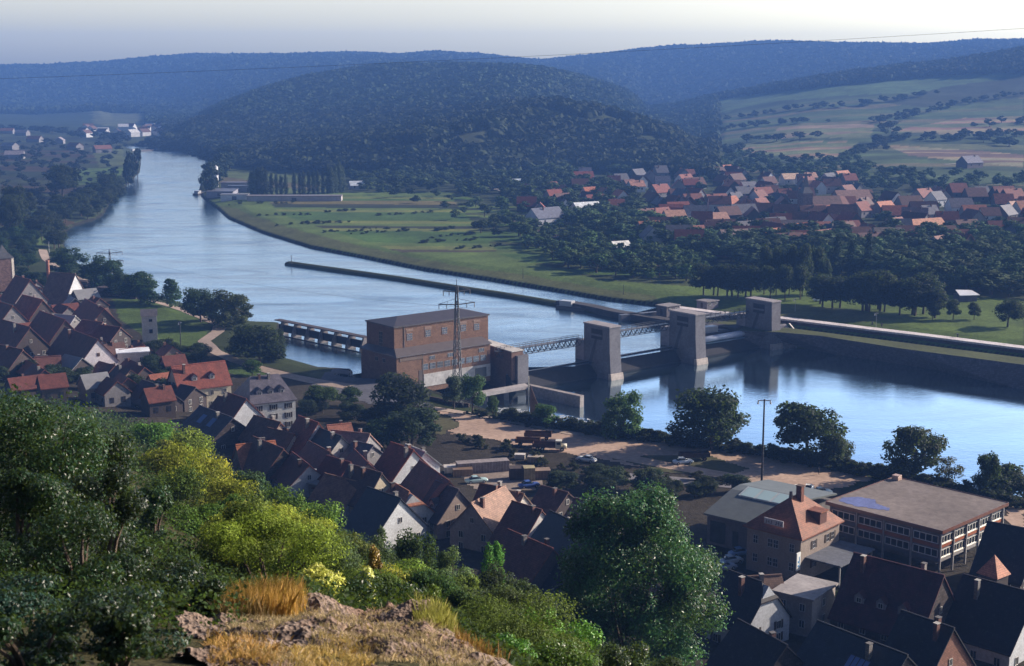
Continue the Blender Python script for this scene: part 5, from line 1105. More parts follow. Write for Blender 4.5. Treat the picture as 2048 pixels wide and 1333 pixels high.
person(1212, 874, 'second person in white just right of the first on the river path', (.72,.70,.7), (.15,.15,.2), rz=1.)
# boats / barges
def barge(px, py, L, rz, label, col=(.06,.05,.055)):
    p = P(px, py, 0); e = empty('barge', (p[0], p[1], 0), rz, label=label, cat='barge'); h = L/2
    b = MB(); b.prism([(-h,-2.2),(h-4,-2.2),(h,0),(h-4,2.2),(-h,2.2)], -.5, [1.1,1.1,1.7,1.1,1.1]); b.build('hull', 'metal', e, col)
    b = MB(); b.box(-h+1, -h+6, -1.5, 1.5, 1.103, 3.0); b.build('wheelhouse', 'paint', e, (.4,.4,.42)); b = MB(); b.box(-h+7, h-6, -1.6, 1.6, 1.103, 1.5); b.build('hatch', 'metal', e, (.12,.1,.1))
barge(408, 388, 26, 1.3, 'dark barge moored by the works on the upper river')
barge(1170, 621, 22, -.55, 'dark work barge moored along the mole near the lock')
barge(285, 303, 34, 1.0, 'tiny barge far up the river bend')
barge(1440, 668, 16, .5, 'small dark barge above the drum gate')
# ------------------------------------------------------------------ trees and shrubs
def crown_np(r, n, lobes, leaf, shape='round', up=.35, spread=1., aspect=.62, dims=(1,1,1)):
    """leaf quads for a crown of unit height (0..1) and about unit width; returns verts, faces, lobe centres"""
    if shape == 'poplar':
        t = np.linspace(.08, .93, lobes); w = .16*np.sin(np.pi*np.clip(t*.86+.12, 0, 1))**.7
        cc = np.stack([r.normal(0, .03, lobes), r.normal(0, .03, lobes), t], 1); rr = np.stack([w, w, np.full(lobes, .12)], 1)
    else:
        th = r.uniform(0, 2*np.pi, lobes); k = np.sqrt(r.uniform(0, 1, lobes)); zz = r.uniform(.30, .86, lobes)
        prof = np.interp(zz, [.2, .45, .65, .9], [.26, .36, .34, .14])
        cc = np.stack([np.cos(th)*k*prof*spread, np.sin(th)*k*prof*spread, zz], 1); s = r.uniform(.09, .19, lobes); rr = np.stack([s, s, s*.85], 1)
        if shape == 'big': s = r.uniform(.06, .15, lobes); rr = np.stack([s, s, s*.8], 1); cc[:, 2] = r.uniform(.10, .9, lobes); f = np.interp(cc[:, 2], [.05, .4, .65, .92], [.34, .40, .36, .12]); k = r.uniform(.3, 1, lobes)**.5; cc[:, 0] = np.cos(th)*k*f; cc[:, 1] = np.sin(th)*k*f
        if shape == 'bush': cc[:, 2] = r.uniform(.12, .8, lobes); f = np.sqrt(np.clip(1-((cc[:, 2]-.15)/.8)**2, .05, 1)); cc[:, 0] = np.cos(th)*k*.36*f; cc[:, 1] = np.sin(th)*k*.36*f
        if shape == 'cone': cc[:, 2] = r.uniform(.1, .93, lobes); f = (1-cc[:, 2])*.36; cc[:, 0] = np.cos(th)*k*f; cc[:, 1] = np.sin(th)*k*f; rr *= (.5+.8*(1-cc[:, 2]))[:, None]
    L = r.integers(0, lobes, n); d = r.normal(size=(n, 3)); d /= np.linalg.norm(d, axis=1)[:, None]
    D_ = np.array(dims); p = (cc[L] + d*rr[L]*(r.uniform(.25, 1., n)**.45)[:, None]*r.uniform(.85, 1.18, n)[:, None])*D_; cc = cc*D_
    nrm = d*1.0 + r.normal(0, .55, (n, 3)); nrm[:, 2] += up; nrm /= np.linalg.norm(nrm, axis=1)[:, None]
    t = np.cross(nrm, r.normal(size=(n, 3))); t /= np.linalg.norm(t, axis=1)[:, None]; b = np.cross(nrm, t)
    s = (leaf*r.uniform(.6, 1.3, n))[:, None]
    v = np.stack([p-t*s, p+b*s*aspect-nrm*s*.15, p+t*s, p-b*s*aspect-nrm*s*.15], 1).reshape(-1, 3)
    return v, np.arange(n*4).reshape(-1, 4), cc
def trunk_mesh(r, cc, h0=.0, rad=.03, limbs=7, name='trunk'):
    b = MB(); top = np.array([0, 0, .55]); q = [np.array([0, 0, h0]), np.array([r.normal(0,.01), r.normal(0,.01), .2]), np.array([r.normal(0,.02), r.normal(0,.02), .38]), top]
    for i in range(3): b.tube(q[i], q[i+1], rad*(1-.25*i), rad*(1-.25*(i+1)), 7, False)
    idx_ = np.argsort(-np.hypot(cc[:, 0], cc[:, 1]))[:limbs]
    for k in idx_:
        a = q[1]+(q[3]-q[1])*r.uniform(.2, .9); c = cc[k]; m_ = (a+c)/2+np.array([0, 0, .03]); b.tube(a, m_, rad*.45, rad*.3, 5, False); b.tube(m_, c, rad*.3, rad*.1, 5, False)
    return b.mesh(name, True)
PRO = {}
def proto(key, n, lobes, leaf, mat, shape='round', rad=.03, limbs=7, seed=1, **kw):
    r = np.random.default_rng(seed); v, f, cc = crown_np(r, n, lobes, leaf, shape, **kw)
    me = mesh_np('crown', v, f); me.materials.append(M[mat]); tm = trunk_mesh(r, cc, 0, rad, limbs); tm.materials.append(M['bark'])
    w_ = float(np.percentile(v[:, 0], 99.6)-np.percentile(v[:, 0], .4)); PRO[key] = (me, tm, w_, v)
if False:
  for i in range(3): proto('near%d' % i, 15000, 46, .017, 'leaf_shiny', 'bush', .012, 10, 10+i)
if False:
  for i in range(4): proto('slope%d' % i, 9000, 34, .020, 'leaf', 'bush', .012, 8, 20+i)
if False: proto('big', 30000, 52, .0155, 'leaf_shiny', 'round', .03, 14, 31, spread=1.15)
for i in range(4): proto('mid%d' % i, 5200, 26, .026, 'leaf', 'round', .026, 9, 40+i)
for i in range(3): proto('full%d' % i, 7000, 34, .024, 'leaf', 'bush', .02, 6, 140+i)
proto('sparse', 1300, 18, .028, 'leaf', 'round', .02, 14, 50)
for i in range(2): proto('lowbush%d' % i, 1500, 16, .05, 'leaf', 'bush', .02, 4, 60+i)
for i in range(4): proto('far%d' % i, 620, 14, .062, 'leaf_far', 'round', .03, 4, 70+i)
for i in range(2): proto('poplar%d' % i, 1500, 16, .026, 'leaf_far', 'poplar', .012, 3, 80+i)
proto('cone0', 2600, 30, .03, 'leaf', 'cone', .02, 4, 90)
SPEC = []       # gathered first, then built: the largest as objects, the rest merged
def T(key, x, y, h, w_, col, name='tree', label='', cat='tree', group=None, solo=False, mass='woodland'):
    SPEC.append(dict(key=key, x=x, y=y, g=zg(x, y), h=h, w=w_, col=col, name=name, label=label, cat=cat, group=group, solo=solo, mass=mass))
tr = random.Random(3)
def jit(c, a=.18): k = tr.uniform(1-a, 1+a); return tuple(v*k*tr.uniform(.93, 1.07) for v in c)
DG, MG, OG, YG, PG, BG = (.020,.048,.018), (.055,.11,.024), (.10,.12,.025), (.18,.20,.03), (.06,.085,.045), (.028,.055,.032)
def tpx(px, base, top, wpx, key, col, label, name='tree', cat='tree', group=None, z=None, solo=True):
    x, y, g = ground(px, base)
    if base > 840 and px > 1050:
        for _ in range(40):
            if zg(x, y) > 1.2: break
            x *= (y-.7)/y; y -= .7
    h = (base-top)*y/F*1.02; T(key, x, y, h, wpx*y/F, col, name, label, cat, group, solo)
def tY(px, Y, top, wpx, key, col, label, name='bush', cat='bush', group=None):
    u, _ = us(px, top); x = float(u)*Y; g = zg(x, Y); zt = ptY(px, top, Y)[2]; h = max(.6, zt-g); W = wpx*Y/F
    shiny = key.startswith('near') or key == 'big'; leaf = max(.018, (.0014 if shiny else .00105)*Y); hv = min(h, W*1.1)
    n = int(min(24000, max(4000, 2.4*W*hv/leaf**2))); r = np.random.default_rng(int(px*7+Y)); lob = int(np.clip(W*hv*(4 if shiny else 1.6), 14, 48))
    Wd = W*.98
    if key == 'big': n, lob, leaf, Wd = 85000, 95, .135, W*.98
    v, f, cc = crown_np(r, n, lob, leaf, 'big' if key == 'big' else 'bush', .25, dims=(Wd, Wd, h)); me = mesh_np('crown', v, f); me.materials.append(M['leaf_shiny' if shiny else 'leaf'])
    tb_ = MB(); 
    for k in range(9): c_ = cc[k]; tb_.tube((c_[0]*.1, c_[1]*.1, 0), (c_[0]*.5, c_[1]*.5, c_[2]*.6), .03*h**.5, .02*h**.5, 5, False); tb_.tube((c_[0]*.5, c_[1]*.5, c_[2]*.6), tuple(c_), .02*h**.5, .006, 5, False)
    e = empty(name, (x, Y, g-.05), 0, label=label, cat=cat, group=group); gn = 1.0 if (shiny and Y < 35 and px < 460) else 1.45; col = (min(.6, col[0]*gn), min(.6, col[1]*gn), col[2]*1.05); obj('crown', me, None, e, col); obj('stem', tb_.mesh('stem'), 'bark', e, (.10,.075,.06))
NB = 'leafy shrub'
for a in [ # near left mass
 (70,21,742,400,'near0',DG,'dark glossy bush filling the upper left of the foreground','bush'),(190,23,780,220,'near1',DG,'dark glossy bush with a lit top right of the upper left bush','bush'),
 (20,16,900,360,'near2',DG,'dark glossy bush at the left edge halfway down','bush'),(190,17,905,300,'near0',(.018,.036,.018),'very dark bush in the middle of the left foreground','bush'),
 (150,14,1010,400,'near1',DG,'broad dark bush in the lower left with glinting leaves','bush'),(320,15.5,1060,220,'near2',(.022,.048,.026),'dark bush touching the dry grass left of the rocky ledge','bush'),
 (50,10.5,1170,420,'near0',(.020,.05,.030),'bluish green bush in the bottom left corner','bush'),(260,10.3,1150,360,'near1',(.020,.045,.026),'dark bush at the bottom edge left of the rocky ledge','bush'),
 (60,8.5,1262,330,'near1',DG,'dark bush at the bottom edge in the lower left corner','bush'),(230,8.6,1262,260,'near1',(.022,.05,.02),'low dark bush at the bottom edge beside the ledge','bush'),
 (420,13.5,1255,110,'near2',DG,'small dark bush at the left rim of the rocky ledge','bush'),(300,34,950,130,'near1',DG,'dark bush in front of the yellowish slope bushes','bush')]: tY(*a)
for a in [ # slope
 (310,170,835,150,'slope0',MG,'green slope bush left of the first dark house','bush'),(375,150,850,150,'slope1',OG,'olive bush near the top of the slope below the dark stone house','bush'),
 (350,95,880,230,'slope2',(.15,.17,.025),'yellow green bush on the upper slope','bush'),(430,120,905,150,'slope3',(.17,.15,.02),'bush turning yellow beside the orange roofed house','bush'),
 (445,80,950,200,'slope0',(.13,.14,.022),'yellow green bush in the middle of the slope','bush'),(500,118,935,110,'slope1',BG,'dark green bush just below the orange roofed house','bush'),
 (560,105,955,130,'slope2',MG,'green bush below the brown roofed houses','bush'),(535,72,985,180,'slope3',(.17,.20,.035),'open yellow green small tree with a visible fork on the slope','small_tree'),
 (400,52,1000,260,'slope1',MG,'large green bush above the dry grass','bush'),(640,95,985,130,'slope0',(.08,.13,.03),'green bush left of the big white gabled house','bush'),
 (470,42,1065,260,'slope2',(.08,.12,.028),'deep green bush just above the dry golden grass','bush'),(600,58,1030,220,'slope3',(.20,.25,.03),'bright yellow green bush in the centre of the slope','bush'),
 (540,44,1060,190,'slope0',(.13,.20,.03),'lime green bush left of the pale yellow flowers','bush'),(700,72,1045,150,'slope1',(.08,.10,.03),'olive green bush below the big white gabled house','bush'),
 (690,42,1090,110,'slope2',(.22,.15,.035),'ochre bush among the green slope bushes','bush'),(760,90,1040,70,'slope3',(.05,.07,.045),'grey green bush in front of the big white gable','bush'),
 (830,82,1045,130,'slope0',(.020,.042,.018),'dark pointed bush right of the big white gabled house','bush'),(765,60,1090,150,'slope1',(.035,.06,.03),'dark green bush below the grey green one','bush'),
 (905,78,1078,110,'slope2',PG,'greyish bush below the brown gabled houses','bush'),(990,95,1045,75,'slope3',(.06,.14,.03),'small bright green bush between brown gables','bush'),
 (1000,74,1110,140,'slope0',(.04,.06,.045),'grey green bush left of the broad dark red roof','bush'),(870,52,1125,170,'slope1',(.025,.058,.02),'green bush right of the middle of the slope','bush'),
 (950,48,1150,170,'slope2',(.028,.06,.022),'dense green bush above the rust coloured bush','bush'),(1050,62,1150,110,'slope3',(.035,.055,.035),'dull green bush at the foot of the huge dark barn','bush'),
 (640,27,1118,150,'near0',(.55,.46,.12),'bush covered with pale yellow flowers','bush'),(725,29,1112,75,'near1',(.55,.48,.16),'small clump of pale yellow flowers','bush'),(745,36,1060,55,'near2',(.20,.14,.03),'small ochre clump above the pale yellow flowers','bush'),
 (600,21,1165,150,'near1',(.022,.045,.018),'dark bush left of the rocky gap','bush'),(760,22,1140,250,'near0',(.022,.055,.020),'big dark green bush overhanging the middle of the rocky ledge','bush'),
 (850,26,1160,120,'near2',(.07,.11,.02),'yellow green bush at the peak of the rocky ledge','bush'),(900,30,1200,120,'near1',(.03,.07,.022),'green bush right of the ledge peak','bush'),
 (965,30,1235,110,'near0',(.12,.07,.03),'rust coloured bush right of the rocky ledge','bush'),(1060,34,1190,200,'near2',(.09,.17,.028),'bright green bush below the huge dark barn','bush'),
 (1150,32,1225,200,'near1',(.07,.16,.028),'bright green bush left of the foot of the big tree','bush'),(1010,20,1285,160,'near0',(.07,.15,.028),'bright green bush at the bottom edge right of the rocky ledge','bush'),
 (1130,21,1275,240,'near2',(.07,.14,.028),'bright green bush at the middle of the bottom edge','bush'),(1250,30,1265,220,'near1',(.035,.06,.03),'dull green bush at the bottom edge below the big tree','bush'),
 (1350,45,1300,200,'slope2',(.02,.035,.02),'dark bush at the bottom edge right of the big tree','bush')]: tY(*a)
tY(1268,112,966,420,'big',(.022,.058,.026),'huge dark green tree standing before the old town houses','tree','tree')
SLM = [((500,1190),'the golden dry grass'),((650,1130),'the pale yellow flowers'),((470,890),'the orange roofed house'),((860,1230),'the ledge peak'),((800,1020),'the big white gable'),((400,850),'the skylit stone house'),((1250,1100),'the huge tree'),((1060,1100),'the wide dark red roof'),((120,850),'the glossy left bushes'),((620,1000),'the houses with white lower walls')]
sr = random.Random(33); PL = [((.13,.16,.03),'yellow green'),((.10,.15,.03),'fresh green'),((.045,.085,.022),'deep green'),((.07,.10,.03),'mid green'),((.15,.15,.03),'yellowing'),((.05,.075,.045),'grey green')]
for i in range(64):
    Y = math.exp(sr.uniform(math.log(30), math.log(175))); lo = 330 if Y > 60 else 420; px = sr.uniform(lo, 1080 if Y < 110 else 760); u_ = (px-CX)/F/CT*1.02; x = u_*Y; g = zg(x, Y); h = sr.uniform(2.0, 4.6)*(.75 if Y < 45 else 1); qx, qy = proj(x, Y, g+h); lim = float(np.interp(qx, [280,400,480,560,640,700,800,850,950,1000,1080], [850,880,950,1000,1020,1085,1100,1110,1130,1150,1190]))+14
    if qy < lim: h -= (lim-qy)*Y/F; qy = lim
    if h < 1.0: continue
    w_ = sr.uniform(2.6, 5.)*F/Y; pool = PL if px < 720 else PL[2:4]+PL[5:]+PL[1:2]; col, nm = sr.choice(pool); c_ = sorted(SLM, key=lambda q: (q[0][0]-qx)**2+(q[0][1]-qy)**2)[0]
    dx, dy = qx-c_[0][0], qy+40-c_[0][1]; where = ('right of' if dx > 0 else 'left of') if abs(dx) > abs(dy) else ('below' if dy > 0 else 'above'); sz = 'small' if h < 3 else 'tall' if h > 4.2 else 'middling'
    tY(float(qx), Y, float(qy), w_, 'slope%d' % (i % 4), jit(col, .15), '%s %s slope bush %s%s %s' % (sz, nm, 'just ' if math.hypot(dx, dy) < 70 else 'far ' if math.hypot(dx, dy) > 150 else '', where, c_[1]), group='bushes of the near slope')
for a in [ # bank of the lower pool
 (1244,877,765,80,'full0',MG,'slim bushy tree on the bank left of the other bank trees'),(1424,901,748,150,'full1',(.018,.036,.018),'full round tree on the bank nearest the weir'),
 (1612,924,780,135,'mid2',(.022,.040,.018),'ragged tree on the bank right of the floodlight mast'),(1672,924,797,70,'mid3',(.03,.04,.018),'upright brownish tree leaning against the ragged bank tree'),
 (1662,934,862,70,'mid0',(.03,.045,.02),'small rounded tree in front of the ragged bank tree'),(1735,939,890,38,'sparse',(.05,.035,.03),'tiny bare looking tree on the bank'),
 (1830,969,838,120,'mid1',(.028,.038,.018),'wide reddish topped tree on the bank'),(1895,977,908,65,'sparse',(.05,.04,.025),'thin sparse tree beside the wide reddish topped tree'),
 (2018,999,868,125,'mid2',(.022,.036,.018),'large tree on the bank at the right edge'),(1972,994,895,50,'mid3',DG,'smaller tree just left of the tree at the right edge'),
 (1090,854,805,50,'mid3',MG,'small bush like tree below the guide wall'),(985,835,790,25,'mid0',MG,'small young tree by the river path near the pylon'),
 (805,862,736,115,'mid1',(.020,.030,.030),'dark bluish tree in front of the power station'),(825,905,802,115,'mid2',(.030,.052,.030),'broad green tree below the dark bluish tree'),(765,905,835,90,'mid0',DG,'dark tree left of the broad green tree'),
 (945,828,742,50,'mid3',(.05,.11,.035),'light green birch like tree right of the pylon'),(908,818,748,48,'mid0',(.05,.075,.05),'pale thin tree just left of the pylon'),
 (650,818,762,75,'mid2',MG,'round garden tree right of the long white house'),(700,812,770,45,'mid3',DG,'small dark garden tree left of the power station yard'),(505,752,720,40,'mid0',MG,'small round bush tree by the riverside road bend'),
 (520,728,636,105,'full1',(.012,.022,.014),'dark dense tree at the inlet beside the intake screen'),(485,715,642,64,'full2',(.012,.022,.014),'second dark tree left of the dense inlet tree'),(548,722,650,46,'full0',(.014,.026,.014),'narrow dark tree closest to the intake screen'),
 (458,652,570,92,'full0',(.035,.045,.015),'olive willow on the river bank above the road bend'),(402,645,565,74,'full1',DG,'dark tree left of the olive willow'),(343,615,555,48,'cone0',DG,'dark pointed conifer on the river bank'),
 (283,606,532,84,'full2',DG,'dark oval tree behind the bare white pole'),(212,577,503,72,'full0',DG,'tall dark tree hiding the small pylon'),(183,568,520,48,'full1',DG,'small dark tree left of the small pylon'),(240,592,540,68,'full2',DG,'dark tree between the small pylon and the white pole'),
 (138,548,490,72,'full0',DG,'rounded dark tree at the river edge above the barn')]: tpx(*a)
# shrubs of the near bank, hedge and yards
def line(pts, n, hr, wr, key, col, name, label, cat, jx=1.5, mass='riverside scrub', group=None):
    W = [ground(*q) for q in pts]; seg = [math.hypot(b_[0]-a[0], b_[1]-a[1]) for a, b_ in zip(W[:-1], W[1:])]; tot = sum(seg)
    for i in range(n):
        d = tot*(i+tr.uniform(.1, .9))/n
        for s, a, b_ in zip(seg, W[:-1], W[1:]):
            if d <= s: break
            d -= s
        t = min(1, d/s); x = a[0]+(b_[0]-a[0])*t+tr.uniform(-jx, jx); y = a[1]+(b_[1]-a[1])*t+tr.uniform(-jx, jx); h = tr.uniform(*hr)
        T(key+str(tr.randrange(2 if 'lowbush' in key or 'poplar' in key else 4)), x, y, h, h*tr.uniform(*wr), jit(col), name, label, cat, group, False, mass)
line([(940,828),(1060,850),(1200,873),(1440,901),(1640,931),(1800,958),(2048,1008)], 95, (1.0,2.4), (1.1,1.9), 'lowbush', (.030,.042,.022), 'bank_shrub', 'low dark shrub in the hedge along the near bank of the lower pool', 'shrub', 1.2, group='hedge shrubs along the lower pool')
line([(1010,838),(1085,853),(1250,874),(1500,908),(1700,945),(1900,988),(2048,1019)], 80, (2.2,3.8), (1.3,2.0), 'lowbush', (.022,.030,.016), 'bank_shrub', 'dark shrub hanging over the water on the near bank of the lower pool', 'shrub', 1.0, group='waterside shrubs along the lower pool')
line([(872,880),(930,885),(1030,905),(1100,935),(1260,960),(1470,968)], 30, (1.2,2.5), (1.1,1.7), 'lowbush', (.040,.042,.020), 'scrub_bush', 'brownish scrub bush on the bank below the earth lot', 'shrub', 2.5, group='scrub bushes below the earth lot')
line([(1090,985),(1150,985),(1210,985),(1300,985)], 12, (3,6), (.9,1.3), 'mid', (.035,.055,.03), 'garden_tree', 'garden tree behind the brown roofs left of the big tree', 'tree', 4, group='garden trees left of the big tree')
line([(1330,1000),(1390,990),(1460,990)], 8, (2.5,4.5), (.9,1.3), 'mid', (.03,.045,.022), 'garden_tree', 'garden tree between the big tree and the warehouse', 'tree', 4, group='garden trees left of the warehouse')
line([(240,730),(300,735),(330,750),(340,800)], 14, (3,6), (.9,1.3), 'mid', (.030,.048,.024), 'garden_tree', 'garden tree left of the cream house', 'tree', 4, group='garden trees left of the cream house')
line([(305,700),(330,710),(380,715),(400,730)], 9, (3,5), (.9,1.3), 'mid', (.036,.052,.024), 'garden_tree', 'garden tree below the white tower house', 'tree', 3, group='garden trees below the white tower house')
line([(600,825),(680,832),(740,850),(790,870)], 14, (3,5), (.9,1.3), 'mid', (.022,.034,.022), 'garden_tree', 'dark garden tree right of the long white house', 'tree', 4, group='garden trees right of the long white house')
line([(1640,1235),(1700,1225)], 2, (4,5), (.9,1.2), 'mid', (.03,.055,.03), 'garden_tree', 'garden tree under the canopy of the hipped house', 'tree', 1, group='garden trees by the hipped house')
line([(1990,1270),(2048,1290)], 4, (5,7), (.9,1.2), 'mid', (.016,.028,.02), 'garden_tree', 'dark garden tree in the lower right corner', 'tree', 3, group='garden trees in the lower right corner')
line([(20,560),(60,570),(120,600)], 10, (4,7), (.9,1.2), 'mid', DG, 'garden_tree', 'dark tree among the roofs of the left part of town', 'tree', 5, group='trees among the left roofs')
for q in ([(520,433),(570,431),(622,430)],[(558,452),(700,446)],[(600,447),(662,445)],[(640,466),(745,462)],[(700,470),(830,462)],[(855,478),(960,468)],[(730,458),(825,460)],[(840,487),(950,480)],[(650,425),(700,422)],[(450,412),(560,408),(600,405)],[(870,462),(905,458)],[(760,432),(860,426)],[(900,500),(1000,492)],[(880,412),(960,410)]):
    line(q, 9, (.8,2.0), (1.3,2.6), 'lowbush', (.028,.042,.022), 'hedge_shrub', 'dark shrub in the low hedges between the meadow strips', 'shrub', 2.5, group='hedge shrubs on the meadow strips')
line([(10,762),(90,770),(180,775),(260,790),(330,815)], 20, (3,6), (.9,1.3), 'mid', (.030,.050,.024), 'garden_tree', 'garden tree', 'tree', 7, group='garden trees above the left foreground')
line([(60,690),(150,715),(230,730),(300,745)], 12, (2.5,4.5), (.9,1.3), 'mid', (.030,.050,.024), 'garden_tree', 'garden tree', 'tree', 5, group='garden trees above the left foreground')
# left bank of the upper river
line([(118,500),(95,470),(120,440),(170,420),(205,395),(240,375)], 30, (8,13), (.9,1.2), 'mid', (.020,.030,.020), 'river_tree', 'dark riverside tree in the long row on the left bank', 'tree', 8, group='riverside trees on the left bank')
line([(150,442),(190,432),(215,412),(250,372)], 16, (6,9), (.9,1.2), 'mid', (.020,.030,.020), 'river_tree', 'dark riverside tree in the long row on the left bank', 'tree', 4, group='riverside trees on the left bank')
for a in [(262,372,305,24,'far0'),(275,350,298,22,'far1'),(268,360,310,26,'far2'),(258,385,322,24,'far3'),(125,395,330,62,'mid0'),(150,385,335,30,'far1')]: tpx(a[0],a[1],a[2],a[3],a[4],(.022,.034,.024),'dark tree near the left bank far up the river','river_tree','tree','far left bank trees',solo=False)
line([(8,480),(25,462),(45,440)], 9, (18,24), (.45,.6), 'mid', (.012,.020,.016), 'screen_tree', 'tall dark tree of the screen at the left edge', 'tree', 3, group='tall dark screen at the left edge')
line([(462,335),(450,345),(432,360),(418,385),(412,402)], 16, (12,22), (.5,.7), 'far', (.030,.045,.030), 'river_tree', 'tall tree of the row on the right bank beside the works', 'tree', 3, group='river trees beside the works')
# meadow poplars
ORD = 'first second third fourth fifth sixth seventh eighth ninth tenth eleventh twelfth thirteenth fourteenth fifteenth sixteenth seventeenth eighteenth nineteenth twentieth last'.split()
for i, (a, b_, t) in enumerate([(503,392,345),(508,392,342),(516,392,338),(524,392,336),(533,392,342),(543,391,348),(553,391,348),(563,391,352),(572,391,349),(589,390,346),(600,390,347),(608,390,345),(618,389,345),(627,389,345),(636,389,344),(646,388,345),(657,388,330),(663,388,336),(671,387,332),(679,386,326),(685,385,335)]):
    tpx(a, b_, t, 11 if i > 4 and i < 16 else 15, 'poplar%d' % (i % 2), (.055,.075,.050), 'slim poplar, %s from the left in the row across the meadow' % ORD[i], 'poplar', 'poplar', 'poplars in the row across the meadow')
for a, b_, t, w_ in ((1672,560,470,24),(1700,562,482,20),(1735,560,464,24)): tpx(a, b_, t, w_, 'poplar0', (.022,.040,.022), {1672: 'left one', 1700: 'shorter middle one', 1735: 'right one'}[a]+' of the three tall dark poplars before the far village', 'poplar', 'poplar')
for a, b_, t, w_ in ((1528,590,488,34),(1552,592,492,30),(1578,592,484,34),(1604,592,482,36),(1630,588,486,32),(1645,590,510,30),(1540,600,520,40),(1600,600,530,40),(1570,602,525,36)): tpx(a, b_, t, w_, 'mid%d' % tr.randrange(4), (.020,.036,.020), 'tall leafy tree in the dark clump behind the farthest weir pier', 'tall_tree', 'tree', 'tall clump behind the farthest pier')
line([(1410,590),(1450,594),(1500,597)], 8, (11,14), (.75,.9), 'mid', (.018,.032,.020), 'park_tree', 'round tree in the row behind the lock houses', 'tree', 3, group='round trees behind the lock houses')
line([(1640,612),(1720,622),(1800,630),(1880,632)], 17, (11,15), (.85,1.05), 'mid', (.018,.032,.022), 'park_tree', 'round tree in the dark row across the lock channel', 'tree', 5, group='round trees across the lock channel')
for a in [(1906,640,598,32,'mid0','small round tree left of the solitary meadow tree'),(1948,640,603,26,'mid1','oval bush on the right meadow'),(2015,655,590,60,'mid2','solitary spreading tree on the right meadow'),(1865,640,600,28,'mid3','small tree at the right end of the dark row')]: tpx(a[0],a[1],a[2],a[3],a[4],(.024,.038,.022),a[5])
# scattered and massed trees beyond the river
def fill(poly, n, hr, wr, key, col, name, label, mass, group, dist=6, cat='tree'):
    xs = [p[0] for p in poly]; ys = [p[1] for p in poly]; k = 0; tries = 0; pts = []
    while k < n and tries < n*12:
        tries += 1; px, py = tr.uniform(min(xs), max(xs)), tr.uniform(min(ys), max(ys))
        if not inpoly(np.array([px]), np.array([py]), poly)[0]: continue
        x, y, g = ground(px, py)
        if any((x-a)**2+(y-b_)**2 < (r_+1.5)**2 for a, b_, r_ in HC if abs(x-a) < 20): continue
        if any((x-a)**2+(y-b_)**2 < dist*dist for a, b_ in pts): continue
        pts.append((x, y)); h = tr.uniform(*hr); T(key+str(tr.randrange(4)), x, y, h, h*tr.uniform(*wr), jit(col, .3), name, label, cat, group, False, mass); k += 1
OR = (.060,.10,.032)
fill([(700,392),(900,378),(1010,395),(1100,440),(1250,475),(1400,505),(1420,560),(1150,545),(1050,505),(960,470),(850,430)], 60, (4,8), (.9,1.3), 'far', OR, 'orchard_tree', 'small orchard tree scattered over the meadow strips', 'orchard', 'orchard trees on the meadow strips', 10)
fill([(1000,440),(1120,470),(1280,490),(1420,520),(1400,565),(1250,560),(1130,535),(1050,495)], 90, (5,9), (.9,1.3), 'far', OR, 'orchard_tree', 'orchard tree in the thick belt along the right meadow', 'orchard', 'orchard trees in the belt beside the right meadow', 6)
fill([(690,360),(960,355),(1150,345),(1260,400),(1290,460),(1100,430),(1010,400),(900,385),(720,385)], 240, (6,11), (.9,1.3), 'far', (.055,.085,.038), 'woodland_tree', 'tree in the wood between the meadow and the far village', 'woodland', 'trees between meadow and far village', 6)
fill([(1080,430),(1280,462),(1560,482),(1760,482),(2070,482),(2070,600),(1900,585),(1700,560),(1500,540),(1400,515),(1200,478)], 420, (7,12), (.9,1.3), 'far', (.055,.088,.036), 'woodland_tree', 'tree in the green belt in front of the far village', 'woodland', 'trees in front of the far village', 6)
fill(vill, 130, (4,8), (.9,1.2), 'far', (.034,.052,.028), 'woodland_tree', 'tree between the roofs of the far village', 'village trees', 'trees between the far village roofs', 7)
fill([(1080,350),(1150,300),(1380,290),(1560,335),(1700,320),(1800,352),(2070,362),(2070,385),(1760,380),(1500,352)], 230, (5,10), (.9,1.3), 'far', (.055,.088,.036), 'woodland_tree', 'tree on the wooded slope above the far village', 'woodland', 'trees above the far village', 7)
fill([(0,285),(240,290),(235,350),(150,420),(60,440),(0,420)], 130, (3,7), (1,1.6), 'far', (.026,.034,.028), 'plain_shrub', 'dark bush scattered over the plain left of the river', 'plain scrub', 'bushes on the left plain', 14, 'shrub')
fill([(0,470),(60,440),(75,520),(40,560),(0,540)], 30, (4,8), (1,1.3), 'mid', DG, 'garden_tree', 'dark tree above the left part of town', 'trees', 'trees above the left part of town', 6)
for pts, n in (([(1470,240),(1560,225),(1700,215),(1760,205)], 40), ([(1760,245),(1850,225),(1950,205),(2048,190)], 50), ([(1380,280),(1450,262),(1560,250),(1640,245)], 36), ([(1760,290),(1780,270),(1760,245)], 22), ([(1660,322),(1740,305),(1765,285)], 26), ([(1780,283),(1900,280),(2048,272)], 40), ([(1490,285),(1640,275)], 12), ([(1960,255),(2048,245)], 12), ([(1770,205),(1860,190)], 14), ([(1440,300),(1500,318),(1600,330)], 22), ([(1970,285),(2048,295)], 14)):
    line(pts, int(n*.75), (5,10), (1.,1.4), 'far', (.034,.052,.030), 'hillside_tree', 'tree in a hedgerow on the far right slopes', 'tree', 14, 'hedgerows', 'hedgerow trees on the far right slopes')
line([(0,262),(120,268),(250,285),(330,292),(420,300)], 60, (6,11), (1.1,1.5), 'far', (.024,.034,.026), 'plain_shrub', 'dark bush scattered over the plain left of the river', 'shrub', 25, 'plain scrub', 'bushes on the left plain')
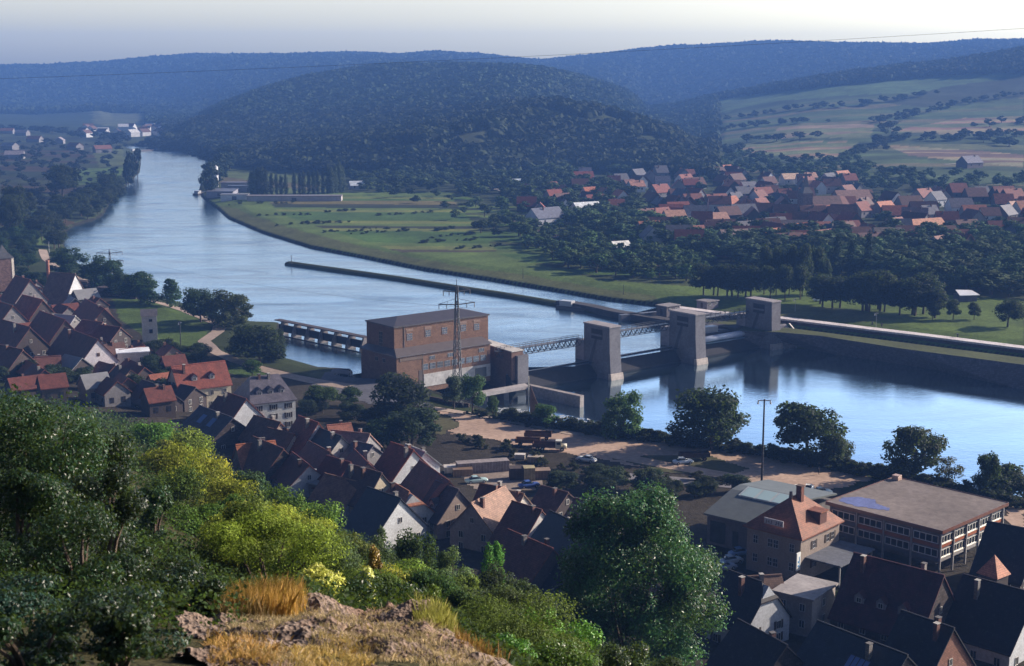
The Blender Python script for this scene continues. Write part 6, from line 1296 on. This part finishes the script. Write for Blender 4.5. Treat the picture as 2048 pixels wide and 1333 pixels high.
line([(290,296),(400,305),(470,335),(560,345),(690,352)], 60, (8,12), (1.1,1.5), 'far', (.024,.034,.026), 'woodland_tree', 'tree at the foot of the wooded hill', 'tree', 8, 'woodland', 'trees at the foot of the wooded hill')
# build: biggest in the picture as objects (labels tell them apart by size, tone and neighbourhood)
for s in SPEC: s['size'] = s['h']*s['w']/(s['y']**2)
order = sorted(range(len(SPEC)), key=lambda i: (not SPEC[i]['solo'], -SPEC[i]['size'])); NSOLO = 560
LMK = {'far': [((1172,404),'the white roofed hall'),((1090,415),'the bluish shed'),((1612,370),'the village church spire'),((1703,390),'the very large brown roof'),((1850,437),'the long bright orange roof'),((1703,515),'the three tall poplars'),((1930,600),'the slanted white pavilion'),((1240,482),'the tiny white roofed hut'),((1380,600),'the lock houses'),((590,370),'the poplar row'),((715,362),'the lone pale shed'),((1920,396),'the high white gable'),((1940,315),'the lone dark barn'),((1422,327),'the lone pale pink roof'),((1308,443),'the dormered peach roof'),((1580,540),'the clump behind the pier'),((2015,620),'the solitary meadow tree'),((1025,358),'the pale flat roofed house'),((1775,455),'the ochre village roof'),((1430,425),'the long terracotta roof'),((1272,361),'the small orange house')],
 'bank': [((1244,868),'the slim bushy bank tree'),((1424,892),'the full round bank tree'),((1523,925),'the floodlight mast'),((1612,915),'the ragged bank tree'),((1735,930),'the tiny bare tree'),((1830,960),'the wide reddish topped tree'),((2018,990),'the right edge bank tree'),((1057,835),'the white mast'),((1098,902),'the cream cabbed truck'),((1366,929),'the pale blue car')],
 'town': [((395,750),'the cream dormered house'),((530,790),'the long grey roofed house'),((1270,1100),'the huge tree'),((1480,1010),'the warehouse'),((297,650),'the white tower house'),((805,800),'the dark bluish tree'),((800,1010),'the big white gable'),((99,560),'the brick chimney stack'),((15,520),'the church tower'),((1600,1190),'the flat roofed annex'),((2010,1270),'the right edge white gable'),((1100,985),'the blue saloon')],
 'left': [((222,560),'the small pylon'),((265,330),'the far river bend trees'),((20,420),'the tall dark screen'),((125,390),'the big round tree'),((200,430),'the narrow water inlet'),((60,300),'the scattered plain buildings'),((200,305),'the distant settlement'),((99,560),'the brick chimney stack')]}
BASE = {'woodland_tree': ('tree in the green belt', 'far'), 'orchard_tree': ('orchard tree', 'far'), 'hillside_tree': ('hedgerow tree on the slopes', 'far'), 'bank_shrub': ('bank shrub', 'bank'), 'scrub_bush': ('scrub bush below the earth lot', 'bank'), 'plain_shrub': ('bush on the left plain', 'left'), 'river_tree': ('riverside tree', 'left'), 'hedge_shrub': ('meadow hedge shrub', 'far'), 'park_tree': ('round tree across the lock', 'far'), 'tall_tree': ('tall leafy clump tree', 'far'), 'village_house': ('house', 'far'), 'garden_tree': ('garden tree', 'town')}
def side(px, py, key):
    c = sorted(LMK[key], key=lambda q: (q[0][0]-px)**2+2.5*(q[0][1]-py)**2)[0]; dx, dy = px-c[0][0], py-c[0][1]; r_ = math.hypot(dx, dy*1.6)
    where = ('right of' if dx > 0 else 'left of') if abs(dx) > abs(dy)*1.6 else ('below' if dy > 0 else 'above')
    return ('' if key == 'vill' else 'just ' if r_ < 22 else 'well ' if r_ > 75 else '')+where+' '+c[1]
LMK['vill'] = LMK['far']
def plant(s):
    if s['name'] in BASE and not s['solo']:
        b_, k_ = BASE[s['name']]
        if s['name'] == 'river_tree' and s['x'] > -150: k_ = 'far'
        qx, qy = proj(s['x'], s['y'], s['g']); hm_ = {'bank_shrub': 2., 'scrub_bush': 2.4, 'hedge_shrub': 2.2, 'orchard_tree': 6.5, 'plain_shrub': 5.5, 'garden_tree': 4.6}.get(s['name'], 9.5)
        sz = 'small' if s['h'] < hm_*.82 else 'large' if s['h'] > hm_*1.14 else 'middling'; tone = 'dark' if sum(s['col']) < .115 else 'green' if sum(s['col']) < .15 else 'pale green'
        s['label'] = '%s %s %s %s' % (sz, tone, b_, side(qx, qy, k_)); s['group'] = s['group']
    me, tm, w0, _ = PRO[s['key']]
    e = empty(s['name'], (s['x'], s['y'], s['g']-.05), tr.uniform(0, 6.28), label=s['label'], cat=s['cat'], group=s['group'])
    k = s['w']/w0; e.scale = (k, k, s['h'])
    # keep leaves in proportion: crowns are unit sized, scale is applied on the parent
    obj('crown', me, None, e, s['col']); obj('trunk', tm, None, e, (.10,.075,.06))
count = {}
rest = {}
for i in order:
    s = SPEC[i]; kd = s['name']; lim = {'woodland_tree': 200, 'hillside_tree': 40, 'plain_shrub': 60, 'orchard_tree': 110}.get(kd, 300)
    if s['solo'] or count.get(kd, 0) < lim: count[kd] = count.get(kd, 0)+1; plant(s)
    else: rest.setdefault((s['mass'], s['group']), []).append(s)
def merged(name, label, items, mat, col):
    Vs = []; nq = 0
    for s in items:
        v = PRO[s['key'] if s['key'].startswith('far') else 'far%d' % tr.randrange(4)]; w0, v = v[2], v[3]; a = tr.uniform(0, 6.28); c, q = math.cos(a), math.sin(a); k = s['w']/w0
        Vs.append(np.stack([(v[:, 0]*c-v[:, 1]*q)*k+s['x'], (v[:, 0]*q+v[:, 1]*c)*k+s['y'], v[:, 2]*s['h']+s['g']], 1))
    V = np.concatenate(Vs); me = mesh_np(name, V, np.arange(len(V)).reshape(-1, 4)); o = obj(name, me, mat, None, col); tag(o, label, kind='stuff')
for (ms, gr), it in rest.items():
    merged(ms.replace(' ', '_'), (gr or ms)+' massed together', it, 'leaf_far', tuple(np.mean([s['col'] for s in it], 0)))
# ------------------------------------------------------------------ woods on the hills (one mass each)
def canopy(name, label, test, n, ylo, yhi, rad, h, quads, col, leafk=.42, seed=5, ulo=-.40, uhi=.40, dens=None):
    r = np.random.default_rng(seed); y = np.sqrt(r.uniform(ylo**2, yhi**2, n)); u = r.uniform(ulo, uhi, n); x = u*y; z = zterr(x, y)
    px, py = proj(x, y, z); k = test(px, py, x, y, z)
    x, y, z = x[k], y[k], z[k]; m_ = len(x); R = rad*r.uniform(.55, 1.6, m_)
    d = r.normal(size=(m_, quads, 3)); d /= np.linalg.norm(d, axis=2)[..., None]; d[..., 2] = np.abs(d[..., 2])*1.0-.15
    p = np.stack([x, y, z+h*.45], 1)[:, None, :] + d*R[:, None, None]*np.array([1, 1, h/rad*.55])
    nrm = d+r.normal(0, .35, d.shape); nrm /= np.linalg.norm(nrm, axis=2)[..., None]; t = np.cross(nrm, r.normal(size=d.shape)); t /= np.linalg.norm(t, axis=2)[..., None]; b = np.cross(nrm, t)
    s = (R*leafk)[:, None, None]*r.uniform(.7, 1.3, (m_, quads, 1))
    V = np.stack([p-t*s, p+b*s*.8, p+t*s, p-b*s*.8], 2).reshape(-1, 3)
    me = mesh_np(name, V, np.arange(len(V)).reshape(-1, 4)); o = obj(name, me, 'leaf_far', None, col); tag(o, label, kind='stuff'); return m_
spur_open = [(850,250),(930,225),(1000,262),(980,300),(870,330),(780,300)]
def t_spur(px, py, x, y, z):
    Yf = (3-H)/c_foot(x/y); q = (y > Yf+15) & (y < Yf+640) & (px > 330) & (px < 1430)
    q &= ~(inpoly(px, py, spur_open) & (vnoise(x/25, y/25, 4) > .6)) ; q &= ~((px > 880) & (py > 190) & (py < 300) & (vnoise(x/35, y/35, 14) > .62)); return q
print('spur', canopy('hill_wood', 'dense wood covering the rounded hill in the middle', t_spur, 52000, 1000, 2500, 5.2, 9, 20, (.030,.042,.022), seed=5, ulo=-.25, uhi=.16))
def t_c(px, py, x, y, z):
    Yf = (3-H)/c_foot(x/y); q = (y > Yf+600) & (y < 3000) & (px > 300) & (px < 1430); return q
print('c', canopy('hill_wood', 'dense wood on the higher ridge behind the rounded hill', t_c, 60000, 1700, 3000, 6.5, 9, 12, (.026,.040,.022), seed=6, ulo=-.26, uhi=.16))
def t_band(px, py, x, y, z):
    lo = np.interp(px, [1270,1500,1700,1900,2048,2300], [225,192,170,152,150,140]); return (px > 1265) & (py < lo) & (y < 3400)
print('band', canopy('hill_wood', 'dark band of wood along the top of the right slopes', t_band, 26000, 1900, 3400, 6.5, 9, 12, (.022,.034,.024), seed=7, ulo=.07, uhi=.45))
def t_far(px, py, x, y, z): return (y > 2900) & ((px < 1250) | (y > 3000))
print('far', canopy('hill_wood', 'distant forest on the far ridges', t_far, 90000, 2800, 4600, 9, 10, 7, (.026,.040,.024), .6, seed=8, ulo=-.45, uhi=.45))
# ------------------------------------------------------------------ foreground ledge and dry grass
gx, gy = np.meshgrid(np.linspace(-5.5, 2.2, 360), np.linspace(5.5, 17, 420)); u = gx/gy
Yc = x_fcr(u); sc_ = c_crest(u)
base = np.where(gy <= Yc, H-.455*Yc*.6+(H+sc_*Yc-(H-.455*Yc*.6))*np.clip((gy-Yc*.6)/(Yc*.4), 0, 1), H+sc_*Yc-(gy-Yc)*1.5)
gz = base+.03+(fbm(gx*.9, gy*.9, 41, 5)-.47)*.55*np.clip((gy-6)/4, .3, 1)+(fbm(gx*5, gy*5, 51, 3)-.45)*.14+(vnoise(gx*16, gy*16, 57)-.5)*.05
LF = (lambda I: np.stack([I[:-1, :-1], I[:-1, 1:], I[1:, 1:], I[1:, :-1]], -1))(np.arange(gx.size).reshape(gx.shape)); LF = LF[(gx/gy)[:-1, :-1] > -.235+.02*np.sin(gy[:-1, :-1]*3)]
m = mesh_np('rocky_ledge', np.stack([gx, gy, gz], -1).reshape(-1, 3), LF.reshape(-1, 4), True)
mm, t, p, o_ = newmat('ledge'); tc = N(t, 'ShaderNodeTexCoord')
vo = N(t, 'ShaderNodeTexVoronoi'); vo.inputs['Scale'].default_value = 22; t.links.new(tc.outputs['Object'], vo.inputs[0])
c = mixc(t, noise(t, 2.5, 6, .7), (.05,.032,.024), (.235,.17,.135)); c = mixc(t, maprange(t, noise(t, .6, 3), .45, .6, 0, .45), c, (.16,.085,.05))
c = scalecol(t, c, maprange(t, vo.outputs['Distance'], 0, .6, .55, 1.35)); c = scalecol(t, c, maprange(t, noise(t, 40, 3, .7), .3, .7, .6, 1.4))
t.links.new(c, p.inputs['Base Color']); p.inputs['Roughness'].default_value = .95; bump(t, p, vo.outputs['Distance'], .8, .05); M['ledge'] = mm
tag(obj('rocky_ledge', m, 'ledge'), 'crumbling brown rock ledge at the bottom of the picture', kind='structure')
def ledge_z(x, y): i = np.clip(((y-5.5)/11.5*419).astype(int), 0, 419); j = np.clip(((x+5.5)/7.7*359).astype(int), 0, 359); return np.maximum(gz[i, j], zterr(x, y))
def grass(name, label, poly_px, n, Yr, hgt, col, seed, lean=.25, wb=.004):
    r = np.random.default_rng(seed); X = []; Y_ = []
    Y = r.uniform(Yr[0], Yr[1], n*3); pxs = [q[0] for q in poly_px]; pys = [q[1] for q in poly_px]
    px = r.uniform(min(pxs), max(pxs), n*3); x = (px-CX)/F*Y/CT*1.0; x = x*(.985); z = ledge_z(x, Y); qx, qy = proj(x, Y, z)
    k = inpoly(qx+r.normal(0, 16, n*3), qy+r.normal(0, 12, n*3), poly_px) & (vnoise(x*2.2, Y*1.4, seed) > .33); x, y, z = x[k][:n], Y[k][:n], z[k][:n]; m_ = len(x)
    if m_ == 0: print('no grass', name, label); return
    h = hgt*r.uniform(.5, 1.2, m_); a = r.uniform(0, 6.28, m_); w_ = wb*r.uniform(.7, 1.4, m_); dx, dy = np.cos(a)*w_, np.sin(a)*w_; lx, ly = r.normal(0, lean, m_)*h, r.normal(0, lean, m_)*h
    V = np.stack([np.stack([x-dx, y-dy, z-.03], 1), np.stack([x+dx, y+dy, z-.03], 1), np.stack([x+lx*.4+dx*.8, y+ly*.4+dy*.8, z+h*.6], 1), np.stack([x+lx, y+ly, z+h], 1), np.stack([x+lx*.4-dx*.8, y+ly*.4-dy*.8, z+h*.6], 1)], 1).reshape(-1, 3)
    f = np.arange(m_)[:, None]*5+np.array([0, 1, 2, 3, 4]); o = obj(name, mesh_np(name, V, f), 'dry', None, col); tag(o, label, kind='stuff'); print(name, m_)
grass('dry_grass', 'golden dry grass on the rim of the ledge', [(425,1190),(590,1180),(580,1250),(440,1300)], 6500, (13.2,16.5), .27, (.50,.30,.075), 1)
grass('dry_grass', 'duller stalks among the golden dry grass', [(400,1185),(600,1175),(600,1255),(420,1300)], 4500, (13.0,16.8), .22, (.26,.17,.07), 11, .35)
grass('dry_grass', 'straw coloured grass at the bottom edge of the ledge', [(560,1290),(740,1280),(740,1340),(560,1340)], 1300, (9,12.5), .06, (.34,.22,.08), 2, .7)
grass('dry_grass', 'brownish grass at the bottom left of the ledge', [(390,1280),(560,1290),(560,1340),(380,1340)], 1300, (9,12.5), .07, (.34,.20,.07), 3, .7)
grass('dry_grass', 'thin dead stalks scattered over the ledge', [(430,1225),(640,1215),(850,1235),(1000,1340),(420,1340)], 9000, (8.5,15), .05, (.30,.21,.13), 6, .9, .003)
grass('dry_grass', 'yellow grass around the peak of the ledge', [(820,1232),(900,1228),(915,1262),(840,1250)], 2200, (13,16), .15, (.26,.24,.06), 4)
grass('dry_grass', 'dry grass along the right rim of the ledge', [(905,1262),(960,1305),(1020,1345),(985,1345)], 1800, (11,15), .13, (.30,.17,.05), 5)
# undergrowth of the slope: one mass of low leaves
r = np.random.default_rng(77); n = 260000; y = np.exp(r.uniform(math.log(12), math.log(300), n)); u = r.uniform(-.42, .42, n); x = u*y; z = zterr(x, y)
k = (y < y_toe(u)+6) & ~((u > -.2) & (u < .0) & (y < 14.5)) ; x, y, z = x[k], y[k], z[k]; n = len(x)
s = (.012+.0011*y)[:, None]*r.uniform(.6, 1.4, (n, 1)); p = np.stack([x, y, z+r.uniform(0, 1, n)**2*(.25+.01*y)], 1); nrm = r.normal(0, .6, (n, 3)); nrm[:, 2] += .8; nrm /= np.linalg.norm(nrm, axis=1)[:, None]
t_ = np.cross(nrm, r.normal(size=(n, 3))); t_ /= np.linalg.norm(t_, axis=1)[:, None]; b_ = np.cross(nrm, t_)
V = np.stack([p-t_*s, p+b_*s*.6, p+t_*s, p-b_*s*.6], 1).reshape(-1, 3)
tag(obj('undergrowth', mesh_np('undergrowth', V, np.arange(len(V)).reshape(-1, 4)), 'leaf', None, (.03,.055,.014)), 'low undergrowth covering the near slope', kind='stuff')

for o in [o for o in bpy.data.objects if o.name.split('.')[0] == 'village_house']:
    rf = [c for c in o.children if c.name.startswith('roof')][0].color; wa = [c for c in o.children if c.name.startswith('wall')][0].color
    k = 'orange' if rf[0] > .30 else 'slate' if rf[2] > rf[0] else 'dark brown' if rf[0] < .14 else 'red'; wn = 'white walled' if wa[0] > .4 else 'grey walled' if wa[0] > .15 else 'dark walled'
    qx, qy = proj(o.location.x, o.location.y, o.location.z+6); way = 'gable end' if abs(math.sin(o.rotation_euler.z)) > .7 else 'broadside'
    o['label'] = '%s %s roofed house %s on, %s' % (wn, k, way, side(qx, qy, 'vill')); o['group'] = 'houses of the far village'

lab = {}
for o in bpy.data.objects:
    if o.parent is None and o.get('label') and not o.get('kind'): lab.setdefault(o['label'], []).append(o)
for l, os_ in lab.items():
    if len(os_) > 1:
        g_ = os_[0].get('group') or l
        for o in os_: o['group'] = (g_ if len(set(q.get('group') for q in os_)) == 1 else l)

for o in [o for o in bpy.data.objects if o.name.split('.')[0] == 'outbuilding']:
    rf = [c for c in o.children if c.name.startswith('roof')][0].color; k = 'pale metal' if rf[2] > .3 else 'orange' if rf[0] > .2 else 'brown' if rf[0] < .115 else 'red'
    qx, qy = proj(o.location.x, o.location.y, o.location.z+3); o['label'] = 'small outbuilding with %s roof %s' % (k, side(qx, qy, 'town'))
lab = {}
for o in bpy.data.objects:
    if o.parent is None and o.get('label') and not o.get('kind'): lab.setdefault(o['label'], []).append(o)
for l, os_ in lab.items():
    if len(os_) > 1 and len(set(q.get('group') for q in os_)) > 1:
        for o in os_: o['group'] = l
# broken white water below the tail race and along the near bank
r = np.random.default_rng(15); V = []; Fc = []
for i in range(150):
    q = P(r.uniform(985, 1190), 0, WD) if False else None
    px_ = r.uniform(980, 1185); py_ = np.interp(px_, [980, 1185], [824, 852])-r.uniform(2, 13); q = P(px_, py_, WD); a = r.uniform(0, 3.1); L_ = r.uniform(.3, 1.6); w_ = r.uniform(.08, .3); n0 = len(V); k_ = 7
    for j in range(k_): t_ = 2*math.pi*j/k_; e1, e2 = math.cos(t_)*L_*r.uniform(.6, 1.1), math.sin(t_)*w_*r.uniform(.6, 1.2); V.append((q[0]+e1*math.cos(a)-e2*math.sin(a), q[1]+e1*math.sin(a)+e2*math.cos(a), WD+.03))
    Fc.append(tuple(range(n0, n0+k_)))
tag(obj('foam', mesh_np('foam', V, Fc), 'plaster', None, (.7,.72,.75)), 'white foam on the water below the tail race', kind='stuff')
# ------------------------------------------------------------------ air
hz = MB(); hz.box(-3300, 3300, -60, 4650, -22, 218); hm = bpy.data.materials.new('haze'); hm.use_nodes = True; t = hm.node_tree; t.nodes.clear()
o_ = t.nodes.new('ShaderNodeOutputMaterial'); v_ = t.nodes.new('ShaderNodeVolumePrincipled'); v_.inputs['Density'].default_value = HAZE
v_.inputs['Color'].default_value = (.165, .36, .93, 1); v_.inputs['Anisotropy'].default_value = 0.0; t.links.new(v_.outputs[0], o_.inputs['Volume'])
me = hz.mesh('haze', uv=False); me.materials.append(hm); ho = bpy.data.objects.new('haze', me); COL.objects.link(ho); tag(ho, 'blue summer haze filling the valley', kind='stuff')
